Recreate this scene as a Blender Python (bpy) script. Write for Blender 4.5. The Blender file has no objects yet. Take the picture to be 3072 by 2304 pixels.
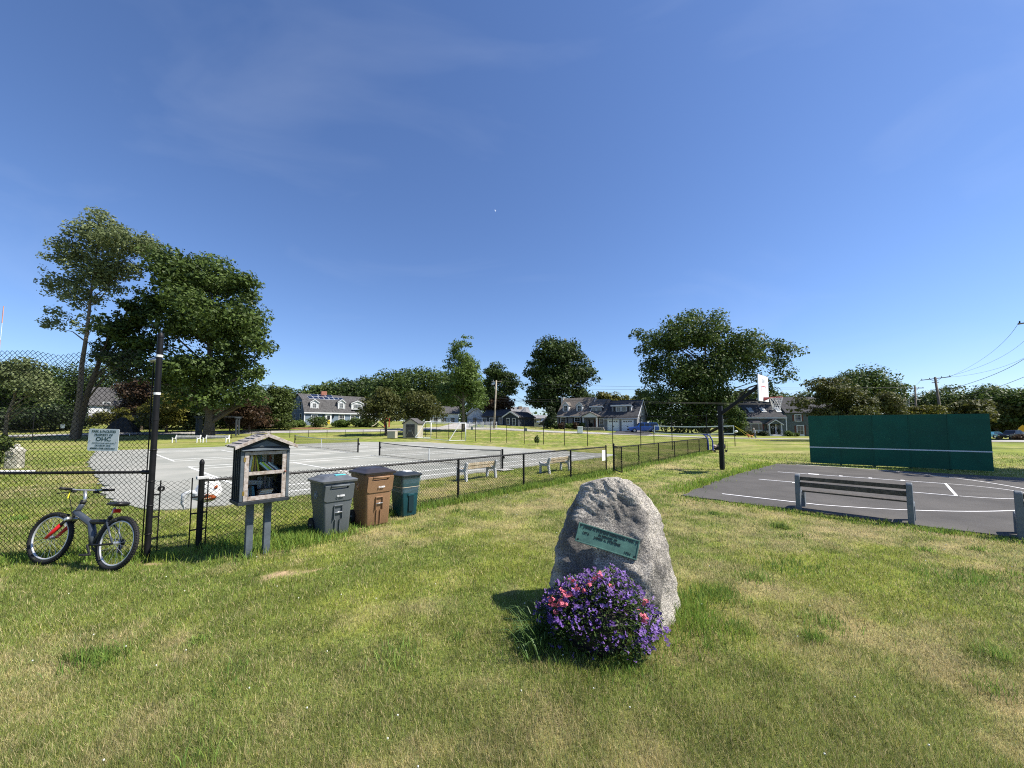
import bpy, math, random
import numpy as np
from mathutils import Vector, Matrix, Euler

R = math.radians
scene = bpy.context.scene
COL = scene.collection

# ------------------------------------------------------------------ camera
CAMZ, F, PITCH, HOR = 1.9, 1154.0, R(3.9), 1278.0     # eye height, focal length and horizon row for a 3072 px wide frame
cam_d = bpy.data.cameras.new('camera')
cam = bpy.data.objects.new('camera', cam_d)
COL.objects.link(cam)
cam.location = (0, 0, CAMZ)
cam.rotation_euler = (R(90) + PITCH, 0, 0)
cam_d.sensor_width = 36
cam_d.lens = F / 3072 * 36
CY = HOR - F * math.tan(PITCH)
cam_d.shift_y = (CY - 1152) / 3072
cam_d.clip_start = 0.05
cam_d.clip_end = 9000
scene.camera = cam

# ------------------------------------------------------------------ sky and sun
SUN_EL = R(51)
SUN_DIR = Vector((math.cos(SUN_EL) * 0.9945, -math.cos(SUN_EL) * 0.105, math.sin(SUN_EL)))
world = bpy.data.worlds.new('World')
scene.world = world
world.use_nodes = True
nt = world.node_tree
nt.nodes.clear()
sky = nt.nodes.new('ShaderNodeTexSky')
sky.sky_type = 'NISHITA'
sky.sun_disc = False
sky.sun_elevation = SUN_EL
sky.sun_rotation = math.atan2(SUN_DIR.x, SUN_DIR.y)
sky.altitude = 10
sky.air_density = 1.0
sky.dust_density = 0.25
sky.ozone_density = 3.2
bg = nt.nodes.new('ShaderNodeBackground')
bg.inputs['Strength'].default_value = 0.091
out = nt.nodes.new('ShaderNodeOutputWorld')
tc = nt.nodes.new('ShaderNodeTexCoord')
mp = nt.nodes.new('ShaderNodeMapping')
mp.inputs['Rotation'].default_value = (0.35, 0.15, 0.5)
mp.inputs['Scale'].default_value = (1.1, 3.6, 5.0)
nz = nt.nodes.new('ShaderNodeTexNoise')
nz.inputs['Scale'].default_value = 1.35
nz.inputs['Detail'].default_value = 5
nz.inputs['Roughness'].default_value = 0.5
nz.inputs['Distortion'].default_value = 0.5
cr = nt.nodes.new('ShaderNodeValToRGB')
cr.color_ramp.elements[0].position = 0.52
cr.color_ramp.elements[0].color = (0, 0, 0, 1)
cr.color_ramp.elements[1].position = 0.85
cr.color_ramp.elements[1].color = (0.10, 0.10, 0.10, 1)
mx = nt.nodes.new('ShaderNodeMix')
mx.data_type = 'RGBA'
mx.inputs['B'].default_value = (5.6, 6.2, 7.4, 1)
hsv = nt.nodes.new('ShaderNodeMix')          # colder white balance of the camera
hsv.data_type = 'RGBA'
hsv.blend_type = 'MULTIPLY'
hsv.inputs['Factor'].default_value = 1.0
hsv.inputs['B'].default_value = (0.77, 0.87, 1.09, 1)
nt.links.new(tc.outputs['Generated'], mp.inputs['Vector'])
nt.links.new(mp.outputs['Vector'], nz.inputs['Vector'])
nt.links.new(nz.outputs['Fac'], cr.inputs['Fac'])
nt.links.new(cr.outputs['Color'], mx.inputs['Factor'])
nt.links.new(sky.outputs['Color'], hsv.inputs['A'])
nt.links.new(hsv.outputs['Result'], mx.inputs['A'])
nt.links.new(mx.outputs['Result'], bg.inputs['Color'])
nt.links.new(bg.outputs['Background'], out.inputs['Surface'])

sun_d = bpy.data.lights.new('sun', 'SUN')
sun_d.energy = 5.0
sun_d.angle = R(0.53)
sun_d.color = (1.0, 0.94, 0.84)
sun = bpy.data.objects.new('sun', sun_d)
COL.objects.link(sun)
sun.rotation_euler = (-SUN_DIR).to_track_quat('-Z', 'Y').to_euler()
sun.location = (30, 0, 40)

scene.view_settings.view_transform = 'Standard'
scene.view_settings.look = 'None'
scene.view_settings.exposure = 0.78
scene.view_settings.gamma = 1.0
scene.view_settings.use_curve_mapping = False
scene.render.engine = 'CYCLES'
scene.cycles.filter_width = 1.1
scene.cycles.use_denoising = False
scene.cycles.sample_clamp_indirect = 4.0
scene.cycles.max_bounces = 6
scene.cycles.transparent_max_bounces = 12

# ------------------------------------------------------------------ helpers: places
def interp(t, tab):
    return float(np.interp(t, [a for a, b in tab], [b for a, b in tab]))
RISE = [(-1.4, 1.6), (-0.6, 2.1), (-0.3, 2.1), (-0.1, 1.6), (0.1, 1.1), (0.3, 0.8), (0.55, 0.0), (0.8, -0.2), (1.25, -0.9), (2, -0.9)]
def hz(x, y):
    """height of the ground: level park, gently rising towards the houses on the left"""
    if y < 44: return 0.0
    k = min((y - 44) / 31.0, 1.25)
    return interp(x / y, RISE) * k ** 1.6
def ray(px, py):
    a = (px - 1536) / F; b = (CY - py) / F
    return Vector((a, math.cos(PITCH) - b * math.sin(PITCH), math.sin(PITCH) + b * math.cos(PITCH)))
def P(px, py, d):
    r = ray(px, py); k = d / r.y
    return Vector((r.x * k, d, CAMZ + r.z * k))
def XD(px, d):
    """a point on the ground d metres ahead"""
    x = (px - 1536) / F * d * (math.cos(PITCH))
    return Vector((x, d, hz(x, d)))
def G(px, py, z=0.0):
    r = ray(px, py); k = (z - CAMZ) / r.z
    return Vector((r.x * k, r.y * k, z))

# ------------------------------------------------------------------ helpers: materials
MATS = {}
def mat(name, col, rough=0.7, var=0.0, scale=8.0, bump=0.0, bscale=40.0, metal=0.0, col2=None, spec=0.3, coords='Object', detail=4, bdist=0.01):
    if name in MATS: return MATS[name]
    m = bpy.data.materials.new(name); m.use_nodes = True
    n = m.node_tree.nodes; l = m.node_tree.links
    b = n['Principled BSDF']
    b.inputs['Base Color'].default_value = (*col, 1)
    b.inputs['Roughness'].default_value = rough
    b.inputs['Metallic'].default_value = metal
    b.inputs['Specular IOR Level'].default_value = spec
    tcn = n.new('ShaderNodeTexCoord')
    if var > 0 or col2:
        t = n.new('ShaderNodeTexNoise'); t.inputs['Scale'].default_value = scale
        t.inputs['Detail'].default_value = detail; t.inputs['Roughness'].default_value = 0.6
        l.new(tcn.outputs[coords], t.inputs['Vector'])
        r = n.new('ShaderNodeValToRGB')
        c2 = col2 if col2 else tuple(c * (1 - var) for c in col)
        c1 = col if col2 else tuple(min(1, c * (1 + var)) for c in col)
        r.color_ramp.elements[0].position = 0.36; r.color_ramp.elements[0].color = (*c2, 1)
        r.color_ramp.elements[1].position = 0.64; r.color_ramp.elements[1].color = (*c1, 1)
        l.new(t.outputs['Fac'], r.inputs['Fac']); l.new(r.outputs['Color'], b.inputs['Base Color'])
    if bump > 0:
        t2 = n.new('ShaderNodeTexNoise'); t2.inputs['Scale'].default_value = bscale; t2.inputs['Detail'].default_value = 4
        l.new(tcn.outputs[coords], t2.inputs['Vector'])
        bp = n.new('ShaderNodeBump'); bp.inputs['Strength'].default_value = bump; bp.inputs['Distance'].default_value = bdist
        l.new(t2.outputs['Fac'], bp.inputs['Height']); l.new(bp.outputs['Normal'], b.inputs['Normal'])
    MATS[name] = m
    return m
def siding_mat(name, col, pitch=0.115, var=0.12):
    """lapped boards on far houses, too fine to build singly"""
    m = mat(name, col, 0.75, var, 0.8)
    n = m.node_tree.nodes; l = m.node_tree.links
    tcn = n.new('ShaderNodeTexCoord'); sp = n.new('ShaderNodeSeparateXYZ'); l.new(tcn.outputs['Object'], sp.inputs[0])
    d = n.new('ShaderNodeMath'); d.operation = 'DIVIDE'; d.inputs[1].default_value = pitch
    fr = n.new('ShaderNodeMath'); fr.operation = 'FRACT'
    l.new(sp.outputs['Z'], d.inputs[0]); l.new(d.outputs[0], fr.inputs[0])
    bp = n.new('ShaderNodeBump'); bp.inputs['Strength'].default_value = 0.9; bp.inputs['Distance'].default_value = 0.03; bp.invert = True
    l.new(fr.outputs[0], bp.inputs['Height']); l.new(bp.outputs['Normal'], n['Principled BSDF'].inputs['Normal'])
    return m
def leaf_mat(name, c_dark, c_light, trans=0.35):
    if name in MATS: return MATS[name]
    m = bpy.data.materials.new(name); m.use_nodes = True
    n = m.node_tree.nodes; l = m.node_tree.links
    b = n['Principled BSDF']; b.inputs['Roughness'].default_value = 0.55; b.inputs['Specular IOR Level'].default_value = 0.25
    at = n.new('ShaderNodeAttribute'); at.attribute_name = 'tint'
    r = n.new('ShaderNodeValToRGB')
    r.color_ramp.elements[0].color = (*c_dark, 1); r.color_ramp.elements[1].color = (*c_light, 1)
    l.new(at.outputs['Fac'], r.inputs['Fac']); l.new(r.outputs['Color'], b.inputs['Base Color'])
    tr = n.new('ShaderNodeBsdfTranslucent'); l.new(r.outputs['Color'], tr.inputs['Color'])
    mxs = n.new('ShaderNodeMixShader'); mxs.inputs[0].default_value = trans
    l.new(b.outputs[0], mxs.inputs[1]); l.new(tr.outputs[0], mxs.inputs[2])
    l.new(mxs.outputs[0], n['Material Output'].inputs['Surface'])
    MATS[name] = m
    return m

# ------------------------------------------------------------------ helpers: meshes
class MB:
    def __init__(s): s.v = []; s.f = []; s.m = []; s.mi = 0
    def add(s, vs, fs):
        o = len(s.v); s.v.extend([tuple(v) for v in vs])
        for f in fs: s.f.append(tuple(i + o for i in f)); s.m.append(s.mi)
        return s
    def box(s, c, sz, rot=None, taper=None):
        hx, hy, hh = sz[0] / 2, sz[1] / 2, sz[2] / 2
        vs = []
        for z in (-hh, hh):
            k = 1 if (taper is None or z < 0) else taper
            for x, y in ((-hx, -hy), (hx, -hy), (hx, hy), (-hx, hy)):
                v = Vector((x * k, y * k, z))
                if rot is not None: v = rot @ v
                vs.append(v + Vector(c))
        return s.add(vs, [(3, 2, 1, 0), (4, 5, 6, 7), (0, 1, 5, 4), (1, 2, 6, 5), (2, 3, 7, 6), (3, 0, 4, 7)])
    def b2(s, x0, x1, y0, y1, z0, z1):
        return s.box(((x0 + x1) / 2, (y0 + y1) / 2, (z0 + z1) / 2), (abs(x1 - x0), abs(y1 - y0), abs(z1 - z0)))
    def bar(s, p0, p1, w, h, up=(0, 0, 1)):
        p0, p1 = Vector(p0), Vector(p1); d = p1 - p0; L = d.length; d = d / L
        u = Vector(up)
        if abs(d.dot(u)) > 0.95: u = Vector((0, 1, 0))
        sd = d.cross(u).normalized(); u2 = sd.cross(d).normalized()
        rot = Matrix((d, sd, u2)).transposed()
        return s.box((p0 + p1) / 2, (L, w, h), rot)
    def tube(s, pts, rad, n=8, caps=True):
        pts = [Vector(p) for p in pts]
        if not hasattr(rad, '__len__'): rad = [rad] * len(pts)
        vs, fs = [], []
        prev = None
        for i, p in enumerate(pts):
            a = pts[max(0, i - 1)]; b = pts[min(len(pts) - 1, i + 1)]
            d = (b - a).normalized()
            if prev is None:
                u = Vector((0, 0, 1)) if abs(d.z) < 0.9 else Vector((1, 0, 0))
                e1 = d.cross(u).normalized()
            else:
                e1 = (prev - d * prev.dot(d)).normalized()
            prev = e1; e2 = d.cross(e1)
            for k in range(n):
                t = 2 * math.pi * k / n
                vs.append(p + (e1 * math.cos(t) + e2 * math.sin(t)) * rad[i])
        for i in range(len(pts) - 1):
            for k in range(n):
                k2 = (k + 1) % n
                fs.append((i * n + k, i * n + k2, (i + 1) * n + k2, (i + 1) * n + k))
        if caps:
            fs.append(tuple(range(n - 1, -1, -1))); fs.append(tuple((len(pts) - 1) * n + k for k in range(n)))
        return s.add(vs, fs)
    def ring(s, c, R_, r, axis='y', n=32, m=8, squash=1.0):
        vs, fs = [], []
        for i in range(n):
            t = 2 * math.pi * i / n
            for j in range(m):
                q = 2 * math.pi * j / m
                rr = R_ + r * math.cos(q); o = r * math.sin(q) * squash
                if axis == 'y': v = (rr * math.cos(t), o, rr * math.sin(t))
                elif axis == 'z': v = (rr * math.cos(t), rr * math.sin(t), o)
                else: v = (o, rr * math.cos(t), rr * math.sin(t))
                vs.append((v[0] + c[0], v[1] + c[1], v[2] + c[2]))
        for i in range(n):
            for j in range(m):
                fs.append((i * m + j, ((i + 1) % n) * m + j, ((i + 1) % n) * m + (j + 1) % m, i * m + (j + 1) % m))
        return s.add(vs, fs)
    def prism(s, poly, a0, a1, axis='x'):
        """polygon in the two other axes, pushed from a0 to a1 along axis"""
        n = len(poly); vs = []
        for a in (a0, a1):
            for p, q in poly:
                vs.append((a, p, q) if axis == 'x' else ((p, a, q) if axis == 'y' else (p, q, a)))
        fs = [tuple(range(n - 1, -1, -1)), tuple(range(n, 2 * n))]
        for i in range(n): fs.append((i, (i + 1) % n, n + (i + 1) % n, n + i))
        return s.add(vs, fs)
    def ball(s, c, r, n=10, m=6):
        if not hasattr(r, '__len__'): r = (r, r, r)
        vs = [(c[0], c[1], c[2] - r[2])]; fs = []
        for j in range(1, m):
            q = -math.pi / 2 + math.pi * j / m
            for i in range(n):
                t = 2 * math.pi * i / n
                vs.append((c[0] + r[0] * math.cos(q) * math.cos(t), c[1] + r[1] * math.cos(q) * math.sin(t), c[2] + r[2] * math.sin(q)))
        vs.append((c[0], c[1], c[2] + r[2])); top = len(vs) - 1
        for i in range(n):
            fs.append((0, 1 + (i + 1) % n, 1 + i)); fs.append((top, top - n + i, top - n + (i + 1) % n))
        for j in range(m - 2):
            for i in range(n):
                a = 1 + j * n
                fs.append((a + i, a + (i + 1) % n, a + n + (i + 1) % n, a + n + i))
        return s.add(vs, fs)
    def loft(s, loops, caps=True):
        n = len(loops[0]); vs = [v for lp in loops for v in lp]; fs = []
        for i in range(len(loops) - 1):
            for k in range(n): fs.append((i * n + k, i * n + (k + 1) % n, (i + 1) * n + (k + 1) % n, (i + 1) * n + k))
        if caps: fs.append(tuple(range(n - 1, -1, -1))); fs.append(tuple((len(loops) - 1) * n + k for k in range(n)))
        return s.add(vs, fs)
    def mesh(s, name, mats, smooth=False):
        me = bpy.data.meshes.new(name); me.from_pydata(s.v, [], s.f)
        for m in (mats if isinstance(mats, (list, tuple)) else [mats]): me.materials.append(m)
        if any(s.m): me.polygons.foreach_set('material_index', s.m)
        if smooth:
            try: me.shade_smooth()
            except Exception: me.polygons.foreach_set('use_smooth', [True] * len(me.polygons))
        me.update(); return me
    def build(s, name, mats, parent=None, smooth=False, bevel=0.0, loc=None, rot=None, auto=None):
        return link(name, s.mesh(name, mats, smooth or auto), parent, bevel, loc, rot, auto)
def link(name, me, parent=None, bevel=0.0, loc=None, rot=None, auto=None):
    o = bpy.data.objects.new(name, me); COL.objects.link(o)
    if parent is not None: o.parent = parent
    if loc is not None: o.location = loc
    if rot is not None: o.rotation_euler = rot
    if bevel > 0:
        b = o.modifiers.new('bevel', 'BEVEL'); b.width = bevel; b.segments = 2; b.limit_method = 'ANGLE'; b.angle_limit = R(35)
    if auto:
        me.polygons.foreach_set('use_smooth', [True] * len(me.polygons))
        me.set_sharp_from_angle(angle=R(auto))
    return o
def raw(name, verts, faces_flat, nper, mats, parent=None, tint=None, col=None, dom='FACE'):
    """a big mesh from numpy arrays; nper = corners per face"""
    me = bpy.data.meshes.new(name)
    nv = len(verts); nf = len(faces_flat) // nper
    me.vertices.add(nv); me.vertices.foreach_set('co', np.asarray(verts, np.float32).ravel())
    me.loops.add(nf * nper); me.loops.foreach_set('vertex_index', np.asarray(faces_flat, np.int32))
    me.polygons.add(nf); me.polygons.foreach_set('loop_start', np.arange(0, nf * nper, nper, dtype=np.int32))
    try: me.polygons.foreach_set('loop_total', np.full(nf, nper, np.int32))
    except Exception: pass
    me.update(calc_edges=True)
    for m in (mats if isinstance(mats, (list, tuple)) else [mats]): me.materials.append(m)
    if tint is not None:
        a = me.attributes.new('tint', 'FLOAT', 'FACE'); a.data.foreach_set('value', np.asarray(tint, np.float32))
    if col is not None:
        a = me.attributes.new('shade', 'FLOAT_COLOR', dom); a.data.foreach_set('color', np.asarray(col, np.float32).ravel())
    return link(name, me, parent)
def tag(o, label=None, cat=None, group=None, kind=None):
    if label: o['label'] = label
    if cat: o['category'] = cat
    if group: o['group'] = group
    if kind: o['kind'] = kind
    return o
def thing(name, label, cat, loc=(0, 0, 0), rz=0.0, group=None):
    o = bpy.data.objects.new(name, None); COL.objects.link(o)
    o.empty_display_size = 0.2
    o.location = loc; o.rotation_euler = (0, 0, rz)
    return tag(o, label, cat, group)
def text_mesh(body, size, ext=0.002, align='CENTER', space=1.0, bold=0.0):
    c = bpy.data.curves.new('lettering', 'FONT'); c.body = body; c.size = size; c.extrude = ext
    c.align_x = align; c.align_y = 'CENTER'; c.space_character = space; c.offset = bold; c.resolution_u = 2
    o = bpy.data.objects.new('lettering', c); COL.objects.link(o)
    dg = bpy.context.evaluated_depsgraph_get()
    me = bpy.data.meshes.new_from_object(o.evaluated_get(dg))
    bpy.data.objects.remove(o); bpy.data.curves.remove(c)
    return me
def lettering(body, size, m, parent, loc, rot=(R(90), 0, 0), ext=0.002, sx=1.0, space=1.0, bold=0.0, name='lettering'):
    me = text_mesh(body, size, ext, 'CENTER', space, bold); me.materials.clear(); me.materials.append(m)
    o = link(name, me, parent, 0, loc, rot); o.scale = (sx, 1, 1)
    return o

# numpy lattice noise
def vnoise(x, y, seed=0):
    def h(ix, iy):
        k = (ix * 374761393 + iy * 668265263 + seed * 1442695041) & 0xffffffff
        k = ((k ^ (k >> 13)) * 1274126177) & 0xffffffff
        return ((k ^ (k >> 16)) & 0xffff) / 65535.0
    ix = np.floor(x).astype(np.int64); iy = np.floor(y).astype(np.int64)
    fx = x - ix; fy = y - iy
    fx = fx * fx * (3 - 2 * fx); fy = fy * fy * (3 - 2 * fy)
    return (h(ix, iy) * (1 - fx) + h(ix + 1, iy) * fx) * (1 - fy) + (h(ix, iy + 1) * (1 - fx) + h(ix + 1, iy + 1) * fx) * fy
def fbm(x, y, seed=0, o=4):
    s = 0; a = 0.5; t = 0
    for k in range(o):
        s = s + a * vnoise(x * 2 ** k, y * 2 ** k, seed + k * 7); t += a; a *= 0.55
    return s / t

# ------------------------------------------------------------------ shared materials
M_black = mat('black_metal', (0.008, 0.008, 0.009), 0.5, 0.3, 6, spec=0.22)
M_wire = mat('black_wire', (0.007, 0.008, 0.008), 0.6, spec=0.15)
M_white = mat('white_paint', (0.78, 0.78, 0.76), 0.5, 0.06, 4)
M_trim = mat('white_trim', (0.56, 0.57, 0.58), 0.55, 0.06, 2)
M_glass = mat('window_glass', (0.015, 0.018, 0.022), 0.06, spec=0.7)
M_steel = mat('galvanised_steel', (0.45, 0.46, 0.47), 0.4, 0.15, 20, metal=0.7)
M_rubber = mat('rubber', (0.015, 0.015, 0.016), 0.75, 0.2, 30)
M_bark = mat('bark', (0.085, 0.068, 0.05), 0.9, 0.4, 6, 0.8, 14, bdist=0.04)
M_bark2 = mat('pale_bark', (0.16, 0.13, 0.1), 0.9, 0.35, 5, 0.7, 12, bdist=0.03)
# ------------------------------------------------------------------ ground
U = Vector((0.667, 0.745, 0)); V = Vector((-0.745, 0.667, 0))       # the park's own two directions
NET = Vector((-0.42, 16.9, 0))                                      # near end of the near net
def uv(u, v, z=0.0):
    p = NET + U * u + V * v; return Vector((p.x, p.y, z))
COURT = [(-8.3, 8.9), (-7.4, 9.0), (-6.6, 9.9), (6.7, 25.0), (6.9, 25.9), (-13.6, 49.4), (-15.5, 49.2), (-31.2, 30.2), (-31.4, 29.2), (-22.5, 20.6), (-10.2, 9.9)]
BX, BY = Vector((0.71, -0.704, 0)), Vector((0.704, 0.71, 0))        # basketball court: out from the baseline, and across it
ASPH0 = Vector((4.63, 10.7, 0))
def asph(a, b, z=0.0):
    p = ASPH0 + BX * a + BY * b; return Vector((p.x, p.y, z))
ASPH = [tuple(asph(a, b)[:2]) for a, b in ((0, 0), (5.9, -0.1), (16, -0.5), (16, 12.4), (0.0, 12.3), (-0.25, 6))]
def in_poly(x, y, poly):
    x = np.asarray(x); y = np.asarray(y); inside = np.zeros(x.shape, bool); n = len(poly)
    for i in range(n):
        x0, y0 = poly[i]; x1, y1 = poly[(i + 1) % n]
        c = ((y0 > y) != (y1 > y)) & (x < (x1 - x0) * (y - y0) / (y1 - y0 + 1e-12) + x0)
        inside ^= c
    return inside
DIRT = [(G(850, 1724), 0.36, 0.20, 0.45), (G(915, 1704), 0.22, 0.12, 0.5), (G(45, 2132), 0.11, 0.06, 0.2), (G(270, 2120), 0.08, 0.03, 0.2),
         (G(2010, 1403), 1.2, 0.45, 0.0), (G(880, 1608), 0.3, 0.12, 0.5), (G(1045, 1585), 0.25, 0.15, 0.5), (G(450, 1690), 0.2, 0.07, 0.1), (G(2235, 1420), 0.4, 0.2, 0.6)]
def dirt_amount(x, y):
    r = np.zeros(np.shape(x))
    wx = x + (fbm(x * 3, y * 3, 91) - 0.5) * 0.35; wy = y + (fbm(x * 3, y * 3, 92) - 0.5) * 0.25
    for c, a, b, th in DIRT:
        dx = wx - c.x; dy = wy - c.y
        p = dx * math.cos(th) + dy * math.sin(th); q = -dx * math.sin(th) + dy * math.cos(th)
        r = np.maximum(r, 1.15 - (p / a) ** 2 - (q / b) ** 2)
    return np.clip(r * 1.1 - .25 + (fbm(x * 14, y * 14, 95) - .5) * 1.1, 0, 1)
def lawn_colour(x, y):
    """own colour of the turf: lush, yellow-green and straw patches"""
    n1 = fbm(x * 0.42 + 3, y * 0.42, 1, 4); n2 = fbm(x * 1.3, y * 1.3, 5, 4); n3 = fbm(x * 3.3, y * 3.3, 23, 3)
    dry = np.clip((n1 * 0.5 + n2 * 0.35 + n3 * 0.3 - 0.535) * 4.2, 0, 1)
    near = np.clip((4.8 - y) / 2.6, 0, 1)
    dry = np.clip(dry + near * 0.18 + np.clip((x - 1.6) / 3, 0, 1) * np.clip((6.5 - y) / 3, 0, 1) * 0.07, 0, 1)
    lush = np.clip((fbm(x * 0.7 + 11, y * 0.7, 9) - 0.5) * 5, 0, 1)
    c = np.zeros(np.shape(x) + (3,))
    A = np.array((0.212, 0.268, 0.060)); B = np.array((0.288, 0.335, 0.068)); D = np.array((0.49, 0.41, 0.222))
    c[:] = A
    c = c * (1 - lush[..., None]) + B * lush[..., None]
    c = c * (1 - dry[..., None] * 0.8) + D * dry[..., None] * 0.8
    c = c * (0.62 + 0.76 * fbm(x * 4.5 + 7, y * 4.5, 63, 4))[..., None]        # mottling of denser and thinner turf
    return c, dry

def grid(ax): return np.array(ax)
xs = np.concatenate([[-2500, -1200, -600, -350, -220, -160], np.arange(-120, -20, 2.0), np.arange(-20, -7, 0.5), np.arange(-7, 7, 0.1), np.arange(7, 16, 0.3), np.arange(16, 122, 2.0), [160, 220, 350, 600, 1200, 2500]])
ys = np.concatenate([[-60, -20, -6, -1], np.arange(1, 8, 0.09), np.arange(8, 16, 0.25), np.arange(16, 110, 1.5), [115, 130, 150, 180, 240, 340, 500, 900, 1600, 3500]])
gx, gy = np.meshgrid(xs, ys)
hzv = np.array([[hz(a, b) for a in xs] for b in ys])
micro = (fbm(gx * 0.9, gy * 0.9, 40) - 0.5) * 0.05 * np.clip((14 - gy) / 6, 0, 1) * (gy > 0.5)
gz = hzv + micro - 0.02
vv = np.stack([gx, gy, gz], -1).reshape(-1, 3)
ny_, nx_ = gx.shape
ii, jj = np.meshgrid(np.arange(nx_ - 1), np.arange(ny_ - 1))
q = (jj * nx_ + ii).ravel()
fl = np.stack([q, q + 1, q + nx_ + 1, q + nx_], 1).ravel()
fc = vv
gcol, _ = lawn_colour(fc[:, 0], fc[:, 1])
da = dirt_amount(fc[:, 0], fc[:, 1])[:, None]
under = gcol * 0.55 * np.clip((16 - fc[:, 1:2]) / 5, 0, 1) + gcol * .72 * (1 - np.clip((16 - fc[:, 1:2]) / 5, 0, 1))  # darker near, shade between the blades put into the ground colour
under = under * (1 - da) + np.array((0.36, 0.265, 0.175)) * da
M_ground = bpy.data.materials.new('lawn_soil'); M_ground.use_nodes = True
_n = M_ground.node_tree.nodes; _l = M_ground.node_tree.links; _b = _n['Principled BSDF']; _b.inputs['Roughness'].default_value = 0.95; _b.inputs['Specular IOR Level'].default_value = 0.1
_a = _n.new('ShaderNodeAttribute'); _a.attribute_name = 'shade'
_t = _n.new('ShaderNodeTexCoord')
_mpp = _n.new('ShaderNodeMapping'); _mpp.inputs['Scale'].default_value = (1.0, 1.0, 1.0); _l.new(_t.outputs['Object'], _mpp.inputs['Vector'])
_z1 = _n.new('ShaderNodeTexNoise'); _z1.inputs['Scale'].default_value = 1.7; _z1.inputs['Detail'].default_value = 9; _z1.inputs['Roughness'].default_value = 0.72; _l.new(_mpp.outputs['Vector'], _z1.inputs['Vector'])
_r1 = _n.new('ShaderNodeValToRGB'); _r1.color_ramp.elements[0].position = 0.3; _r1.color_ramp.elements[0].color = (0.55, 0.62, 0.5, 1); _r1.color_ramp.elements[1].position = 0.7; _r1.color_ramp.elements[1].color = (1.45, 1.35, 1.25, 1)
_l.new(_z1.outputs['Fac'], _r1.inputs['Fac'])
_m1 = _n.new('ShaderNodeMix'); _m1.data_type = 'RGBA'; _m1.blend_type = 'MULTIPLY'; _m1.inputs['Factor'].default_value = 1.0
_l.new(_a.outputs['Color'], _m1.inputs['A']); _l.new(_r1.outputs['Color'], _m1.inputs['B']); _l.new(_m1.outputs['Result'], _b.inputs['Base Color'])
_z2 = _n.new('ShaderNodeTexNoise'); _z2.inputs['Scale'].default_value = 11; _z2.inputs['Detail'].default_value = 6; _l.new(_t.outputs['Object'], _z2.inputs['Vector'])
_bp = _n.new('ShaderNodeBump'); _bp.inputs['Strength'].default_value = 0.7; _bp.inputs['Distance'].default_value = 0.06; _l.new(_z2.outputs['Fac'], _bp.inputs['Height']); _l.new(_bp.outputs['Normal'], _b.inputs['Normal'])
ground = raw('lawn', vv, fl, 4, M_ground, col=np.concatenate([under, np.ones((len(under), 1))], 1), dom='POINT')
ground.data.polygons.foreach_set('use_smooth', [True] * len(ground.data.polygons))
tag(ground, kind='structure')

# tennis court, basketball court, road
M_clay = mat('court_surface', (0.325, 0.322, 0.285), 0.92, scale=0.4, col2=(0.235, 0.242, 0.215), bump=0.3, bscale=60, spec=0.15, detail=8)
M_asph = mat('asphalt', (0.098, 0.092, 0.085), 0.9, scale=0.7, col2=(0.067, 0.063, 0.059), bump=0.5, bscale=220, spec=0.25, detail=9)
M_road = mat('road_surface', (0.36, 0.345, 0.32), 0.9, 0.12, 0.5, spec=0.15)
M_line = mat('line_paint', (0.85, 0.85, 0.82), 0.8, scale=1.5, col2=(0.66, 0.66, 0.62), spec=0.15, detail=8)
M_line2 = mat('court_line_paint', (0.86, 0.85, 0.84), 0.7, 0.08, 3)
def slab(name, poly, m, z, thick=0.06, wob=0.0):
    rnd = random.Random(5); pts = []
    n = len(poly)
    for i in range(n):
        a = Vector(poly[i]); b = Vector(poly[(i + 1) % n]); L = (b - a).length; k = max(1, int(L / 0.3)) if wob else 1
        nn = Vector((-(b - a).y, (b - a).x)) / max(L, 1e-6)
        for j in range(k):
            p = a.lerp(b, j / k) + nn * (rnd.gauss(0, wob) if j else 0); pts.append((p.x, p.y))
    s = MB().prism(pts, z - thick, z, 'z')
    return tag(s.build(name, m), kind='structure')
court = slab('tennis_court', COURT, M_clay, 0.012, wob=0.06)
bball = slab('basketball_court', ASPH, M_asph, 0.016, wob=0.035)
def stripe(parent, p0, p1, w, z, m, name='court_line'):
    p0 = Vector((p0[0], p0[1], z - 0.004)); p1 = Vector((p1[0], p1[1], z - 0.004))
    return MB().bar(p0, p1, w, 0.008).build(name, m, parent)
for v0, v1 in ((0.75, 11.6), (15.8, 27.2)):
    w = v1 - v0; s1 = v0 + w * 0.125; s2 = v1 - w * 0.125
    for v_ in (v0, v1, s1, s2): stripe(court, uv(-8.9, v_), uv(9.2, v_), 0.075, 0.016, M_line)
    for u_ in (-8.9, 9.2): stripe(court, uv(u_, v0), uv(u_, v1), 0.09, 0.017, M_line)
    for u_ in (-4.9, 5.1): stripe(court, uv(u_, s1), uv(u_, s2), 0.07, 0.0175, M_line)
    stripe(court, uv(-4.9, (v0 + v1) / 2), uv(5.1, (v0 + v1) / 2), 0.07, 0.0182, M_line)
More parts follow.
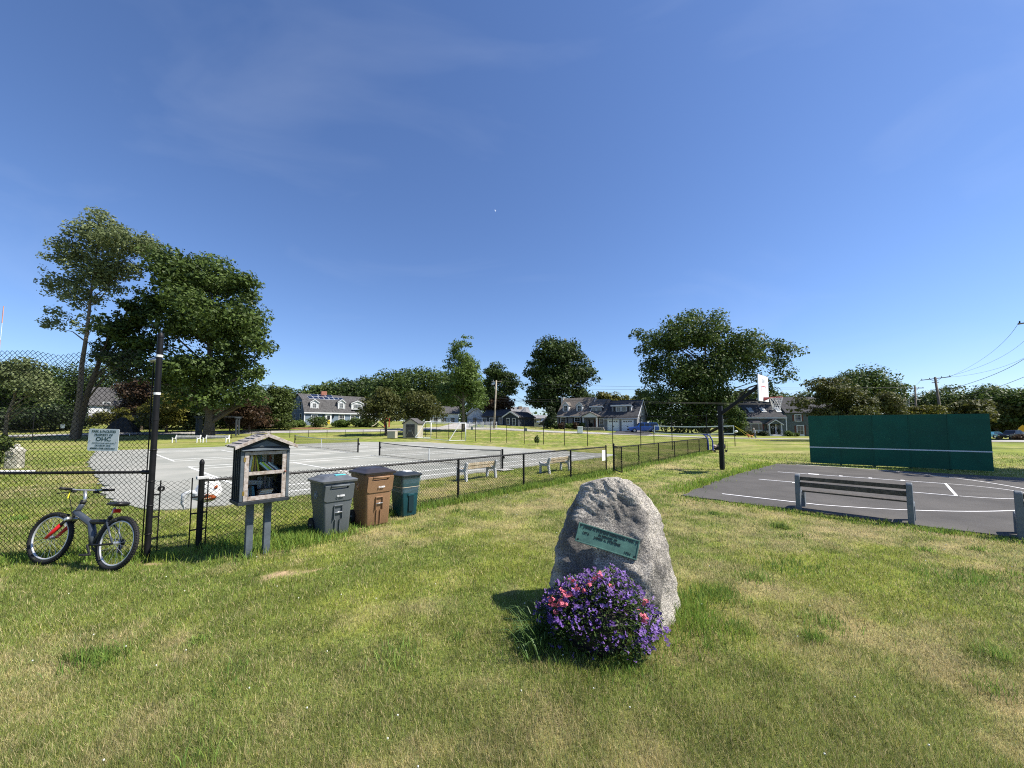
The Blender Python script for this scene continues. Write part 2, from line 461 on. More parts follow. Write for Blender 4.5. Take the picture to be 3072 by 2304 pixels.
# basketball markings
HOOPC = Vector((10.2, 14.55, 0))
hc = HOOPC - ASPH0; ha, hb = hc.dot(BX), hc.dot(BY)
def arc_line(c_a, c_b, r, t0, t1, n, w=0.048, name='court_line'):
    mb = MB(); vs = []; 
    for k in range(n + 1):
        t = R(t0 + (t1 - t0) * k / n)
        for rr in (r - w / 2, r + w / 2): vs.append(asph(c_a + rr * math.cos(t), c_b + rr * math.sin(t), 0.0202))
    for k in range(n): mb.add([vs[2 * k], vs[2 * k + 1], vs[2 * k + 3], vs[2 * k + 2]], [(0, 1, 2, 3)])
    return mb.build(name, M_line2, bball)
R3 = 5.9
arc_line(ha, hb, R3, -74, 74, 60)
x3 = ha + R3 * math.cos(R(74)); y3 = R3 * math.sin(R(74))
for sg in (-1, 1):
    stripe(bball, asph(0.75, hb + sg * y3), asph(x3, hb + sg * y3), 0.055, 0.0204, M_line2)
    stripe(bball, asph(0.75, hb + sg * 1.55), asph(5.35, hb + sg * 1.55), 0.055, 0.0204, M_line2)
    for k in range(4):
        a_ = 1.9 + k * 0.82
        stripe(bball, asph(a_, hb + sg * 1.58), asph(a_, hb + sg * 1.76), 0.10 if k else 0.32, 0.0206, M_line2, 'lane_mark')
stripe(bball, asph(5.35, hb - 1.58), asph(5.35, hb + 1.58), 0.06, 0.0207, M_line2)
arc_line(5.35, hb, 1.55, -88, 88, 30)
# a worn patch of newer asphalt
MB().prism([tuple(asph(a, b)[:2]) for a, b in ((7.3, 2.5), (8.6, 2.45), (8.7, 3.5), (7.35, 3.55))], 0.0162, 0.0205, 'z').build('patch', mat('asphalt_patch', (0.045, 0.045, 0.048), 0.85, 0.2, 5, 0.4, 150), bball)

def ribbon(name, pts, wid, m, dz=0.03):
    """a road laid on the terrain"""
    mb = MB(); L = []; out_ = []
    for i in range(len(pts) - 1):
        a, b = Vector(pts[i]), Vector(pts[i + 1])
        for k in range(12): out_.append(a.lerp(b, k / 12))
    out_.append(Vector(pts[-1]))
    for i, p in enumerate(out_):
        a = out_[max(0, i - 1)]; b = out_[min(len(out_) - 1, i + 1)]
        d = (b - a).normalized(); nrm = Vector((-d.y, d.x))
        for k in range(-3, 4):
            q = p + nrm * wid * k / 6; L.append((q.x, q.y, hz(q.x, q.y) + dz))
    fs = []
    for i in range(len(out_) - 1):
        for k in range(6): a = i * 7 + k; fs.append((a, a + 1, a + 8, a + 7))
    mb.add(L, fs)
    return tag(mb.build(name, m), kind='structure')
def rp(px, d): p = XD(px, d); return (p.x, p.y)
ribbon('road', [rp(-900, 46), rp(-200, 55), rp(300, 60), rp(800, 62.5), rp(1180, 66), rp(1350, 72), rp(1500, 74), rp(1700, 70), rp(1900, 66), rp(2150, 62), rp(2450, 57), rp(2800, 51), rp(3072, 46.5), rp(3400, 42)], 4.6, M_road)
ribbon('driveway', [rp(2990, 50), rp(3072, 56), rp(3300, 62)], 4.5, M_road, 0.036)
ribbon('side_road', [rp(1350, 72), rp(1400, 84), rp(1440, 110)], 5, M_road, 0.034)
ribbon('garage_driveway', [rp(1880, 66), rp(1905, 72), rp(1893, 78.5)], 6.5, mat('dark_drive', (0.06, 0.06, 0.062), 0.9, 0.2, 0.6), 0.04)

# ------------------------------------------------------------------ grass blades
M_grass = bpy.data.materials.new('grass'); M_grass.use_nodes = True
_n = M_grass.node_tree.nodes; _l = M_grass.node_tree.links; _b = _n['Principled BSDF']; _b.inputs['Roughness'].default_value = 0.6; _b.inputs['Specular IOR Level'].default_value = 0.25
_a = _n.new('ShaderNodeAttribute'); _a.attribute_name = 'shade'; _l.new(_a.outputs['Color'], _b.inputs['Base Color'])
_tr = _n.new('ShaderNodeBsdfTranslucent'); _l.new(_a.outputs['Color'], _tr.inputs['Color'])
_ms = _n.new('ShaderNodeMixShader'); _ms.inputs[0].default_value = 0.42; _l.new(_b.outputs[0], _ms.inputs[1]); _l.new(_tr.outputs[0], _ms.inputs[2]); _l.new(_ms.outputs[0], _n['Material Output'].inputs['Surface'])
def blades(name, x, y, length, width, lean, col, rng, z0=None, single=False):
    n = len(x); th = rng.uniform(0, 2 * np.pi, n); ph = rng.uniform(0, 2 * np.pi, n)
    if z0 is None:
        z0 = (fbm(x * 0.9, y * 0.9, 40) - 0.5) * 0.05 * np.clip((14 - y) / 6, 0, 1) - 0.022
    sx, sy = np.cos(th) * width / 2, np.sin(th) * width / 2
    lx, ly = np.cos(ph) * length * lean, np.sin(ph) * length * lean
    up = length * np.sqrt(np.clip(1 - lean ** 2, 0.05, 1))
    v = np.zeros((n, 5, 3), np.float32)
    v[:, 0] = np.stack([x - sx, y - sy, z0], 1); v[:, 1] = np.stack([x + sx, y + sy, z0], 1)
    v[:, 2] = np.stack([x + lx * 0.35 + sx * 0.8, y + ly * 0.35 + sy * 0.8, z0 + up * 0.58], 1)
    v[:, 3] = np.stack([x + lx * 0.35 - sx * 0.8, y + ly * 0.35 - sy * 0.8, z0 + up * 0.58], 1)
    v[:, 4] = np.stack([x + lx, y + ly, z0 + up], 1)
    if single:
        c4 = np.concatenate([col, np.ones((n, 1))], 1)
        v3 = v[:, [0, 1, 4]].reshape(-1, 3)
        return raw(name, v3, np.arange(n * 3), 3, M_grass, col=c4)
    b = np.arange(n) * 5
    f = np.stack([b, b + 1, b + 2, b, b + 2, b + 3, b + 3, b + 2, b + 4], 1).ravel()
    c4 = np.concatenate([col, np.ones((n, 1))], 1)
    return raw(name, v.reshape(-1, 3), f, 3, M_grass, col=np.repeat(c4, 3, 0))
rng = np.random.default_rng(3)
NB = 830000
d_ = (1.75 ** -.6 - rng.random(NB) * (1.75 ** -.6 - 27 ** -.6)) ** (-1 / .6)        # thinning out with distance
px_ = rng.uniform(-260, 3330, NB)
x_ = (px_ - 1536) / F * d_
keep = ~in_poly(x_, d_, COURT) & ~in_poly(x_, d_, ASPH)
dd = dirt_amount(x_, d_); keep &= rng.random(NB) > dd * 0.93
x_, d_ = x_[keep], d_[keep]; n_ = len(x_)
gc, dry_ = lawn_colour(x_, d_)
ln = (0.030 + 0.024 * rng.random(n_)) * (1 - 0.30 * dry_) * (0.7 + 0.85 * fbm(x_ * 2.2, d_ * 2.2, 77))
ln *= 1 + np.clip((d_ - 6) / 14, 0, 1) * 0.5
wd = 0.0034 * np.clip(d_ / 2.6, 0.8, 8) ** 1.05
pick = rng.random(n_)
hue = rng.normal(1, 0.34, (n_, 1)).clip(0.35, 2.0)
# brightness and hue vary at random from blade to blade
gc = gc * hue * np.stack([rng.normal(1, 0.1, n_), np.ones(n_), rng.normal(1, 0.15, n_)], 1).clip(0.6, 1.4)
straw = pick < 0.12 + 0.34 * dry_
gc[straw] = np.array((0.60, 0.50, 0.27)) * rng.normal(1, 0.2, (straw.sum(), 1)).clip(0.5, 1.5)
ln = np.where(straw, ln * 1.1, ln)
lean_ = np.clip(np.abs(rng.normal(0.45, 0.27, n_)) + 0.12 * straw, 0.05, 0.96)
nr_ = d_ < 5
g1 = blades('grass', x_[nr_], d_[nr_], ln[nr_], wd[nr_], lean_[nr_], gc[nr_], rng, single=True)
fr_ = ~nr_
g3 = blades('distant_grass', x_[fr_], d_[fr_], ln[fr_], wd[fr_], lean_[fr_], gc[fr_], rng, single=True)
tag(g3, 'mown lawn grass farther off, around the bins and the courts', 'grass', kind='stuff')
tag(g1, 'short mown lawn grass with straw patches', 'grass', kind='stuff')
# long grass left by the mower along fences, posts, the boulder and the asphalt edge
LX, LY, LL, LC = [], [], [], []
def tuft_line(p0, p1, n, spread, hgt, c=(0.20, 0.29, 0.05)):
    t = rng.random(n); x = p0[0] + (p1[0] - p0[0]) * t + rng.normal(0, spread, n); y = p0[1] + (p1[1] - p0[1]) * t + rng.normal(0, spread, n)
    LX.append(x); LY.append(y); LL.append(hgt * rng.uniform(0.5, 1.2, n) * (0.45 + 1.1 * fbm(x * 1.7, y * 1.7, 61)))
    LC.append(np.array(c) * rng.normal(1, 0.22, (n, 1)).clip(0.45, 1.6) * np.stack([rng.normal(1, 0.12, n), np.ones(n), np.ones(n)], 1).clip(0.6, 1.4))
FA, FB = Vector((-4.9, 6.0, 0)), Vector((3.87, 15.8, 0))            # the low fence beside the courts
tuft_line(FA, FB, 9000, 0.16, 0.17)
tuft_line((-8.5, 5.62), (-4.9, 5.75), 3200, 0.12, 0.14)
tuft_line((-4.1, 5.95), (-3.1, 7.2), 3000, 0.28, 0.16)
tuft_line((4.3, 16.2), (14.8, 28.9), 2600, 0.25, 0.2)
tuft_line((0.4, 3.25), (1.9, 3.9), 1800, 0.28, 0.10)
tuft_line((0.2, 3.35), (0.55, 4.2), 1500, 0.13, 0.16, (0.11, 0.18, 0.035))
tuft_line((1.85, 3.75), (1.75, 4.4), 1000, 0.17, 0.12)
tuft_line(tuple(asph(-0.25, 0.5)[:2]), tuple(asph(-0.3, 12)[:2]), 3000, 0.3, 0.16, (0.22, 0.32, 0.045))
tuft_line(tuple(asph(0.2, -0.3)[:2]), tuple(asph(12, -0.45)[:2]), 3500, 0.16, 0.10, (0.2, 0.29, 0.045))
tuft_line((2.0, 10.4), (4.7, 10.6), 700, 0.5, 0.1)
for k in range(46):                                                  # scattered tufts and clover patches
    d0 = rng.uniform(2.2, 9); p0 = rng.uniform(-100, 3150); x0 = (p0 - 1536) / F * d0
    if in_poly(np.array([x0]), np.array([d0]), ASPH)[0]: continue
    tuft_line((x0, d0), (x0 + rng.normal(0, 0.12), d0 + rng.normal(0, 0.05)), int(rng.uniform(60, 220)), rng.uniform(0.03, 0.14), rng.uniform(0.06, 0.12), tuple(np.array((0.17, 0.25, 0.05)) * rng.uniform(0.8, 1.4)))
for px0, py0, n0, sp in ((300, 1975, 420, 0.13), (2145, 1790, 900, 0.2), (2380, 1700, 700, 0.3), (2890, 1735, 600, 0.25), (2440, 1915, 300, 0.07), (1860, 2000, 500, 0.15), (1380, 1910, 130, 0.06)):
    g0 = G(px0, py0); tuft_line((g0.x - sp, g0.y), (g0.x + sp, g0.y), n0 // 2, sp * 0.7, 0.11, (0.17, 0.26, 0.05))
lx = np.concatenate(LX); ly = np.concatenate(LY); ll = np.concatenate(LL); lc = np.concatenate(LC)
ok = ~in_poly(lx, ly, COURT) & ~(in_poly(lx, ly, ASPH) & (rng.random(len(lx)) < 0.9)); lx, ly, ll, lc = lx[ok], ly[ok], ll[ok], lc[ok]
g2 = blades('long_grass', lx, ly, ll, 0.0055 * np.clip(ly / 3, 0.9, 5) ** 0.8, np.clip(np.abs(rng.normal(0.42, 0.22, len(lx))), 0.05, 0.95), lc, rng)
tag(g2, 'longer unmown grass along the fence, posts and boulder', 'grass', kind='stuff')
# white clover heads
mb = MB()
for k in range(150):
    d0 = 2.2 + 15 * rng.random() ** 1.3; x0 = (rng.uniform(-100, 3150) - 1536) / F * d0
    if in_poly(np.array([x0]), np.array([d0]), ASPH)[0] or in_poly(np.array([x0]), np.array([d0]), COURT)[0]: continue
    mb.ball((x0, d0, 0.045), 0.005 + 0.0004 * d0, 5, 3)
tag(mb.build('clover_heads', mat('clover_white', (0.62, 0.62, 0.52), 0.8, 0.1, 30)), 'tiny white clover heads scattered in the lawn', 'clover', kind='stuff')
# ------------------------------------------------------------------ chain-link fences
def chain(name, L, z0, z1, c, r, parent, top=None, m=None, seed=1, bottom_wave=0.0):
    """woven wire: zigzag strands hooked into each other, along local x"""
    ns = int(L / c); h = c * 0.95
    nj = int((z1 - z0) / h) + 1
    k, j = np.meshgrid(np.arange(ns), np.arange(nj), indexing='ij')
    side = (k + j) % 2
    x = k * c + side * c
    z = z1 - j * h + 0.0
    if top is not None:
        dz = np.interp(x[:, :1] * np.ones_like(x), [a for a, b in top], [b for a, b in top])
        z = z + dz * np.clip((z - z0) / (z1 - z0), 0, 1) ** 2
    y = np.where(side == 0, -r * 0.7, r * 0.7) * np.where(k % 2 == 0, 1, -1)
    cen = np.stack([x, y, z], -1)                               # ns,nj,3
    ang = np.array([0, 2 * np.pi / 3, 4 * np.pi / 3]) + 0.4
    off = np.stack([np.cos(ang) * r, np.sin(ang) * r, np.zeros(3)], -1)
    v = (cen[:, :, None, :] + off[None, None]).reshape(-1, 3)
    base = (np.arange(ns)[:, None] * nj + np.arange(nj - 1)[None]).ravel() * 3
    f = []
    for a in range(3):
        b = (a + 1) % 3
        f.append(np.stack([base + a, base + b, base + 3 + b, base + 3 + a], 1))
    f = np.concatenate(f).ravel()
    o = raw(name, v, f, 4, m or M_wire, parent)
    return tag(o, kind='stuff')
def post_mb(h, r, x=0.0, y=0.0, cap=True, n=10):
    mb = MB().tube([(x, y, -0.1), (x, y, h)], r, n)
    if cap: mb.tube([(x, y, h - 0.002), (x, y, h + 0.03), (x, y, h + 0.065), (x, y, h + 0.08)], [r * 1.12, r * 1.12, r * 0.75, 0.004], n)
    return mb
def run(name, label, p0, p1, h, nspan, c, wr, pr, rail_r, cat='fence', group=None, first=True, last=True, caps=False, bottom_wire=True):
    p0, p1 = Vector(p0), Vector(p1); d = p1 - p0; L = d.length
    t = thing(name, label, cat, (p0.x, p0.y, 0), math.atan2(d.y, d.x), group)
    zz = lambda x: hz(*(p0 + d * (x / L))[:2])
    for i in range(nspan + 1):
        if (i == 0 and not first) or (i == nspan and not last): continue
        x = L * i / nspan
        post_mb(h - 0.02, pr, 0, 0, caps or i in (0, nspan), 8).build('post', M_black, t, loc=(x, 0, zz(x)), auto=40)
    MB().tube([(L * i / 24, 0, h - 0.03 + zz(L * i / 24)) for i in range(25)], rail_r, 7).build('top_rail', M_black, t, auto=40)
    if bottom_wire: MB().tube([(0, 0.01, 0.06 + zz(0)), (L, 0.01, 0.06 + zz(L))], 0.004, 4).build('tension_wire', M_wire, t)
    o = chain('wire_mesh', L, 0.03, h + 0.015, c, wr, t)
    if zz(L) > 0.05 or zz(0) > 0.05:
        me = o.data; co = np.zeros(len(me.vertices) * 3, np.float32); me.vertices.foreach_get('co', co); co = co.reshape(-1, 3)
        xs_ = np.linspace(0, L, 30); zs_ = [zz(a) for a in xs_]; co[:, 2] += np.interp(co[:, 0], xs_, zs_); me.vertices.foreach_set('co', co.ravel())
    return t
FA = G(597, 1645); FB = G(1819, 1418)
CP = G(440, 1676)                                                # the tall corner post
run('low_fence', 'low black chain-link fence running past the library box and bins to the open gate', FA, FB, 1.07, 5, 0.037, 0.0050, 0.030, 0.021, bottom_wire=False)
HG = G(1842, 1414)
FE = HG + Vector((10.5, 12.75, 0))
run('low_fence', 'low black chain-link fence leading from the open gate to the volleyball net', HG, FE, 1.02, 6, 0.045, 0.0055, 0.026, 0.02, last=False)
# the short gap panel between the tall post and the library
d = FA - CP
t = thing('short_fence', 'short chain-link panel between the tall post and the white bag', 'fence', (CP.x, CP.y, 0), math.atan2(d.y, d.x))
Lg = d.length
post_mb(1.30, 0.031, Lg - 0.02, 0, True, 12).build('post', M_black, t, auto=40)
chain('wire_mesh', Lg - 0.12, 0.04, 1.12, 0.037, 0.0036, t, top=[(0, -0.02), (Lg * 0.5, -0.05), (Lg, 0.0)])
for x in (0.10, Lg - 0.13, Lg + 0.07):
    MB().tube([(x, -0.01, 0.05), (x, -0.01, 1.10)], 0.009, 6).build('tension_bar', M_black, t)
for x0, x1, zs in ((0.0, 0.1, (0.28, 0.58, 0.9)), (Lg - 0.14, Lg + 0.08, (0.3, 0.55, 0.8))):
    for z in zs: MB().bar((x0, -0.012, z), (x1, -0.012, z), 0.014, 0.022).build('bracket', M_black, t)
MB().ring((0.11, -0.01, 0.98), 0.03, 0.014, 'y', 12, 6).build('latch', M_black, t, smooth=True)
MB().box((Lg + 0.0, 0, 1.09), (0.16, 0.08, 0.05)).build('rail_clamp', mat('grey_tape', (0.5, 0.5, 0.5), 0.6, 0.2, 20), t, bevel=0.01)
# tall fence on the left
TL = Vector((-8.6, 5.62, 0)); Lt = (CP - TL).length; ang = math.atan2(CP.y - TL.y, CP.x - TL.x)
t = thing('tall_fence', 'tall black chain-link fence with a sagging top on the left, sign wired to it', 'fence', (TL.x, TL.y, 0), ang)
pm = post_mb(3.22, 0.037, Lt, 0, True, 14)
pm.tube([(Lt, 0, 1.98), (Lt, 0, 2.02)], 0.042, 14)
pm.build('corner_post', M_black, t, auto=40)
for z in (2.92, 2.36): MB().tube([(Lt, 0, z), (Lt, 0, z + 0.035)], 0.041, 14).build('white_band', mat('white_tape', (0.7, 0.7, 0.68), 0.6, 0.15, 30), t)
MB().tube([(Lt - 0.12, 0, 2.87), (Lt, 0, 2.89)], 0.03, 10).build('rail_socket', M_steel, t, smooth=True)
MB().tube([(0, 0, 1.21), (Lt - 0.03, 0, 1.23)], 0.021, 8).build('middle_rail', M_black, t, smooth=True)
MB().tube([(Lt - 0.14, 0, 1.23), (Lt - 0.02, 0, 1.23)], 0.03, 10).build('rail_cup', M_black, t, smooth=True)
for z in (0.35, 0.75, 1.1, 1.55): MB().ring((Lt, 0, z), 0.04, 0.008, 'z', 14, 5).build('brace_band', M_black, t)
chain('wire_mesh', Lt - 0.07, 0.04, 3.0, 0.0375, 0.0036, t, top=[(0, 0.0), (1.5, 0.02), (1.9, -0.05), (2.2, 0.0), (2.7, 0.06), (3.0, 0.03), (Lt - 0.3, -0.1), (Lt, -0.16)])
MB().tube([(Lt - 0.065, -0.012, 0.05), (Lt - 0.065, -0.012, 2.85)], 0.008, 5).build('tension_bar', M_black, t)
# the sign wired to it
def plate_at(mb_plane_pt, rz): pass
sp0, sp1 = P(274, 1320, 5.55), P(362, 1320, 5.6)
cs = (P(274, 1287, 5.57) + P(362, 1352, 5.57)) / 2
sg = thing('park_sign', 'white metal notice with dark green lettering wired to the tall fence', 'sign', (cs.x, cs.y - 0.035, cs.z), ang)
sg.rotation_euler = (0, R(1.5), ang)
M_signw = mat('sign_white', (0.66, 0.70, 0.70), 0.45, scale=3, col2=(0.52, 0.57, 0.58))
M_signg = mat('sign_green', (0.012, 0.05, 0.05), 0.5)
def rrect(w, h, r, n=5):
    p = []
    for cx_, cy_, a0 in ((w / 2 - r, h / 2 - r, 0), (-w / 2 + r, h / 2 - r, 90), (-w / 2 + r, -h / 2 + r, 180), (w / 2 - r, -h / 2 + r, 270)):
        for k in range(n + 1):
            a = R(a0 + 90 * k / n); p.append((cx_ + r * math.cos(a), cy_ + r * math.sin(a)))
    return p
MB().prism(rrect(0.43, 0.315, 0.02), -0.002, 0.002, 'y').build('plate', M_signw, sg)
for body, z, s, sx, bo in (('PARK & FACILITIES', 0.118, 0.050, 0.82, 0.0012), ('PROPERTY OF', 0.067, 0.048, 0.85, 0.0012), ('OHC', 0.008, 0.083, 1.15, 0.0022), ('OSWEGATCHIE HILLS CLUB', -0.047, 0.022, 1.12, 0.0003), ('OR USE BY OHC', -0.083, 0.036, 0.85, 0.0007), ('MEMBERS & THEIR GUESTS ONLY', -0.124, 0.034, 0.70, 0.0006)):
    lettering(body, s, M_signg, sg, (0, -0.0025, z), ext=0.001, sx=sx, bold=bo)
for x, z in ((-0.185, -0.01), (0.185, -0.03)): MB().ring((x, -0.004, z), 0.008, 0.002, 'y', 10, 4).build('wire_tie', M_steel, sg)

# the open gate leaf beside the end post
g1p = G(1862, 1421); d = g1p - HG
t = thing('gate', 'black chain-link gate leaf standing open at the end of the low fence', 'gate', (HG.x, HG.y, 0), math.atan2(d.y, d.x))
Lw = max(d.length, 0.95)
fr = MB()
for x in (0.05, Lw): fr.tube([(x, 0, 0.06), (x, 0, 1.06)], 0.022, 8)
for z in (0.07, 1.05): fr.tube([(0.05, 0, z), (Lw, 0, z)], 0.022, 8)
fr.build('frame', M_black, t, auto=40)
chain('wire_mesh', Lw - 0.05, 0.07, 1.05, 0.04, 0.0028, t).location = (0.05, 0, 0)
post_mb(1.1, 0.04, 0, 0, True, 10).build('hinge_post', M_black, t, auto=40)
# white notice on the end of the near fence
e_ = (FB - Vector((FA.x, FA.y, 0))).normalized(); pc = FB - e_ * 0.28
sg = thing('notice', 'blank white notice sheet on the low fence beside the gate opening', 'sign', (pc.x + 0.03, pc.y - 0.035, 0.72), math.atan2(e_.y, e_.x))
MB().b2(-0.13, 0.13, -0.004, 0.0, -0.21, 0.21).build('sheet', mat('notice_white', (0.75, 0.76, 0.76), 0.5, 0.05, 5), sg)
MB().b2(-0.09, 0.09, -0.0065, -0.0045, -0.02, 0.1).build('print', mat('notice_grey', (0.62, 0.64, 0.64), 0.5), sg)

# high fence across the far end of the courts
HA = FE + Vector((0.1, 0.4, 0)); vd = Vector((-0.735, 0.678, 0)); HB = HA + vd * 39.5
run('high_fence', 'high black chain-link backstop fence behind the courts in front of the field', HA, HB, 2.72, 15, 0.085, 0.0028, 0.034, 0.022)
run('back_fence', 'low black chain-link fence along the far left side of the courts', HB, (-47, 50, 0), 1.02, 14, 0.085, 0.0035, 0.03, 0.022, first=False)
run('side_fence', 'high chain-link fence far behind the white notice on the left', (-47, 50.2, 0), (-58, 38.5, 0), 3.4, 5, 0.085, 0.004, 0.035, 0.025)
for px, py, d, w, h, lab, c in ((190, 1279, 49, 0.56, 0.48, 'small white sign on the far fence left of the notice', (0.75, 0.75, 0.74)), (1416, 1285, 46.0, 0.34, 0.38, 'small grey sign on the high fence right of the goal', (0.16, 0.18, 0.2)), (1577, 1289, 39.6, 0.36, 0.32, 'grey square sign on the high fence before the oak', (0.15, 0.17, 0.19))):
    c0 = P(px, py, d)
    MBs = MB().prism(rrect(w, h, 0.03), -0.01, 0.01, 'y')
    o = MBs.build('fence_sign', mat('sign_%d' % px, c, 0.5, 0.1, 4), loc=(c0.x, c0.y - 0.08, c0.z), rot=(0, 0, R(-42) if px > 1000 else 0)); tag(o, lab, 'sign', 'small signs on the far fences')

# ------------------------------------------------------------------ library box
M_slate = mat('weathered_grey_paint', (0.095, 0.115, 0.132), 0.6, scale=6, col2=(0.06, 0.075, 0.088), bump=0.25, bscale=30)
M_slate2 = mat('dark_grey_panel', (0.022, 0.028, 0.034), 0.6, 0.3, 5, 0.2, 30)
M_oldwood = mat('weathered_wood', (0.43, 0.39, 0.36), 0.85, scale=22, col2=(0.24, 0.19, 0.155), bump=0.6, bscale=50, bdist=0.006)
M_shake = mat('cedar_shingle', (0.37, 0.345, 0.325), 0.9, scale=14, col2=(0.2, 0.18, 0.165), bump=0.7, bscale=60, bdist=0.008)
M_brass = mat('hinge_brass', (0.42, 0.28, 0.08), 0.4, 0.2, 40, metal=0.8)
lp = (G(742, 1665) + G(800, 1657)) / 2
LIB_A = math.atan2(U.y, U.x)
lib = thing('little_library', 'grey wooden little library box on two posts with a shingled roof and glass door', 'library box', (lp.x, lp.y, 0), LIB_A)
W_, D_ = 0.62, 0.42
ZB, ZT, ZR = 0.825, 1.62, 1.757
for x in (-0.115, 0.115): MB().b2(x - 0.044, x + 0.044, -0.03, 0.055, -0.1, ZB + 0.02).build('post', M_slate, lib, bevel=0.004)
hw, hd = W_ / 2, D_ / 2
bx = MB()
bx.b2(-hw, -hw + 0.018, -hd, hd, ZB, ZT); bx.b2(hw - 0.018, hw, -hd, hd, ZB, ZT)
bx.b2(-hw + 0.018, hw - 0.018, hd - 0.018, hd, ZB, ZT); bx.b2(-hw + 0.018, hw - 0.018, -hd, hd - 0.018, ZB, ZB + 0.02)
bx.prism([(-hw + 0.018, ZT - 0.06), (hw - 0.018, ZT - 0.06), (hw - 0.018, ZT), (0, ZR - 0.045), (-hw + 0.018, ZT)], -hd, -hd + 0.018, 'y')
bx.prism([(-hw + 0.018, ZT - 0.0), (hw - 0.018, ZT - 0.0), (0, ZR - 0.045)], hd - 0.018, hd, 'y')
bx.build('box', M_slate2, lib, bevel=0.003)
for k in range(4): MB().b2(-hw - 0.014, -hw - 0.001, -hd + 0.03 + k * 0.1, -hd + 0.055 + k * 0.1, ZB, ZT - 0.005).build('batten', M_slate2, lib)
MB().b2(-hw - 0.02, hw + 0.02, -hd - 0.04, hd + 0.01, ZB - 0.05, ZB - 0.001).build('base_board', M_slate2, lib, bevel=0.006)
MB().b2(-hw + 0.02, hw - 0.02, -hd + 0.03, hd - 0.02, 1.21, 1.228).build('shelf', M_slate2, lib)
# trims round the door
for x0, x1 in ((-hw - 0.004, -hw + 0.035), (hw - 0.035, hw + 0.004)): MB().b2(x0, x1, -hd - 0.03, -hd - 0.001, ZB + 0.005, ZT - 0.07).build('corner_trim', M_slate, lib, bevel=0.003)
MB().prism([(-hd - 0.075, ZT - 0.075), (-hd - 0.0, ZT - 0.045), (-hd - 0.0, ZT - 0.075)], -hw, hw, 'x').build('drip_ledge', M_slate, lib)
MB().prism([(-0.2, ZT - 0.02), (0.2, ZT - 0.02), (0, ZR - 0.07)], -hd - 0.012, -hd - 0.0005, 'y').build('gable_panel', M_slate, lib)
# door
dr = thing('door', None, None, (0, 0, 0)); dr.parent = lib
x0, x1, z0, z1, yd = -hw + 0.04, hw - 0.04, ZB + 0.005, ZT - 0.09, -hd - 0.03
MB().b2(x0, x0 + 0.055, yd, yd + 0.026, z0, z1).build('stile', M_oldwood, dr, bevel=0.003)
MB().b2(x1 - 0.055, x1, yd, yd + 0.026, z0, z1).build('stile', M_oldwood, dr, bevel=0.003)
for a, b in ((z0, z0 + 0.06), (1.19, 1.24), (z1 - 0.05, z1)): MB().b2(x0 + 0.056, x1 - 0.056, yd + 0.001, yd + 0.025, a, b).build('rail', M_oldwood, dr, bevel=0.003)
M_clear = bpy.data.materials.new('door_glass'); M_clear.use_nodes = True
_n = M_clear.node_tree.nodes; _l = M_clear.node_tree.links
_tr = _n.new('ShaderNodeBsdfTransparent'); _tr.inputs[0].default_value = (0.93, 0.95, 0.95, 1); _gl = _n.new('ShaderNodeBsdfGlossy'); _gl.inputs['Roughness'].default_value = 0.03
_fr = _n.new('ShaderNodeFresnel'); _fr.inputs[0].default_value = 1.22; _mx = _n.new('ShaderNodeMixShader'); _l.new(_fr.outputs[0], _mx.inputs[0]); _l.new(_tr.outputs[0], _mx.inputs[1]); _l.new(_gl.outputs[0], _mx.inputs[2]); _l.new(_mx.outputs[0], _n['Material Output'].inputs['Surface'])
for a, b in ((z0 + 0.06, 1.19), (1.24, z1 - 0.05)): MB().b2(x0 + 0.05, x1 - 0.05, yd + 0.012, yd + 0.015, a, b).build('pane', M_clear, dr)
for z in (ZB + 0.12, ZT - 0.2): MB().b2(x0 - 0.012, x0 + 0.014, yd - 0.004, yd - 0.0005, z - 0.03, z + 0.03).build('hinge', M_brass, dr)
MB().ball((x1 - 0.015, yd - 0.014, 1.215), 0.016, 8, 6).build('knob', mat('rusty_knob', (0.2, 0.08, 0.05), 0.6), dr, smooth=True)
# roof: two slopes of single shingles over boards, weathered barge boards
sl = math.atan2(ZR - ZT, hw + 0.0); RL = (hw + 0.075) / math.cos(sl)
for sgn in (-1, 1):
    rot = Matrix.Rotation(sgn * sl, 3, 'Y')
    def rpnt(s, y, n): # s along slope from ridge
        return Vector((sgn * s * math.cos(sl), y, ZR - s * math.sin(sl) + n))
    bd = MB(); a = rpnt(0, 0, 0.0); b = rpnt(RL, 0, 0.0)
    bd.prism([(a.x, a.z), (b.x, b.z), (b.x, b.z + 0.02), (a.x, a.z + 0.02)], -hd - 0.07, hd + 0.05, 'y').build('roof_board', M_oldwood, lib)
    rr = random.Random(4 + sgn)
    for row in range(5):
        s0 = RL * row / 5; s1 = RL * (row + 1) / 5 + 0.012; y = -hd - 0.06
        while y < hd + 0.045:
            w = rr.uniform(0.07, 0.12); y1 = min(y + w, hd + 0.05)
            ext = rr.uniform(-0.006, 0.012)
            p0, p1 = rpnt(s0, 0, 0.021), rpnt(s1 + ext, 0, 0.030)
            MB().prism([(p0.x, p0.z), (p1.x, p1.z), (p1.x, p1.z + 0.011), (p0.x, p0.z + 0.003)], y + 0.002, y1 - 0.002, 'y').build('shingle', M_shake, lib)
            y = y1
    p0, p1 = rpnt(-0.0, 0, 0.036), rpnt(RL + 0.02, 0, 0.036)
    MB().prism([(p0.x, p0.z), (p1.x, p1.z), (p1.x, p1.z - 0.05), (p0.x, p0.z - 0.055)], -hd - 0.095, -hd - 0.071, 'y').build('barge_board', M_oldwood, lib, bevel=0.003)
MB().b2(-0.03, 0.03, -hd - 0.02, hd + 0.055, ZR + 0.04, ZR + 0.052).build('ridge_cap', M_oldwood, lib)
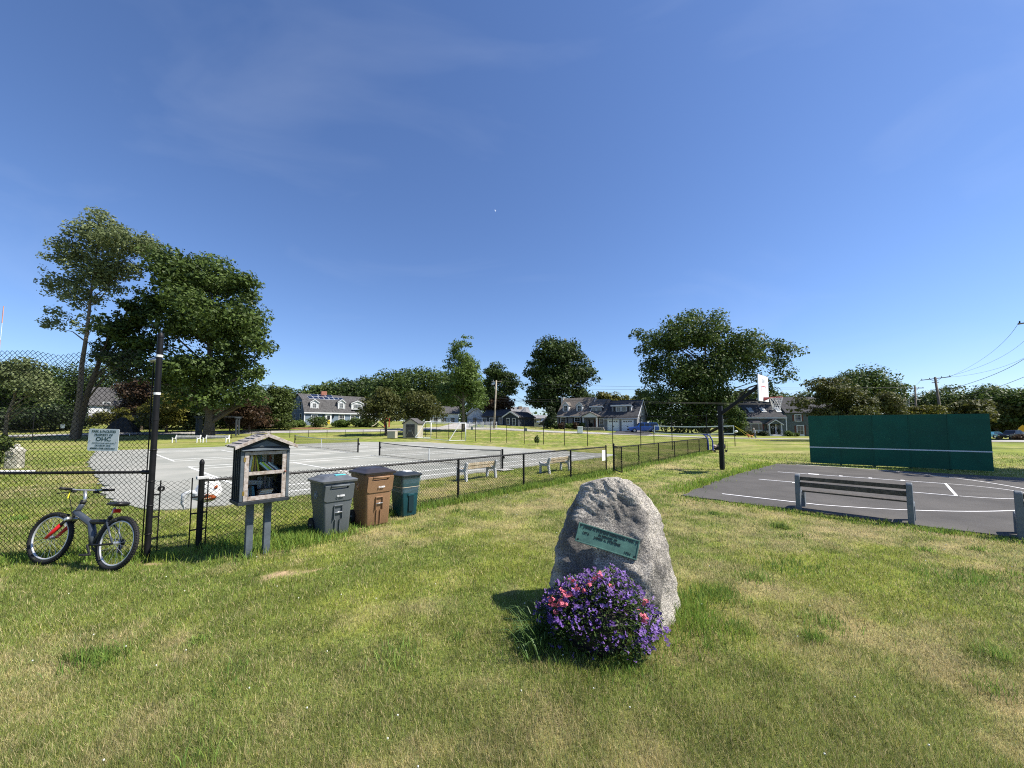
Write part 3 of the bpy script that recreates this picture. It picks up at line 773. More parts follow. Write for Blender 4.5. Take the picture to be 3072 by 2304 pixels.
# books: every one a thing of its own
Mw = lib.matrix_world
libM = Matrix.Translation(lib.location) @ Matrix.Rotation(LIB_A, 4, 'Z')
def book(x, y, z, w, h, dep, tilt, c, lab, lie=False, group='books in the little library'):
    m = mat('book_%02d%02d%02d' % tuple(int(q * 99) for q in c), c, 0.55, 0.08, 30)
    t = thing('book', lab, 'book', (0, 0, 0), 0, group)
    t.matrix_world = libM @ Matrix.Translation((x, y, z)) @ Matrix.Rotation(tilt, 4, 'Y')
    pg = mat('book_pages', (0.62, 0.57, 0.47), 0.8, 0.1, 60)
    if not lie:
        MB().b2(0, 0.004, 0, dep, 0, h).b2(w - 0.004, w, 0, dep, 0, h).b2(0.004, w - 0.004, 0, 0.004, 0, h).build('cover', m, t)
        MB().b2(0.0045, w - 0.0045, 0.0045, dep - 0.006, 0.004, h - 0.004).build('pages', pg, t)
    else:
        MB().b2(0, h, 0, dep, 0, 0.004).b2(0, h, 0, dep, w - 0.004, w).b2(0, 0.004, 0.0, dep, 0.004, w - 0.004).build('cover', m, t)
        MB().b2(0.0045, h - 0.004, 0.003, dep - 0.004, 0.0045, w - 0.0045).build('pages', pg, t)
fy = -hd + 0.05; sz = 1.2285
up = [(-0.225, .018, .21, 4, (0.55, 0.42, 0.36), 'pale pink book at the left end of the upper shelf'), (-0.20, .026, .245, 6, (0.75, 0.74, 0.70), 'tall white book near the left end of the upper shelf'),
      (-0.168, .024, .225, 5, (0.68, 0.52, 0.05), 'yellow book beside the tall white book'), (-0.143, .016, .22, 3, (0.03, 0.03, 0.03), 'thin black book right of the yellow book'),
      (-0.122, .014, .24, 0, (0.55, 0.3, 0.07), 'thin upright orange-tan book on the upper shelf'), (-0.105, .022, .225, -6, (0.04, 0.03, 0.03), 'black book leaning right of the tan book'),
      (-0.083, .012, .24, -9, (0.66, 0.5, 0.05), 'thin mustard book leaning on the black book'), (-0.069, .012, .225, -11, (0.5, 0.6, 0.03), 'thin lime book leaning beside the mustard book'),
      (-0.04, .026, .2, -36, (0.5, 0.68, 0.66), 'pale aqua book slumped at an angle on the upper shelf'), (0.0, .024, .205, -37, (0.42, 0.66, 0.03), 'bright lime green book slumped on the upper shelf'),
      (0.034, .014, .2, -38, (0.72, 0.7, 0.72), 'thin white book slumped right of the lime book'), (0.055, .02, .205, -39, (0.05, 0.04, 0.05), 'dark book slumped between the white and grey books'),
      (0.085, .024, .2, -40, (0.6, 0.68, 0.72), 'light grey-blue book slumped near the right end'), (0.115, .016, .2, -41, (0.05, 0.16, 0.19), 'dark teal book slumped at the right end')]
for x, w, h, ti, c, lab in up:
    if ti < -30: x, ti, h = x + 0.09, ti - 8, h * 0.88
    book(x, fy, sz + (w * math.sin(R(ti)) if ti > 0 else 0.0), w, h, 0.15, R(ti), c, lab)
rr = random.Random(8)
bk = [((0.5, 0.5, 0.46), 'cream'), ((0.25, 0.27, 0.25), 'grey'), ((0.4, 0.42, 0.38), 'sage'), ((0.12, 0.2, 0.18), 'dark green'), ((0.05, 0.26, 0.3), 'teal'), ((0.6, 0.58, 0.52), 'ivory'), ((0.5, 0.48, 0.44), 'stone'), ((0.06, 0.06, 0.07), 'black'), ((0.3, 0.08, 0.06), 'maroon'), ((0.55, 0.54, 0.5), 'white')]
for k, (c, nm) in enumerate(bk): book(-0.13 + k * 0.032, hd - 0.15, sz + 0.055, 0.027, 0.2 + rr.uniform(-0.015, 0.015), 0.12, 0, c, '%s book in the back row of the upper shelf' % nm)
lo = ZB + 0.0205
low = [(-0.235, .03, .17, 3, (0.25, 0.16, 0.1), 'brown book at the left end of the lower shelf'), (-0.195, .02, .15, -4, (0.62, 0.6, 0.58), 'small white book low on the left of the lower shelf'),
       (-0.165, .03, .19, -5, (0.05, 0.06, 0.06), 'black book upright on the lower shelf'), (-0.13, .03, .18, -7, (0.04, 0.14, 0.2), 'dark blue book upright on the lower shelf')]
for x, w, h, ti, c, lab in low: book(x, fy, lo + (w * math.sin(R(ti)) if ti > 0 else 0), w, h, 0.14, R(ti), c, lab)
zst = lo
for k, (w, h, c, lab) in enumerate(((.02, .27, (0.3, 0.3, 0.3), 'grey book at the bottom of the flat pile'), (.026, .25, (0.12, 0.1, 0.09), 'dark book second from the bottom of the flat pile'), (.03, .17, (0.7, 0.42, 0.28), 'peach book in the middle of the flat pile'), (.022, .165, (0.66, 0.55, 0.42), 'cream book near the top of the flat pile'), (.014, .15, (0.5, 0.3, 0.15), 'tan book on top of the flat pile'))):
    book(-0.09 + k * 0.018, fy - 0.01, zst, w, h, 0.13, R(0), c, lab, True); zst += w + 0.001
for k, c in enumerate(((0.2, 0.22, 0.23), (0.3, 0.32, 0.34), (0.1, 0.1, 0.1), (0.25, 0.2, 0.2), (0.12, 0.15, 0.16), (0.3, 0.3, 0.3), (0.08, 0.08, 0.09))):
    book(-0.02 + k * 0.03, hd - 0.14, lo + 0.1, 0.025, 0.18 + rr.uniform(-0.02, 0.02), 0.11, 0, c, 'dim book %s in the back row of the lower shelf' % ('first', 'second', 'third', 'fourth', 'fifth', 'sixth', 'seventh')[k])
MBp = MB()
for k in range(7): MBp.box((-0.135 + 0.004 * (k % 3), fy + 0.05, lo + 0.205 + k * 0.009), (0.22, 0.15, 0.004), Matrix.Rotation(R(2 + k * 0.8), 3, 'Y'))
pp = thing('paper_stack', 'stack of loose grey papers lying over the lower shelf books', 'papers', (0, 0, 0)); pp.matrix_world = libM
MBp.build('sheets', mat('paper_grey', (0.42, 0.43, 0.42), 0.8, 0.1, 20), pp)

# ------------------------------------------------------------------ bins
def bin_loops(levels, n=6):
    """levels: (z, half width, front y, back y, corner radius)"""
    L = []
    for z, hx, yf, yb, r in levels:
        lp_ = []
        for cx_, cy_, a0 in ((hx - r, yb - r, 0), (-hx + r, yb - r, 90), (-hx + r, yf + r, 180), (hx - r, yf + r, 270)):
            for k in range(n + 1):
                a = R(a0 + 90 * k / n); lp_.append((cx_ + r * math.cos(a), cy_ + r * math.sin(a), z))
        L.append(lp_)
    return L
def cart(name, label, pos, rz, H, Wt, Wb, D, col, lidcol, number, stick=None, group='wheeled bins beside the fence', speck=0.06):
    t = thing(name, label, 'bin', pos, rz, group)
    m = mat(name + '_plastic', col, 0.55, speck, 90, 0.12, 120, spec=0.3); ml = mat(name + '_lid', lidcol, 0.42, 0.12, 10, spec=0.45)
    h0 = H * 0.90
    MB().loft(bin_loops([(0.0, Wb / 2, -D * 0.36, D * 0.36, .04), (0.02, Wb / 2 + .01, -D * 0.38, D * 0.40, .05), (h0 * 0.52, (Wb * .45 + Wt * .55) / 2 - .01, -D * 0.43, D * 0.46, .05), (h0 * 0.56, (Wb * .42 + Wt * .58) / 2, -D * 0.44, D * 0.47, .05), (h0, Wt / 2, -D * 0.49, D * 0.5, .05)])).build('body', m, t, auto=40)
    # front apron: slanted shoulder with recessed handle
    yf = lambda z: -D * (0.38 + 0.11 * z / h0)
    za, zb = h0 * 0.66, h0 * 0.94
    w_ = Wt * 0.44
    ap = [(-w_, zb), (-w_ * 1.0, za), (-w_ * .8, za - .03), (w_ * .8, za - .03), (w_, za), (w_, zb), (w_ * .62, zb + .0), (w_ * .55, zb - .075), (-w_ * .55, zb - .075), (-w_ * .62, zb)]
    hi = MB(); n = len(ap)
    vs = [(x, yf(z) - (0.018 + 0.035 * (z - za) / (zb - za)), z) for x, z in ap] + [(x, yf(z) + 0.01, z) for x, z in ap]
    hi.add(vs, [tuple(range(n)), ] + [(i, n + i, n + (i + 1) % n, (i + 1) % n) for i in range(n)])
    hi.build('apron', m, t, bevel=0.006)
    MB().tube([(-w_ * .62, yf(zb) - .05, zb - .015), (w_ * .62, yf(zb) - .05, zb - .015)], 0.022, 8).build('front_grip', m, t, smooth=True)
    # lower channel with the lifting bar
    dk = mat(name + '_recess', tuple(c * 0.75 for c in col), 0.7, 0.1, 30)
    zc = h0 * 0.40
    chn = MB()
    chn.b2(-0.075, -0.065, yf(zc) - 0.03, yf(zc) + .03, zc - .1, zc + .13); chn.b2(0.065, 0.075, yf(zc) - .03, yf(zc) + .03, zc - .1, zc + .13); chn.b2(-0.075, 0.075, yf(zc) - .034, yf(zc) + .03, zc + .13, zc + .15)
    chn.build('bar_housing', m, t, bevel=0.004)
    fl_ = MB()
    for x in (-0.05, 0.03): fl_.prism([(yf(0.0) - 0.02, 0.01), (yf(zc - .1) - 0.026, zc - .1), (yf(zc - .1) + 0.02, zc - .1), (yf(0.0) + 0.02, 0.01)], x, x + 0.014, 'x')
    fl_.build('front_rib', m, t, bevel=0.003)
    MB().tube([(-0.066, yf(zc) - .022, zc + .02), (0.066, yf(zc) - .022, zc + .02)], 0.011, 8).build('lift_bar', M_steel, t, smooth=True)
    MB().b2(-0.1, 0.1, D * 0.42, D * 0.48, 0.09, 0.12).build('axle', M_black, t)
    for x in (-Wb / 2 - 0.02, Wb / 2 + 0.02):
        wv = MB().tube([(x - 0.025, D * 0.44, 0.125), (x + 0.025, D * 0.44, 0.125)], 0.125, 20)
        wo = wv.build('wheel', M_rubber, t, auto=40)
        MB().tube([(x - 0.029 if x < 0 else x + 0.025, D * 0.44, 0.125), (x - 0.025 if x < 0 else x + 0.029, D * 0.44, 0.125)], 0.02, 10).build('hub', M_steel, wo)
    # lid
    ls = [(h0 - .015, Wt / 2 + .03, -D * .5 - .035, D * .5 + .03, .05), (h0 + .02, Wt / 2 + .035, -D * .5 - .045, D * .5 + .03, .05), (h0 + .035, Wt / 2 + .01, -D * .5 - .02, D * .5 + .02, .05), (h0 + .04, Wt / 2 - .02, -D * .5 + .01, D * .5 - .0, .05), (h0 + .055, Wt / 2 - .05, -D * .5 + .05, D * .5 - .03, .05), (h0 + .085, Wt / 2 - .09, -D * .5 + .12, D * .5 - .08, .06), (h0 + .092, Wt / 2 - .14, -D * .5 + .2, D * .5 - .14, .05)]
    ld = MB().loft(bin_loops(ls)).build('lid', ml, t, auto=30)
    for x in (-Wt * .22, Wt * .22): MB().prism([(-D * .5 + .03, h0 + .042), (-D * .5 + .14, h0 + .093), (D * .5 - .1, h0 + .1), (D * .5 - .04, h0 + .05)], x - .012, x + .012, 'x').build('lid_rib', ml, ld, bevel=0.004)
    MB().tube([(-Wt * .4, D * .5 + .02, h0 + .01), (Wt * .4, D * .5 + .02, h0 + .01)], 0.016, 8).build('rear_handle', ml, t)
    if number: lettering(number, 0.045, mat('bin_white_print', (0.8, 0.8, 0.8), 0.6), t, (0.02, yf((za + zb) / 2 - .04) - 0.045, (za + zb) / 2 - .062), rot=(R(84), 0, 0), ext=0.002, sx=0.62, bold=0.001)
    if stick is not None:
        MB().b2(-0.02, 0.16, -D * .5 + .135, -D * .5 + .215, h0 + .091, h0 + .1005).build('sticker', mat('sticker_teal', stick, 0.4, 0.1, 30), ld, rot=None)
    # round town emblem on the left side
    em = MB(); xs_ = -(Wb * .2 + Wt * .8) / 2 - 0.001
    me_ = mat(name + '_emblem', tuple(min(1, c * 2.6 + .05) for c in col), 0.6)
    for r_ in (0.075, 0.052): em.ring((xs_, 0.02, h0 * .74), r_, 0.0028, 'x', 28, 4)
    em.build('emblem_ring', me_, t, rot=(0, 0, 0))
    MB().ring((xs_ - .001, 0.02, h0 * .74), 0.022, 0.012, 'x', 6, 4).build('emblem_mark', me_, t)
    for k in range(16):
        a = R(k * 22.5); MB().box((xs_ - .001, 0.02 + 0.0635 * math.cos(a), h0 * .74 + 0.0635 * math.sin(a)), (0.002, 0.006, 0.010)).build('emblem_letter', me_, t)
    return t
b0, b1 = G(972, 1609), G(1046, 1598)
n_dir = lambda a, b: math.atan2((b - a).y, (b - a).x)
def place_bin(pxa, pya, pxb, pyb, back, rz):
    a, b = G(pxa, pya), G(pxb, pyb); m_ = (a + b) / 2
    return m_ + Vector((-math.sin(rz), math.cos(rz), 0)) * back
rzb = R(47)
cart('grey_bin', 'grey wheeled bin with a teal sticker on its lid, nearest the library box', place_bin(972, 1609, 1046, 1598, .24, rzb), rzb, 1.03, .58, .43, .62, (0.10, 0.113, 0.122), (0.105, 0.112, 0.12), 'FO 105004', (0.12, 0.62, 0.68), speck=0.08)
cart('brown_bin', 'brown wheeled bin with a dark lid between the grey and teal bins', place_bin(1092, 1579, 1173, 1570, .26, rzb), rzb, 1.10, .60, .46, .66, (0.25, 0.145, 0.08), (0.035, 0.03, 0.032), 'FO-106304', speck=0.22)
# teal bin with a clear liner
tp = place_bin(1207, 1551, 1254, 1544, .22, rzb)
t = thing('teal_bin', 'small dark teal bin with a clear plastic liner and cord, farthest in the row', 'bin', tp, rzb, 'wheeled bins beside the fence')
M_teal = mat('teal_plastic', (0.006, 0.050, 0.064), 0.45, 0.1, 20, spec=0.4)
MB().loft(bin_loops([(0, .17, -.19, .2, .05), (.02, .18, -.2, .21, .05), (.45, .2, -.22, .24, .05), (.84, .235, -.25, .28, .05)])).build('body', M_teal, t, auto=40)
MB().b2(-0.05, 0.07, -.235, -.2, .1, .42).build('recess_shade', mat('teal_shaded', (0.003, 0.02, 0.026), 0.6), t, bevel=0.006)  # raised block, its teal darkened to stand for a recess in shade
MB().b2(-0.07, 0.085, -.242, -.2, .42, .47).build('front_ledge', M_teal, t, bevel=0.008)
M_film = bpy.data.materials.new('clear_film'); M_film.use_nodes = True
_n = M_film.node_tree.nodes; _l = M_film.node_tree.links
_tr = _n.new('ShaderNodeBsdfTransparent'); _tr.inputs[0].default_value = (0.86, 0.92, 0.93, 1); _gl = _n.new('ShaderNodeBsdfGlossy'); _gl.inputs['Roughness'].default_value = 0.22; _df = _n.new('ShaderNodeBsdfDiffuse'); _df.inputs[0].default_value = (0.7, 0.76, 0.78, 1)
_a1 = _n.new('ShaderNodeMixShader'); _a1.inputs[0].default_value = 0.4; _l.new(_df.outputs[0], _a1.inputs[1]); _l.new(_gl.outputs[0], _a1.inputs[2])
_mx = _n.new('ShaderNodeMixShader'); _mx.inputs[0].default_value = 0.07; _l.new(_tr.outputs[0], _mx.inputs[1]); _l.new(_a1.outputs[0], _mx.inputs[2]); _l.new(_mx.outputs[0], _n['Material Output'].inputs['Surface'])
loops = bin_loops([(.5, .235, -.26, .27, .06), (.56, .225, -.25, .26, .05), (.60, .222, -.246, .257, .05), (.68, .236, -.262, .272, .05), (.76, .24, -.264, .278, .05), (.85, .25, -.268, .29, .05)], 8)
rr = random.Random(2)
loops = [[(x * (1 + rr.uniform(-.022, .022)), y * (1 + rr.uniform(-.022, .022)), z + rr.uniform(-.012, .012) + (rr.uniform(-.05, .03) if i == 0 else 0)) for x, y, z in lp_] for i, lp_ in enumerate(loops)]
MB().loft(loops, False).build('liner', M_film, t)
MB().loft([[(x * 1.015, y * 1.015, z + dz) for x, y, z in bin_loops([(.605, .225, -.25, .26, .05)])[0]] for dz in (0, .011)], False).build('cord', mat('cord', (0.5, 0.42, 0.3), 0.7), t)
ld = MB().loft(bin_loops([(.835, .265, -.285, .3, .06), (.86, .27, -.29, .3, .06), (.88, .25, -.27, .28, .05), (.885, .22, -.24, .25, .05), (.91, .17, -.18, .2, .05), (.915, .1, -.12, .12, .05)])).build('lid', mat('teal_lid', (0.025, 0.03, 0.034), 0.4, 0.1, 10), t, auto=35)
MB().prism([(-.05, -.10), (.1, -.12), (.13, .06), (.02, .09), (-.06, .04)], .90, .925, 'z').build('lid_label', mat('white_film', (0.66, 0.68, 0.68), 0.5, 0.15, 12), ld)

# ------------------------------------------------------------------ white bag hung on the fence behind the gate post
bp_ = P(625, 1468, 6.75)
mb = MB(); rr = random.Random(12); L = []
prof = [(0.20, .02), (0.19, .06), (.14, .12), (.07, .16), (-.01, .185), (-.10, .20), (-.16, .17), (-.20, .08), (-.21, .02)]
for z, r_ in prof:
    lp_ = []
    for k in range(18):
        a = 2 * math.pi * k / 18; w = 1 + rr.uniform(-.14, .14) + .1 * math.sin(3 * a + z * 9)
        lp_.append((r_ * w * math.cos(a) + (.02 if z > .1 else 0.03 * z), r_ * .42 * w * math.sin(a), z + rr.uniform(-.012, .012)))
    L.append(lp_)
t = thing('plastic_bag', 'crumpled white plastic bag with an orange print hanging on the fence', 'bag', bp_, LIB_A - 0.3)
mb.loft(L).build('bag_body', mat('white_plastic', (0.74, 0.74, 0.73), 0.4, 0.06, 20), t, auto=50)
pr = MB(); M_or = mat('orange_print', (0.42, 0.10, 0.03), 0.45, 0.15, 10); M_cream = mat('cream_print', (0.7, 0.62, 0.5), 0.5)
pr.ball((0.03, -0.055, -.11), (.115, .045, .07), 16, 8)
pr.build('printed_ball', M_or, t, smooth=True)
MB().tube([(-.07, -.085, -.13), (-.01, -.104, -.09), (.06, -.1, -.075), (.12, -.07, -.08)], .007, 5).tube([(-.05, -.085, -.15), (.02, -.1, -.14), (.1, -.08, -.12)], .006, 5).build('print_stripe', M_cream, t)
MB().prism([(.09, .02), (.14, .03), (.13, .08), (.1, .06)], -.085, -.055, 'y').build('print_patch', M_or, t)
MB().tube([(-.15, 0, -.06), (-.24, 0, -.02), (-.31, 0, -.06), (-.33, .0, -.2), (-.31, 0, -.3)], [.05, .035, .05, .035, .01], 7).build('bag_tail', mat('white_plastic2', (0.6, 0.62, 0.63), 0.35, 0.08, 15), t, auto=60)
# ------------------------------------------------------------------ bicycle leaning on the tall fence
rw, fw = G(328, 1712), G(126, 1692)
rz = math.atan2((fw - rw).y, (fw - rw).x)
bk = thing('bicycle', 'dark mountain bike with red fork and knobbly tyres leaning on the tall fence', 'bicycle', (rw.x, rw.y, 0.0), rz)
bk.rotation_euler = Euler((R(11), 0, rz), 'XYZ')
WB = max(1.04, (fw - rw).length); WR = 0.342
M_frame = mat('bike_frame', (0.045, 0.055, 0.07), 0.32, 0.15, 8, spec=0.6); M_red = mat('fork_red', (0.5, 0.008, 0.012), 0.35, 0.1, 10, spec=0.5)
M_alu = mat('bike_alloy', (0.55, 0.56, 0.57), 0.3, 0.1, 30, metal=0.8); M_blk = mat('bike_black', (0.014, 0.014, 0.015), 0.5, 0.2, 20)
M_rim = mat('rim_silver', (0.6, 0.6, 0.6), 0.35, 0.08, 20, metal=0.5)
def wheel(x, turn=0.0):
    w = thing('wheel', None, None, (x, 0, WR), turn); w.parent = bk
    ty = MB().ring((0, 0, 0), WR - .026, .027, 'y', 48, 10)
    for k in range(64):
        a = 2 * math.pi * k / 64
        for s_ in (-.013, .013): ty.box(((WR - .001) * math.cos(a + s_ * 2), s_, (WR - .001) * math.sin(a + s_ * 2)), (.010, .014, .013), Matrix.Rotation(-a, 3, 'Y'))
    ty.build('tyre', M_rubber, w, auto=50)
    MB().ring((0, 0, 0), WR - .062, .013, 'y', 48, 6, 1.0).build('rim', M_rim, w, smooth=True)
    sp = MB()
    for k in range(28):
        a = 2 * math.pi * k / 28; b = a + (0.42 if k % 4 < 2 else -0.42); y = .028 if k % 2 else -.028
        sp.tube([(.022 * math.cos(b), y, .022 * math.sin(b)), ((WR - .068) * math.cos(a), 0, (WR - .068) * math.sin(a))], .0016, 3, False)
    tag(sp.build('spokes', M_alu, w), kind='stuff')
    MB().tube([(0, -.05, 0), (0, -.03, 0), (0, -.029, 0), (0, .029, 0), (0, .03, 0), (0, .05, 0)], [.012, .012, .026, .026, .012, .012], 12).build('hub', M_alu, w, auto=40)
wheel(0.0); wheel(WB, 0.10)
HT = Vector((WB - .36, 0, .74)); BB = Vector((.42, 0, .30)); ST = Vector((.26, 0, .62))
MB().tube([HT + Vector((.05, 0, -.03)), HT + Vector((-.01, 0, -.06)), (.545, 0, .56), (.47, 0, .44), BB], [.035, .04, .042, .042, .036], 12).build('down_tube', M_frame, bk, smooth=True)
MB().tube([(.56, 0, .585), (.54, 0, .587), (.30, 0, .60), (.27, 0, .60)], [.028, .034, .034, .028], 12).build('shock_body', M_blk, bk, smooth=True)
MB().tube([ST + Vector((-.02, 0, .05)), ST, BB], [.021, .021, .021], 10).build('seat_tube', M_frame, bk, smooth=True)
for y in (-.045, .045):
    MB().tube([ST + Vector((-.01, y * .5, -.02)), (.12, y * 1.2, .5), (0, y * 1.3, WR)], [.012, .011, .010], 8).build('seat_stay', M_frame, bk, smooth=True)
    MB().tube([BB + Vector((0, y * .8, 0)), (.2, y * 1.2, .31), (0, y * 1.3, WR)], [.014, .012, .011], 8).build('chain_stay', M_blk, bk, smooth=True)
MB().tube([HT + Vector((-.035, 0, .085)), HT + Vector((.045, 0, -.09))], .03, 12).build('head_tube', M_frame, bk, smooth=True)
fd = Vector((WB, 0, WR)) - (HT + Vector((.06, 0, -.12)))
for y in (-.055, .055):
    a = HT + Vector((.075, y, -.14)); b = Vector((WB - .01, y, WR))
    MB().tube([a, a.lerp(b, .45)], .017, 10).build('fork_stanchion', M_blk, bk, smooth=True)
    MB().tube([a.lerp(b, .28), a.lerp(b, .9), b], [.024, .021, .017], 10).build('fork_leg', M_red, bk, smooth=True)
MB().box(HT + Vector((.07, 0, -.13)), (.07, .15, .045), Matrix.Rotation(R(25), 3, 'Y')).build('fork_crown', M_alu, bk, bevel=.01)
MB().prism([(WB - .12, .60), (WB - .09, .62), (WB - .04, .52), (WB - .07, .49)], -.085, -.078, 'y').build('fork_decal', M_white, bk)
stem = HT + Vector((-.04, 0, .09)); bar_c = stem + Vector((.03, 0, .17))
MB().tube([stem, stem + Vector((-.015, 0, .06)), bar_c + Vector((0, 0, 0))], [.02, .018, .018], 10).build('stem', M_alu, bk, smooth=True)
MB().tube([stem + Vector((.01, 0, -.01)), stem + Vector((-.005, 0, .03))], .032, 10).build('headset', M_blk, bk, smooth=True)
MB().tube([bar_c + Vector((-.05, -.29, .02)), bar_c + Vector((-.01, -.1, .005)), bar_c + Vector((-.01, .1, .005)), bar_c + Vector((-.05, .29, .02))], .013, 8).build('handlebar', M_alu, bk, smooth=True)
for s_ in (-1, 1):
    MB().tube([bar_c + Vector((-.055, s_ * .31, .022)), bar_c + Vector((-.035, s_ * .18, .013))], .019, 10).build('grip', M_blk, bk, smooth=True)
    MB().tube([bar_c + Vector((-.02, s_ * .15, -.01)), bar_c + Vector((.035, s_ * .17, -.03)), bar_c + Vector((.03, s_ * .28, -.05))], .007, 6).build('brake_lever', M_blk, bk)
    MB().box(bar_c + Vector((0, s_ * .13, -.015)), (.05, .05, .035)).build('shifter', M_blk, bk, bevel=.008)
    MB().tube([bar_c + Vector((.03, s_ * .15, -.03)), bar_c + Vector((.09, s_ * .09, -.12)), HT + Vector((.05, s_ * .05, .0)), HT + Vector((.0, s_ * .045, -.12))], .004, 5).build('cable', M_blk, bk)
MB().b2(bar_c.x - .003, bar_c.x + .003, .16, .175, bar_c.z - .11, bar_c.z - .01).build('tag', mat('yellow_tag', (0.6, 0.55, 0.04), 0.5), bk)
sp_ = ST + Vector((-.055, 0, .17))
MB().tube([ST + Vector((-.015, 0, .04)), sp_], .014, 8).build('seat_post', M_alu, bk, smooth=True)
MB().tube([ST + Vector((-.01, 0, .015)), ST + Vector((-.02, 0, .05))], .026, 8).build('seat_clamp', M_blk, bk)
sd = [[(x, w_ * math.cos(2 * math.pi * k / 12), z + h_ * math.sin(2 * math.pi * k / 12)) for k in range(12)] for x, w_, z, h_ in ((sp_.x + .16, .012, sp_.z + .045, .012), (sp_.x + .12, .024, sp_.z + .05, .022), (sp_.x + .02, .04, sp_.z + .045, .028), (sp_.x - .06, .075, sp_.z + .05, .032), (sp_.x - .12, .085, sp_.z + .055, .034), (sp_.x - .15, .06, sp_.z + .055, .02))]
MB().loft(sd).build('saddle', mat('saddle_black', (0.016, 0.016, 0.018), 0.42, 0.1, 10), bk, smooth=True)
MB().box(sp_ + Vector((-.045, 0, -.04)), (.03, .08, .05)).build('rear_reflector', mat('reflector_red', (0.5, 0.01, 0.01), 0.3), bk, bevel=.005)
cr_ = MB().ring(tuple(BB + Vector((0, -.05, 0))), .085, .012, 'y', 28, 5, .3); cr_.ring(tuple(BB + Vector((0, -.043, 0))), .06, .01, 'y', 24, 5, .3)
cr_.build('chainring', M_blk, bk, smooth=True)
for s_ in (-1, 1):
    e = BB + Vector((-.12 * s_, s_ * .075, -.11 * s_))
    MB().bar(BB + Vector((0, s_ * .06, 0)), e, .016, .026).build('crank', M_blk, bk, bevel=.004)
    MB().box(e + Vector((0, s_ * .05, 0)), (.09, .09, .022)).build('pedal', M_blk, bk, bevel=.006)
ch = MB()
ch.tube([BB + Vector((0, -.05, .085)), (0, -.05, WR + .035)], .005, 4).tube([BB + Vector((0, -.05, -.085)), (.03, -.05, WR - .09), (0, -.05, WR - .03)], .005, 4).build('chain', M_blk, bk)
MB().tube([(0, -.035, WR), (0, -.06, WR)], .05, 16).build('cassette', M_blk, bk)
MB().bar((.01, -.07, WR - .02), (.05, -.07, WR - .13), .02, .035).build('derailleur', M_blk, bk)
MB().box((.10, 0, WR + .29), (.05, .1, .03)).build('rear_brake', M_blk, bk, bevel=.006)
MB().box((WB - .11, 0, WR + .31), (.05, .12, .03)).build('front_brake', M_blk, bk, bevel=.006)

# ------------------------------------------------------------------ benches
def bench(label, p0, p1, front, h, m_frame, slat_mats, group, seat_d=0.46, back=(2, 0.10), seat=(3, 0.09), style='post', wpost=0.12):
    """p0 -> p1 along the back posts; front = +1 when the seat is on the left of that direction"""
    d = p1 - p0; L = d.length
    t = thing('bench', label, 'bench', p0, math.atan2(d.y, d.x), group)
    sgn = front; hs = h * (0.46 if style == 'post' else .53); k = wpost
    def poly():
        if style == 'post':
            p = [(-.02, -.08), (k - .02, -.08), (k - .03, hs - .06), (seat_d - .08, hs - .06), (seat_d - .03, -.08), (seat_d + .07, -.08), (seat_d + .05, hs - .04)]
            p += [(seat_d + .03, hs + .015), (seat_d - .05, hs + .025), (k, hs + .01), (k - .01, hs + .1)]
            p += [(k - .03, h - .03), (k - .05, h - .005), (k - .075, h), (0.0, h - .015), (-.025, h - .045), (-.035, hs)]
        else:
            p = [(-.10, -.05), (-.02, -.05), (.03, hs - .05), (seat_d - .04, hs - .06), (seat_d - .02, -.05), (seat_d + .06, -.05), (seat_d + .04, hs + .02), (seat_d + .08, hs + .09), (seat_d + .05, hs + .12), (seat_d - .06, hs + .05), (.08, hs + .04), (-.04, h - .02), (-.07, h), (-.12, h - .03), (-.05, hs)]
        return [(sgn * a, b) for a, b in p]
    for x in (0.0, L):
        MB().prism(poly(), x - .045, x + .045, 'x').build('end_frame', m_frame, t, bevel=.012)
    nb, wb = back
    for i in range(nb):
        z = ((h * .72, h * .885)[i] if style == 'post' else hs + .12 + (h - hs - .17) * (i + .5) / nb); y = (.02 if style == 'post' else -.03 - .03 * i / nb)
        MB().b2(.046, L - .046, sgn * (y - .0), sgn * (y + .04), z - wb * (.5 if i == 0 else .42), z + wb * (.5 if i == 0 else .42)).build('back_slat', slat_mats[i % len(slat_mats)], t, bevel=.006)
    ns, ws = seat
    for i in range(ns):
        y = k + .03 + (seat_d - k - .05) * (i + .5) / ns
        MB().b2(.046, L - .046, sgn * (y - ws / 2), sgn * (y + ws / 2), hs + .026, hs + .06).build('seat_slat', slat_mats[i % len(slat_mats)], t, bevel=.006)
    return t
M_plas = mat('grey_bench_frame', (0.135, 0.155, 0.172), 0.6, 0.1, 12, 0.15, 60)
M_slatd = mat('dark_slat', (0.105, 0.094, 0.080), 0.75, scale=16, col2=(0.05, 0.045, 0.038), bump=0.4, bscale=40)
ba, bb = G(2396, 1529), G(2735, 1574)
bench('grey framed bench with dark slats on the lawn edge, seen from behind', ba, bb, 1, .80, M_plas, [M_slatd], 'benches facing the basketball court')
du = (bb - ba).normalized(); bc = G(3067, 1617); 
bench('grey framed bench cut off by the right edge of the picture', bc, bc + du * 1.86, 1, .80, M_plas, [M_slatd], 'benches facing the basketball court')
M_conc = mat('pale_bench_frame', (0.44, 0.45, 0.46), 0.8, 0.15, 12)
M_tan = mat('tan_slat', (0.52, 0.45, 0.33), 0.75, scale=10, col2=(0.35, 0.27, 0.17))
a_, b_ = G(1396, 1443), G(1466, 1430)
bench('pale bench with tan slats beside the near tennis net, nearer the bins', a_, a_ + U * 1.45, 1, .64, M_conc, [M_tan], 'benches beside the tennis court', .38, (2, .11), (2, .10), 'cast', .1)
a_, b_ = G(1645, 1420), G(1700, 1413)
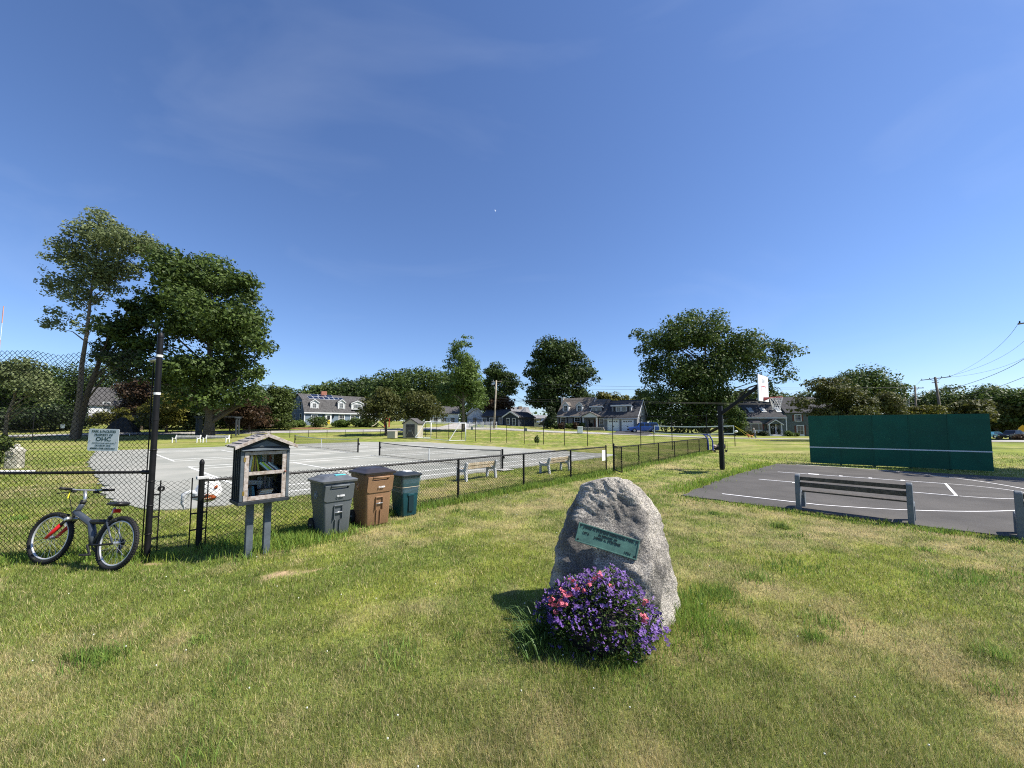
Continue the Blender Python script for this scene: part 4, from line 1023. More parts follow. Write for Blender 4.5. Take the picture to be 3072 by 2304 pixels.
bench('pale bench with tan slats beside the court, nearer the open gate', a_, a_ + U * 1.45, 1, .64, M_conc, [M_tan], 'benches beside the tennis court', .38, (2, .11), (2, .10), 'cast', .1)
M_wbench = mat('white_bench', (0.72, 0.72, 0.7), 0.7, 0.08, 5)
M_wslat = mat('white_slat', (0.66, 0.64, 0.58), 0.7, scale=3, col2=(0.45, 0.42, 0.36))
a_, b_ = G(527, 1327), G(600, 1327)
bench('white bench under the big maple, left of the pair', b_, a_, 1, .86, M_wbench, [M_wslat], 'white benches under the maple', .45, (2, .13), (2, .12), 'cast', .1)
a_, b_ = G(618, 1327), G(686, 1327)
bench('white bench under the big maple, right of the pair', b_, a_, 1, .86, M_wbench, [M_wslat], 'white benches under the maple', .45, (2, .13), (2, .12), 'cast', .1)

# ------------------------------------------------------------------ boulder, plaque, planter
BD = 4.16
bo = thing('memorial_boulder', 'tall grey granite boulder with a green bronze plaque on its face', 'boulder', (P(1850, 1700, BD).x, BD, 0))
zprof = [(-.15, -.64, .68), (0.0, -.67, .70), (.2, -.68, .665), (.4, -.655, .62), (.58, -.62, .60), (.72, -.585, .58), (.835, -.545, .565), (.93, -.505, .545), (1.02, -.46, .51), (1.11, -.41, .455), (1.19, -.36, .38), (1.25, -.31, .30), (1.295, -.25, .22), (1.325, -.18, .13), (1.345, -.09, .04)]
n_s, n_z = 150, 130
zz_ = -.15 + 1.495 * (1 - (1 - np.linspace(0, 1, n_z)) ** 1.6)
xl = np.interp(zz_, [p[0] for p in zprof], [p[1] for p in zprof]); xr = np.interp(zz_, [p[0] for p in zprof], [p[2] for p in zprof])
dep = np.interp(zz_, [-.15, .3, .8, 1.1, 1.25, 1.345], [.86, .84, .70, .54, .36, .06])
frontlean = np.interp(zz_, [-.15, .25, .5, 1.0, 1.345], [0.0, .02, .07, .24, .42])     # the face leans back towards the top
sec = [(-1.0, .50), (-.98, .30), (-.90, .17), (-.6, .08), (-.2, .0), (.15, -.06), (.34, -.09), (.44, -.05), (.60, .10), (.80, .31), (.95, .50), (1.0, .66), (.93, .84), (.6, .98), (0, 1.0), (-.6, .95), (-.93, .76)]
ss = np.array(sec); cl = np.vstack([ss, ss[:1]]); seg = np.sqrt(((cl[1:] - cl[:-1]) ** 2).sum(1)); cum = np.concatenate([[0], np.cumsum(seg)]); tt = np.linspace(0, cum[-1], n_s, endpoint=False)
sx_ = np.interp(tt, cum, cl[:, 0]); sy_ = np.interp(tt, cum, cl[:, 1])
for _ in range(2):
    sx_ = (np.roll(sx_, 1) + sx_ * 2 + np.roll(sx_, -1)) / 4; sy_ = (np.roll(sy_, 1) + sy_ * 2 + np.roll(sy_, -1)) / 4
Xb = ((xl + xr) / 2)[:, None] + ((xr - xl) / 2)[:, None] * sx_[None]
Yb = -.42 + frontlean[:, None] + dep[:, None] * sy_[None]
Zb = zz_[:, None] * np.ones(n_s)[None]
top_f = np.clip((zz_ - 1.15) / .2, 0, 1)[:, None]
# broad facets and pits
q1 = fbm(Xb * 2.2 + Yb * 1.7 + 5, Zb * 2.6 + Yb, 3, 3) - .5; q2 = fbm(Xb * 7 + Yb * 5, Zb * 7 - Yb * 3, 13, 4) - .5; q3 = fbm(Xb * 26 + Yb * 20, Zb * 26, 33, 3) - .5
ridge = -np.abs(fbm(Xb * 3.4 + Yb, Zb * 2.4 + Xb * 1.2, 51, 3) - .5) * 2 + .2
amp = (q1 * .08 + q2 * .07 + q3 * .026 + ridge * .06) * (1 - .45 * top_f)
ctr = np.stack([((xl + xr) / 2)[:, None] * np.ones(n_s)[None], np.full_like(Xb, -.02) + frontlean[:, None] * .6, np.clip(Zb, .1, 1.0)], -1)
dirn = np.stack([Xb, Yb, Zb], -1) - ctr; dirn[..., 2] *= .5; dirn /= np.linalg.norm(dirn, axis=-1, keepdims=True)
pt = np.stack([Xb, Yb, Zb], -1) + dirn * amp[..., None]
# hollow scar in the upper face
hx, hzc = .10, 1.02
g_ = np.exp(-(((Xb - hx) / .20) ** 2 + ((Zb - hzc) / .17) ** 2) ** 2) * (dirn[..., 1] < -.2)
pt[..., 1] += g_ * .05
vt = np.vstack([pt.reshape(-1, 3), [[(xl[-1] + xr[-1]) / 2, frontlean[-1] - .42 + .02, 1.35]]])
i_, j_ = np.meshgrid(np.arange(n_s), np.arange(n_z - 1)); a = j_ * n_s + i_; b = j_ * n_s + (i_ + 1) % n_s
f4 = np.stack([a, b, b + n_s, a + n_s], -1).reshape(-1, 4)
me = bpy.data.meshes.new('stone')
me.from_pydata(vt.tolist(), [], f4.tolist() + [((n_z - 1) * n_s + k, (n_z - 1) * n_s + (k + 1) % n_s, len(vt) - 1) for k in range(n_s)])
M_gran = bpy.data.materials.new('granite'); M_gran.use_nodes = True
_n = M_gran.node_tree.nodes; _l = M_gran.node_tree.links; _b = _n['Principled BSDF']; _b.inputs['Roughness'].default_value = 0.88; _b.inputs['Specular IOR Level'].default_value = 0.2
_t = _n.new('ShaderNodeTexCoord')
def _noise(sc, det, ro, lo, hi, c0, c1):
    z = _n.new('ShaderNodeTexNoise'); z.inputs['Scale'].default_value = sc; z.inputs['Detail'].default_value = det; z.inputs['Roughness'].default_value = ro; _l.new(_t.outputs['Object'], z.inputs['Vector'])
    r = _n.new('ShaderNodeValToRGB'); r.color_ramp.elements[0].position = lo; r.color_ramp.elements[0].color = (*c0, 1); r.color_ramp.elements[1].position = hi; r.color_ramp.elements[1].color = (*c1, 1); _l.new(z.outputs['Fac'], r.inputs['Fac'])
    return z, r
_, rA = _noise(70, 5, .8, .40, .62, (0.17, 0.155, 0.14), (0.86, 0.79, 0.68))
_, rB = _noise(2.6, 7, .66, .40, .58, (0.52, 0.52, 0.53), (1, 1, 1))
_m = _n.new('ShaderNodeMix'); _m.data_type = 'RGBA'; _m.blend_type = 'MULTIPLY'; _m.inputs['Factor'].default_value = 0.85
_l.new(rA.outputs['Color'], _m.inputs['A']); _l.new(rB.outputs['Color'], _m.inputs['B'])
# black lichen crust: three ragged patches of their own shape on the weathered face
_prev = _m.outputs['Result']
for cx_, cz_, rx_, rz_ in ((.05, .99, .33, .24), (-.45, .62, .24, .50), (.30, .40, .15, .26)):
    mpn = _n.new('ShaderNodeMapping'); mpn.vector_type = 'TEXTURE'; mpn.inputs['Location'].default_value = (cx_, -.45, cz_); mpn.inputs['Scale'].default_value = (rx_, 2.5, rz_)
    zw = _n.new('ShaderNodeTexNoise'); zw.inputs['Scale'].default_value = 5; zw.inputs['Detail'].default_value = 8; zw.inputs['Roughness'].default_value = .7; _l.new(_t.outputs['Object'], zw.inputs['Vector'])
    ln = _n.new('ShaderNodeVectorMath'); ln.operation = 'LENGTH'; _l.new(_t.outputs['Object'], mpn.inputs['Vector']); _l.new(mpn.outputs[0], ln.inputs[0])
    ad = _n.new('ShaderNodeMath'); ad.operation = 'MULTIPLY_ADD'; ad.inputs[1].default_value = 2.4; _l.new(zw.outputs['Fac'], ad.inputs[0]); _l.new(ln.outputs['Value'], ad.inputs[2])
    rp_ = _n.new('ShaderNodeMapRange'); rp_.inputs['From Min'].default_value = 1.75; rp_.inputs['From Max'].default_value = 2.15; rp_.inputs['To Min'].default_value = .62; rp_.inputs['To Max'].default_value = 0.0; _l.new(ad.outputs[0], rp_.inputs['Value'])
    mm = _n.new('ShaderNodeMix'); mm.data_type = 'RGBA'; mm.inputs['B'].default_value = (0.055, 0.055, 0.058, 1); _l.new(rp_.outputs[0], mm.inputs['Factor']); _l.new(_prev, mm.inputs['A']); _prev = mm.outputs['Result']
_l.new(_prev, _b.inputs['Base Color'])
zB, _ = _noise(55, 7, .7, 0, 1, (0, 0, 0), (1, 1, 1))
_bp = _n.new('ShaderNodeBump'); _bp.inputs['Strength'].default_value = 1.0; _bp.inputs['Distance'].default_value = 0.035; _l.new(zB.outputs['Fac'], _bp.inputs['Height']); _l.new(_bp.outputs['Normal'], _b.inputs['Normal'])
me.materials.append(M_gran); me.polygons.foreach_set('use_smooth', [True] * len(me.polygons))
stone = link('stone', me, bo)
# plaque
pcx = (P(1823, 1620, BD - .30)); pl = thing('plaque', None, None, (pcx.x - bo.location.x, 0, pcx.z)); pl.parent = bo
fy_ = float(np.interp(pcx.z, zz_, frontlean)) - .42
pl.location = (pcx.x - bo.location.x - .01, fy_ - .072, pcx.z)
pl.rotation_euler = Euler((R(-17), R(15.5), R(-8)), 'YXZ')
M_bronze = mat('verdigris', (0.075, 0.175, 0.14), 0.55, scale=9, col2=(0.045, 0.11, 0.092), bump=0.2, bscale=40, spec=0.4); M_bronzed = mat('dark_bronze', (0.012, 0.022, 0.02), 0.5)
PW, PH = .60, .185
MB().b2(-PW / 2, PW / 2, 0, .03, -PH / 2, PH / 2).build('plate', M_bronze, pl, bevel=.004)
bdr = MB()
for z in (-PH / 2 + .006, PH / 2 - .006): bdr.b2(-PW / 2, PW / 2, -.006, -.0005, z - .006, z + .006)
for x in (-PW / 2 + .006, PW / 2 - .006): bdr.b2(x - .006, x + .006, -.006, -.0005, -PH / 2 + .012, PH / 2 - .012)
bdr.build('border', M_bronze, pl, bevel=.002)
for x in (-PW / 2 + .025, PW / 2 - .025):
    for z in (-PH / 2 + .025, PH / 2 - .025): MB().tube([(x, -.007, z), (x, 0, z)], .009, 10).build('bolt', M_bronzed, pl)
for body, x, z, s, sx in (('JAMES A. STEVENS MEMORIAL PARK', 0, .062, .034, .92), ('IN MEMORY OF', 0.0, .026, .028, .95), ('JAMES A. STEVENS', 0.0, -.006, .034, .95), ('1876', -.215, .006, .034, 1.0), ('1934', .205, -.058, .034, 1.0)):
    lettering(body, s, M_bronzed, pl, (x, -.001, z), ext=.0022, sx=sx, bold=.0006)
# tub of flowers
tp_ = G(1790, 1925)
fp = thing('flower_tub', 'dark tub spilling over with purple and pink flowers in front of the boulder', 'planter', (tp_.x, tp_.y, 0))
M_tub = mat('dark_tub', (0.022, 0.018, 0.015), 0.7, 0.3, 10, 0.3, 30)
tub = []
for z, r_ in ((0, .235), (.04, .25), (.18, .275), (.30, .285), (.34, .29), (.345, .27)):
    tub.append([(r_ * math.cos(2 * math.pi * k / 36), r_ * math.sin(2 * math.pi * k / 36), z) for k in range(36)])
MB().loft(tub).build('tub', M_tub, fp, auto=40)
for z in (.07, .27): MB().ring((0, 0, z), .262 if z < .1 else .285, .008, 'z', 36, 4).build('hoop_band', M_black, fp)
rng = np.random.default_rng(21)
def mound(n):
    th = rng.uniform(0, 2 * np.pi, n); r_ = np.sqrt(rng.random(n))
    ex = .53 + .05 * np.sin(3 * th) + .04 * np.sin(5 * th + 1); ey = .36 + .03 * np.sin(4 * th)
    x = np.cos(th) * r_ * ex + .02; y = np.sin(th) * r_ * ey - .02
    h = .64 * (1 - .62 * r_ ** 2.2) * (1 - .10 * np.clip(x, 0, 1)) * (.74 + .46 * fbm(x * 5 + 9, y * 5 + 4, 17, 3))
    # trailing curtains on the right and front
    low = (r_ > .72) & (rng.random(n) < np.where((x > .12), .85, .22))
    h = np.where(low, h * rng.uniform(.08, .95, n), h)
    return x, y, h
nl = 6500
x, y, h = mound(nl); k_ = rng.uniform(.45, 1.0, nl); z = h * k_ + .02; z = np.maximum(z, .02)
th = rng.uniform(0, 2 * np.pi, nl); el = rng.uniform(-.4, 1.1, nl); L_ = rng.uniform(.018, .042, nl)
dv = np.stack([np.cos(th) * np.cos(el), np.sin(th) * np.cos(el), np.sin(el)], 1) * L_[:, None]; sv = np.stack([-np.sin(th), np.cos(th), rng.uniform(-.4, .4, nl)], 1) * (L_ * .3)[:, None]
c_ = np.stack([x, y, z], 1)
v4 = np.stack([c_, c_ + dv * .5 + sv, c_ + dv, c_ + dv * .5 - sv], 1).reshape(-1, 3)
tag(raw('foliage', v4, np.arange(nl * 4), 4, leaf_mat('flower_leaf', (0.018, 0.035, 0.010), (0.07, 0.12, 0.022), .25), fp, tint=rng.random(nl)), kind='stuff')
stm = MB()
for k in range(60):
    x, y, h = mound(1); p = Vector((x[0], y[0], max(h[0], .03))); q = Vector((x[0] * .35, y[0] * .35, .32))
    stm.tube([q, q.lerp(p, .5) + Vector((0, 0, .06)), p], .003, 3, False)
tag(stm.build('stems', mat('stem_green', (0.06, 0.09, 0.02), 0.7), fp), kind='stuff')
def fan_flower(c0, npet, rad, wid, sweep, curl, seed):
    mb = MB(); r_ = random.Random(seed)
    for k in range(npet):
        a = R(-sweep / 2 + sweep * k / max(1, npet - 1)) + r_.uniform(-.08, .08); L = rad * r_.uniform(.85, 1.1)
        d = Vector((math.cos(a), math.sin(a), 0)); s_ = Vector((-d.y, d.x, 0)) * wid
        mb.add([d * .12 * L, d * .6 * L + s_ + Vector((0, 0, curl * .5)), d * L + Vector((0, 0, curl * .4)), d * .6 * L - s_ + Vector((0, 0, curl * .5))], [(0, 1, 2, 3)])
    return mb
M_pur = [mat('petal_violet_%d' % k, c, 0.6, 0.12, 60) for k, c in enumerate(((0.15, 0.075, 0.29), (0.21, 0.12, 0.38), (0.105, 0.048, 0.20)))]
M_pink = mat('petal_pink', (0.58, 0.13, 0.18), 0.6, 0.2, 60)
meshes_p = []
for k in range(6):
    mb = MB()
    for q in range(3):
        f = fan_flower(0, 5, .019, .0055, 190, .004, k * 9 + q); rr = random.Random(k * 5 + q)
        rot = Euler((rr.uniform(-.7, .7), rr.uniform(-.7, .7), rr.uniform(0, 6.28))).to_matrix(); o_ = Vector((rr.uniform(-.018, .018), rr.uniform(-.018, .018), rr.uniform(-.008, .012)))
        mb.add([rot @ Vector(v) + o_ for v in f.v], f.f)
    meshes_p.append(mb.mesh('blossom', M_pur[k % 3]))
x, y, h = mound(300); spill = rng.random(300) < .16; x = np.where(spill, .28 + .24 * rng.random(300), x); y = np.where(spill, -.38 + .3 * rng.random(300), y); h = np.where(spill, .05 + .24 * rng.random(300), h); zz2 = np.maximum(h * rng.uniform(.92, 1.03, 300) + .02, .05)
for k in range(300):
    o = link('blossom', meshes_p[k % 6], fp, 0, (x[k], y[k], zz2[k]), (rng.uniform(.1, .9), rng.uniform(-.4, .4), rng.uniform(-.8, .8)))
    s_ = rng.uniform(.7, 1.15); o.scale = (s_, s_, s_)
# many more small purple blossoms too small to tell apart
xs2, ys2, hs2 = mound(1100); mbv = MB()
for k in range(1100):
    f = fan_flower(0, 5, .017, .005, 200, .003, k); rot = Euler((rng.uniform(.1, .9), rng.uniform(-.5, .5), rng.uniform(0, 6.28))).to_matrix(); o_ = Vector((xs2[k], ys2[k], max(hs2[k] * rng.uniform(.85, 1.0), .04)))
    mbv.add([rot @ (Vector(v) * .95) + o_ for v in f.v], f.f)
tag(mbv.build('small_blossoms', M_pur[0], fp), kind='stuff')
pk = []
for k in range(3):
    mb = MB(); rr = random.Random(70 + k)
    for q in range(7):
        f = fan_flower(0, 5, .017, .007, 320, .004, 200 + k * 9 + q); rot = Euler((rr.uniform(-1, 1), rr.uniform(-1, 1), rr.uniform(0, 6.28))).to_matrix(); o_ = Vector((rr.uniform(-.025, .025), rr.uniform(-.025, .025), rr.uniform(-.018, .025)))
        mb.add([rot @ Vector(v) + o_ for v in f.v], f.f)
    pk.append(mb.mesh('pink_blossom', M_pink))
for px, py in ((1677, 1711), (1640, 1732), (1665, 1748), (1795, 1718), (1772, 1736), (1740, 1755), (1715, 1770), (1728, 1774), (1832, 1764), (1680, 1770), (1614, 1790), (1670, 1794), (1657, 1830), (1662, 1826), (1616, 1834), (1617, 1855), (1952, 1786), (1933, 1879), (1965, 1872), (1960, 1860)):
    q = P(px, py, tp_.y - .22 - (py - 1790) * .0009 if py < 1800 else tp_.y - .3) - fp.location
    q.x = max(-.48, min(.5, q.x * .82 + rng.normal(0, .04) + .03)); q.y = -.3 * math.sqrt(max(.05, 1 - (q.x / .54) ** 2)) * (.35 + .65 * min(1, (.7 - q.z) / .45))
    q.z = max(.14, min(q.z, .66 * (1 - .62 * min(1, math.hypot(q.x / .53, q.y / .36)) ** 2.2)))
    o = link('pink_blossom', pk[(px + py) % 3], fp, 0, q, (rng.uniform(.2, .9), rng.uniform(-.4, .4), rng.uniform(0, 6)))
# arching strap leaves beside the tub
wl = []
for k in range(42):
    a = rng.uniform(2.0, 4.6); L = rng.uniform(.18, .42); b0_ = Vector((rng.uniform(-.62, -.45), rng.uniform(-.3, .2), 0)); dx, dy = math.cos(a) * L * .7, math.sin(a) * L * .5; hh = L * rng.uniform(.45, .75); wv = Vector((-dy, dx, 0)).normalized() * .006
    pts_ = [b0_ + Vector((dx * s_, dy * s_, hh * math.sin(s_ * 2.3))) for s_ in (0, .3, .6, .85, 1.0)]
    mbv = []
    for i, p in enumerate(pts_): w_ = wv * (1 - .2 * i); mbv += [p - w_, p + w_]
    wl.append(mbv)
mb = MB()
for q in wl: mb.add(q, [(i * 2, i * 2 + 1, i * 2 + 3, i * 2 + 2) for i in range(4)])
o = mb.build('strap_leaf_plant', mat('strap_leaf', (0.055, 0.10, 0.025), 0.5, 0.3, 20), loc=(tp_.x, tp_.y, 0)); tag(o, 'clump of arching green strap leaves left of the flower tub', 'plant')

# ------------------------------------------------------------------ basketball hoop
hp = G(2167, 1409); dn = Vector((.677, -.736, 0)); reach = 2.1
hoop = thing('basketball_hoop', 'black pole basketball hoop with white backboard, red rim and white net', 'hoop', hp, math.atan2(dn.y, dn.x))
MB().b2(-.085, .085, -.085, .085, -.2, 2.78).build('pole', M_black, hoop, bevel=.01)
bx_ = reach - .42
MB().bar((.02, 0, 2.42), (bx_ - .06, 0, 3.62), .12, .14).build('arm', M_black, hoop, bevel=.008)
MB().bar((bx_ * .48, 0, 2.98), (bx_ - .02, 0, 2.98), .08, .09).build('lower_arm', M_black, hoop, bevel=.006)
MB().ring((bx_ - .22, -.06, 3.0), .03, .012, 'y', 12, 6).build('hook', M_steel, hoop, smooth=True)
MB().b2(bx_ - .08, bx_ - .03, -.3, .3, 3.2, 3.75).build('board_bracket', M_black, hoop, bevel=.006)
bd_ = MB().b2(bx_ - .03, bx_ + .01, -.69, .69, 2.9, 3.97).build('backboard', mat('backboard_white', (0.8, 0.81, 0.8), 0.4, 0.04, 3), hoop, bevel=.012)
sq = MB(); sq.b2(bx_ + .011, bx_ + .014, -.3, .3, 3.5, 3.53); sq.b2(bx_ + .011, bx_ + .014, -.3, -.285, 3.1, 3.5); sq.b2(bx_ + .011, bx_ + .014, .285, .3, 3.1, 3.5)
sq.build('target_square', mat('board_red', (0.55, 0.05, 0.05), 0.5), bd_)
sq2 = MB()
for k in range(3): sq2.b2(bx_ + .011, bx_ + .0135, -.16, .16, 3.66 + k * .055, 3.695 + k * .055)
sq2.build('board_print', mat('board_grey_print', (0.4, 0.4, 0.4), 0.5), bd_)
MB().prism([(bx_ + .01, 2.93), (bx_ + .01, 3.07), (reach - .2, 3.06), (reach - .2, 3.03)], -.09, .09, 'y').build('rim_bracket', mat('rim_red', (0.42, 0.07, 0.07), 0.45, 0.15, 20), hoop)
MB().ring((reach, 0, 3.05), .228, .011, 'z', 32, 6).build('rim', MATS['rim_red'], hoop, smooth=True)
nt_ = MB(); rr = random.Random(6)
NR = [(.228, 3.04), (.21, 2.97), (.18, 2.87), (.155, 2.77), (.14, 2.67), (.13, 2.6), (.145, 2.55)]
for k in range(12):
    for sg_ in (-1, 1):
        pts_ = []
        for i, (r_, z) in enumerate(NR):
            a = 2 * math.pi * (k + sg_ * i * .5) / 12 + rr.uniform(-.06, .06); pts_.append((reach + r_ * math.cos(a), r_ * math.sin(a), z + rr.uniform(-.012, .012)))
        nt_.tube(pts_, .0075, 4, False)
tag(nt_.build('net', mat('net_cord', (0.72, 0.71, 0.68), 0.8), hoop), kind='stuff')

# ------------------------------------------------------------------ green practice wall
wl_, wr_ = G(2431, 1389.5), G(2983, 1416)
d = wr_ - wl_; Lw = d.length
gw = thing('practice_wall', 'dark green plywood tennis practice wall with a white net line', 'wall', wl_, math.atan2(d.y, d.x))
M_green = mat('green_board', (0.002, 0.088, 0.048), 0.55, scale=1.1, col2=(0.003, 0.066, 0.038), bump=0.05, bscale=20, spec=0.3)
for k in range(5):
    a, b = Lw * k / 5, Lw * (k + 1) / 5
    MB().b2(a + .006, b - .006, -.02 + (k % 2) * .004, .0, .03, 2.42).build('panel', M_green if k % 2 else mat('green_board_faded', (0.004, 0.095, 0.056), 0.6, scale=1.7, col2=(0.004, 0.074, 0.043), bump=0.05, bscale=20), gw, bevel=.004)
    MB().b2(b - .05, b + .05, .001, .1, -.1, 2.40).build('stud', mat('green_frame', (0.004, 0.05, 0.035), 0.7), gw) if k < 4 else None
    if k < 4: MB().b2(b - .02, b + .02, -.026, -.0205, .03, 2.2).build('batten', M_green, gw)
for z in (.2, 1.2, 2.3): MB().b2(.02, Lw - .02, .101, .15, z - .06, z + .06).build('girt', MATS['green_frame'], gw)
rr = random.Random(31); M_scuff = mat('ball_scuff', (0.02, 0.10, 0.075), 0.8)
for k in range(34):      # faint ball marks on the boards
    x, z, r_ = rr.uniform(.3, Lw - .3), rr.uniform(.4, 1.9), rr.uniform(.018, .034)
    MB().tube([(x, -.0212, z), (x, -.0195, z)], r_, 9).build('ball_mark', M_scuff, gw)
MB().b2(0, Lw, -.030, -.0265, .80, .85).build('net_line', mat('net_line_white', (0.62, 0.66, 0.66), 0.6, 0.08, 4), gw)
for x in (.1, Lw - .1, Lw / 2): MB().bar((x, .15, 1.9), (x, 1.5, 0.0), .09, .09).build('brace', MATS['green_frame'], gw)

# ------------------------------------------------------------------ tennis nets
M_net = mat('tennis_net', (0.014, 0.016, 0.016), 0.9)
M_tape = mat('net_tape', (0.42, 0.45, 0.44), 0.8, 0.1, 3)
def tnet(label, a, b, hp_, sag, tape):
    d = b - a; L = d.length
    t = thing('tennis_net', label, 'net', a, math.atan2(d.y, d.x), 'tennis nets')
    for x in (0, L):
        MB().tube([(x, 0, -.1), (x, 0, hp_ + .03)], .045, 10).build('post', M_black, t, auto=40)
        MB().b2(x - .06, x + .06, -.09, -.04, hp_ * .55, hp_ * .68).build('winch', M_black, t, bevel=.01)
    top = lambda x: hp_ - sag * 4 * (x / L) * (1 - x / L)
    mb = MB(); c = .06; n = int((L - .3) / c)
    for k in range(n + 1):
        x = .15 + k * c; mb.bar((x, 0, .04), (x, 0, top(x) - .03), .003, .003)
    nr = int(hp_ / c)
    for j in range(nr):
        pts_ = [(.1 + (L - .2) * k / 12, 0, .04 + (top(.1 + (L - .2) * k / 12) - .08) * j / (nr - 1)) for k in range(13)]
        mb.tube(pts_, .0022, 3, False)
    tag(mb.build('net_mesh', M_net, t), kind='stuff')
    for y in (-.008, .008): pass
    MB().loft([[(x, -.01, top(x) - .045), (x, .01, top(x) - .045), (x, .01, top(x)), (x, -.01, top(x))] for x in [.1 + (L - .2) * k / 24 for k in range(25)]]).build('top_tape', tape, t)
    MB().tube([(.1, 0, .05), (L - .1, 0, .05)], .012, 5).build('bottom_rope', M_net, t)
    MB().b2(L / 2 - .03, L / 2 + .03, -.014, .014, .0, top(L / 2) - .046).build('centre_strap', mat('strap_white', (0.6, 0.62, 0.6), 0.8), t)
    for x in (.12, L - .12): MB().tube([(x, 0, .05), (x, 0, hp_ - .04)], .01, 5).build('side_cord', M_net, t)
tnet('nearer tennis net with dark tape between two black posts', G(1507, 1409), G(1138, 1367), .86, .10, mat('dark_tape', (0.05, 0.055, 0.055), 0.8, 0.2, 3))
tnet('farther tennis net with pale tape beyond the library box', G(1074, 1358), G(884, 1336), 1.0, .14, M_tape)
MB_ = MB().b2(-.3, .35, -.25, .25, .0, .03).build('net_post_footing', mat('footing', (0.42, 0.41, 0.38), 0.9, 0.15, 4), loc=G(1512, 1410) + Vector((0, -.1, .012)), rot=(0, 0, .8), bevel=.006)
tag(MB_, 'pale concrete footing slab at the base of the nearer net post', 'slab')
# ------------------------------------------------------------------ houses
M_roofd = mat('dark_shingles', (0.082, 0.080, 0.080), 0.9, 0.3, 3.0, 0.5, 30, spec=0.15)
M_roofb = mat('brown_shingles', (0.125, 0.112, 0.10), 0.9, 0.25, 3.0, 0.5, 30, spec=0.15)
M_roofg = mat('charcoal_shingles', (0.058, 0.058, 0.062), 0.9, 0.25, 3.0, 0.5, 30, spec=0.15)
M_brick = mat('brick', (0.30, 0.13, 0.09), 0.9, 0.35, 8)
class House:
    """local x along the front, y into the house, z up; front wall at y = 0"""
    def __init__(s, name, label, A, ang, z0, cat='house', group='houses around the park'):
        s.A = Vector((A[0], A[1], 0)); s.ang = ang; s.z0 = z0
        s.root = thing(name, label, cat, (A[0], A[1], z0), ang, group)
        s.e = Vector((math.cos(ang), math.sin(ang), 0))
    def at(s, px, py, y=0.0):
        """where a sight line meets the plane y of this house: (x, z)"""
        r = ray(px, py); n = Vector((-math.sin(s.ang), math.cos(s.ang), 0)); o = s.A + n * y
        k = o.dot(n) / r.dot(n); p = r * k
        return (p - o).dot(s.e), CAMZ + r.z * k - s.z0
    def part(s, name, mb, m, parent=None, bevel=0): return mb.build(name, m, parent or s.root, bevel=bevel)
    def window(s, x, z, w, h, nx=2, ny=2, y=0.0, trim=None, tw=.11, shutters=None, blind=False, side=None):
        """centre x, sill z; side = 'x' puts it on a gable wall at x"""
        T = trim or M_trim
        W = MB(); g = MB()
        def bx(mb, a0, a1, o0, o1, z0_, z1_):
            if side is None: mb.b2(a0, a1, y + o0, y + o1, z0_, z1_)
            else: mb.b2(x + side * -o0, x + side * -o1, a0, a1, z0_, z1_)
        c = x if side is None else y
        bx(W, c - w / 2 - tw, c - w / 2, -.07, .0, z - tw, z + h + tw); bx(W, c + w / 2, c + w / 2 + tw, -.07, .0, z - tw, z + h + tw)
        bx(W, c - w / 2, c + w / 2, -.07, .0, z + h, z + h + tw); bx(W, c - w / 2, c + w / 2, -.085, .0, z - tw, z)
        bx(W, c - w / 2, c + w / 2, -.055, -.02, z + h * .48, z + h * .52)
        for k in range(1, nx): bx(W, c - w / 2 + w * k / nx - .012, c - w / 2 + w * k / nx + .012, -.05, -.035, z, z + h)
        for k in range(1, ny * 2):
            if k == ny: continue
            bx(W, c - w / 2, c + w / 2, -.049, -.036, z + h * k / (ny * 2) - .011, z + h * k / (ny * 2) + .011)
        o = W.build('window', T, s.root)
        bx(g, c - w / 2, c + w / 2, -.03, -.004, z, z + h); g.build('pane', M_glass, o)
        if blind:
            b = MB(); bx(b, c - w / 2 + .02, c + w / 2 - .02, -.034, -.0305, z, z + h * .45); b.build('blind', M_white, o)
        if shutters:
            for sg_ in (-1, 1):
                q = MB(); xc = c + sg_ * (w / 2 + tw + .2); bx(q, xc - .17, xc + .17, -.04, .0, z - .05, z + h + .05); q.build('shutter', shutters, s.root)
        return o
def gable_roof(h, x0, x1, ye, yr, yb, ze, zr, m, ov=.25, thick=.14, name='roof'):
    sl_ = (zr - ze) / (yr - ye)
    p = [(ye - ov, ze - ov * sl_), (yr, zr), (yb + ov, ze - ov * sl_), (yb + ov, ze - ov * sl_ + thick), (yr, zr + thick), (ye - ov, ze - ov * sl_ + thick)]
    mb = MB(); o = []
    pts = [(x0, *q) for q in p] + [(x1, *q) for q in p]
    mb.add(pts, [(0, 1, 7, 6), (1, 2, 8, 7), (2, 3, 9, 8), (3, 4, 10, 9), (4, 5, 11, 10), (5, 0, 6, 11), (0, 5, 4, 1), (1, 4, 3, 2), (6, 7, 10, 11), (7, 8, 9, 10)])
    return h.part(name, mb, m)
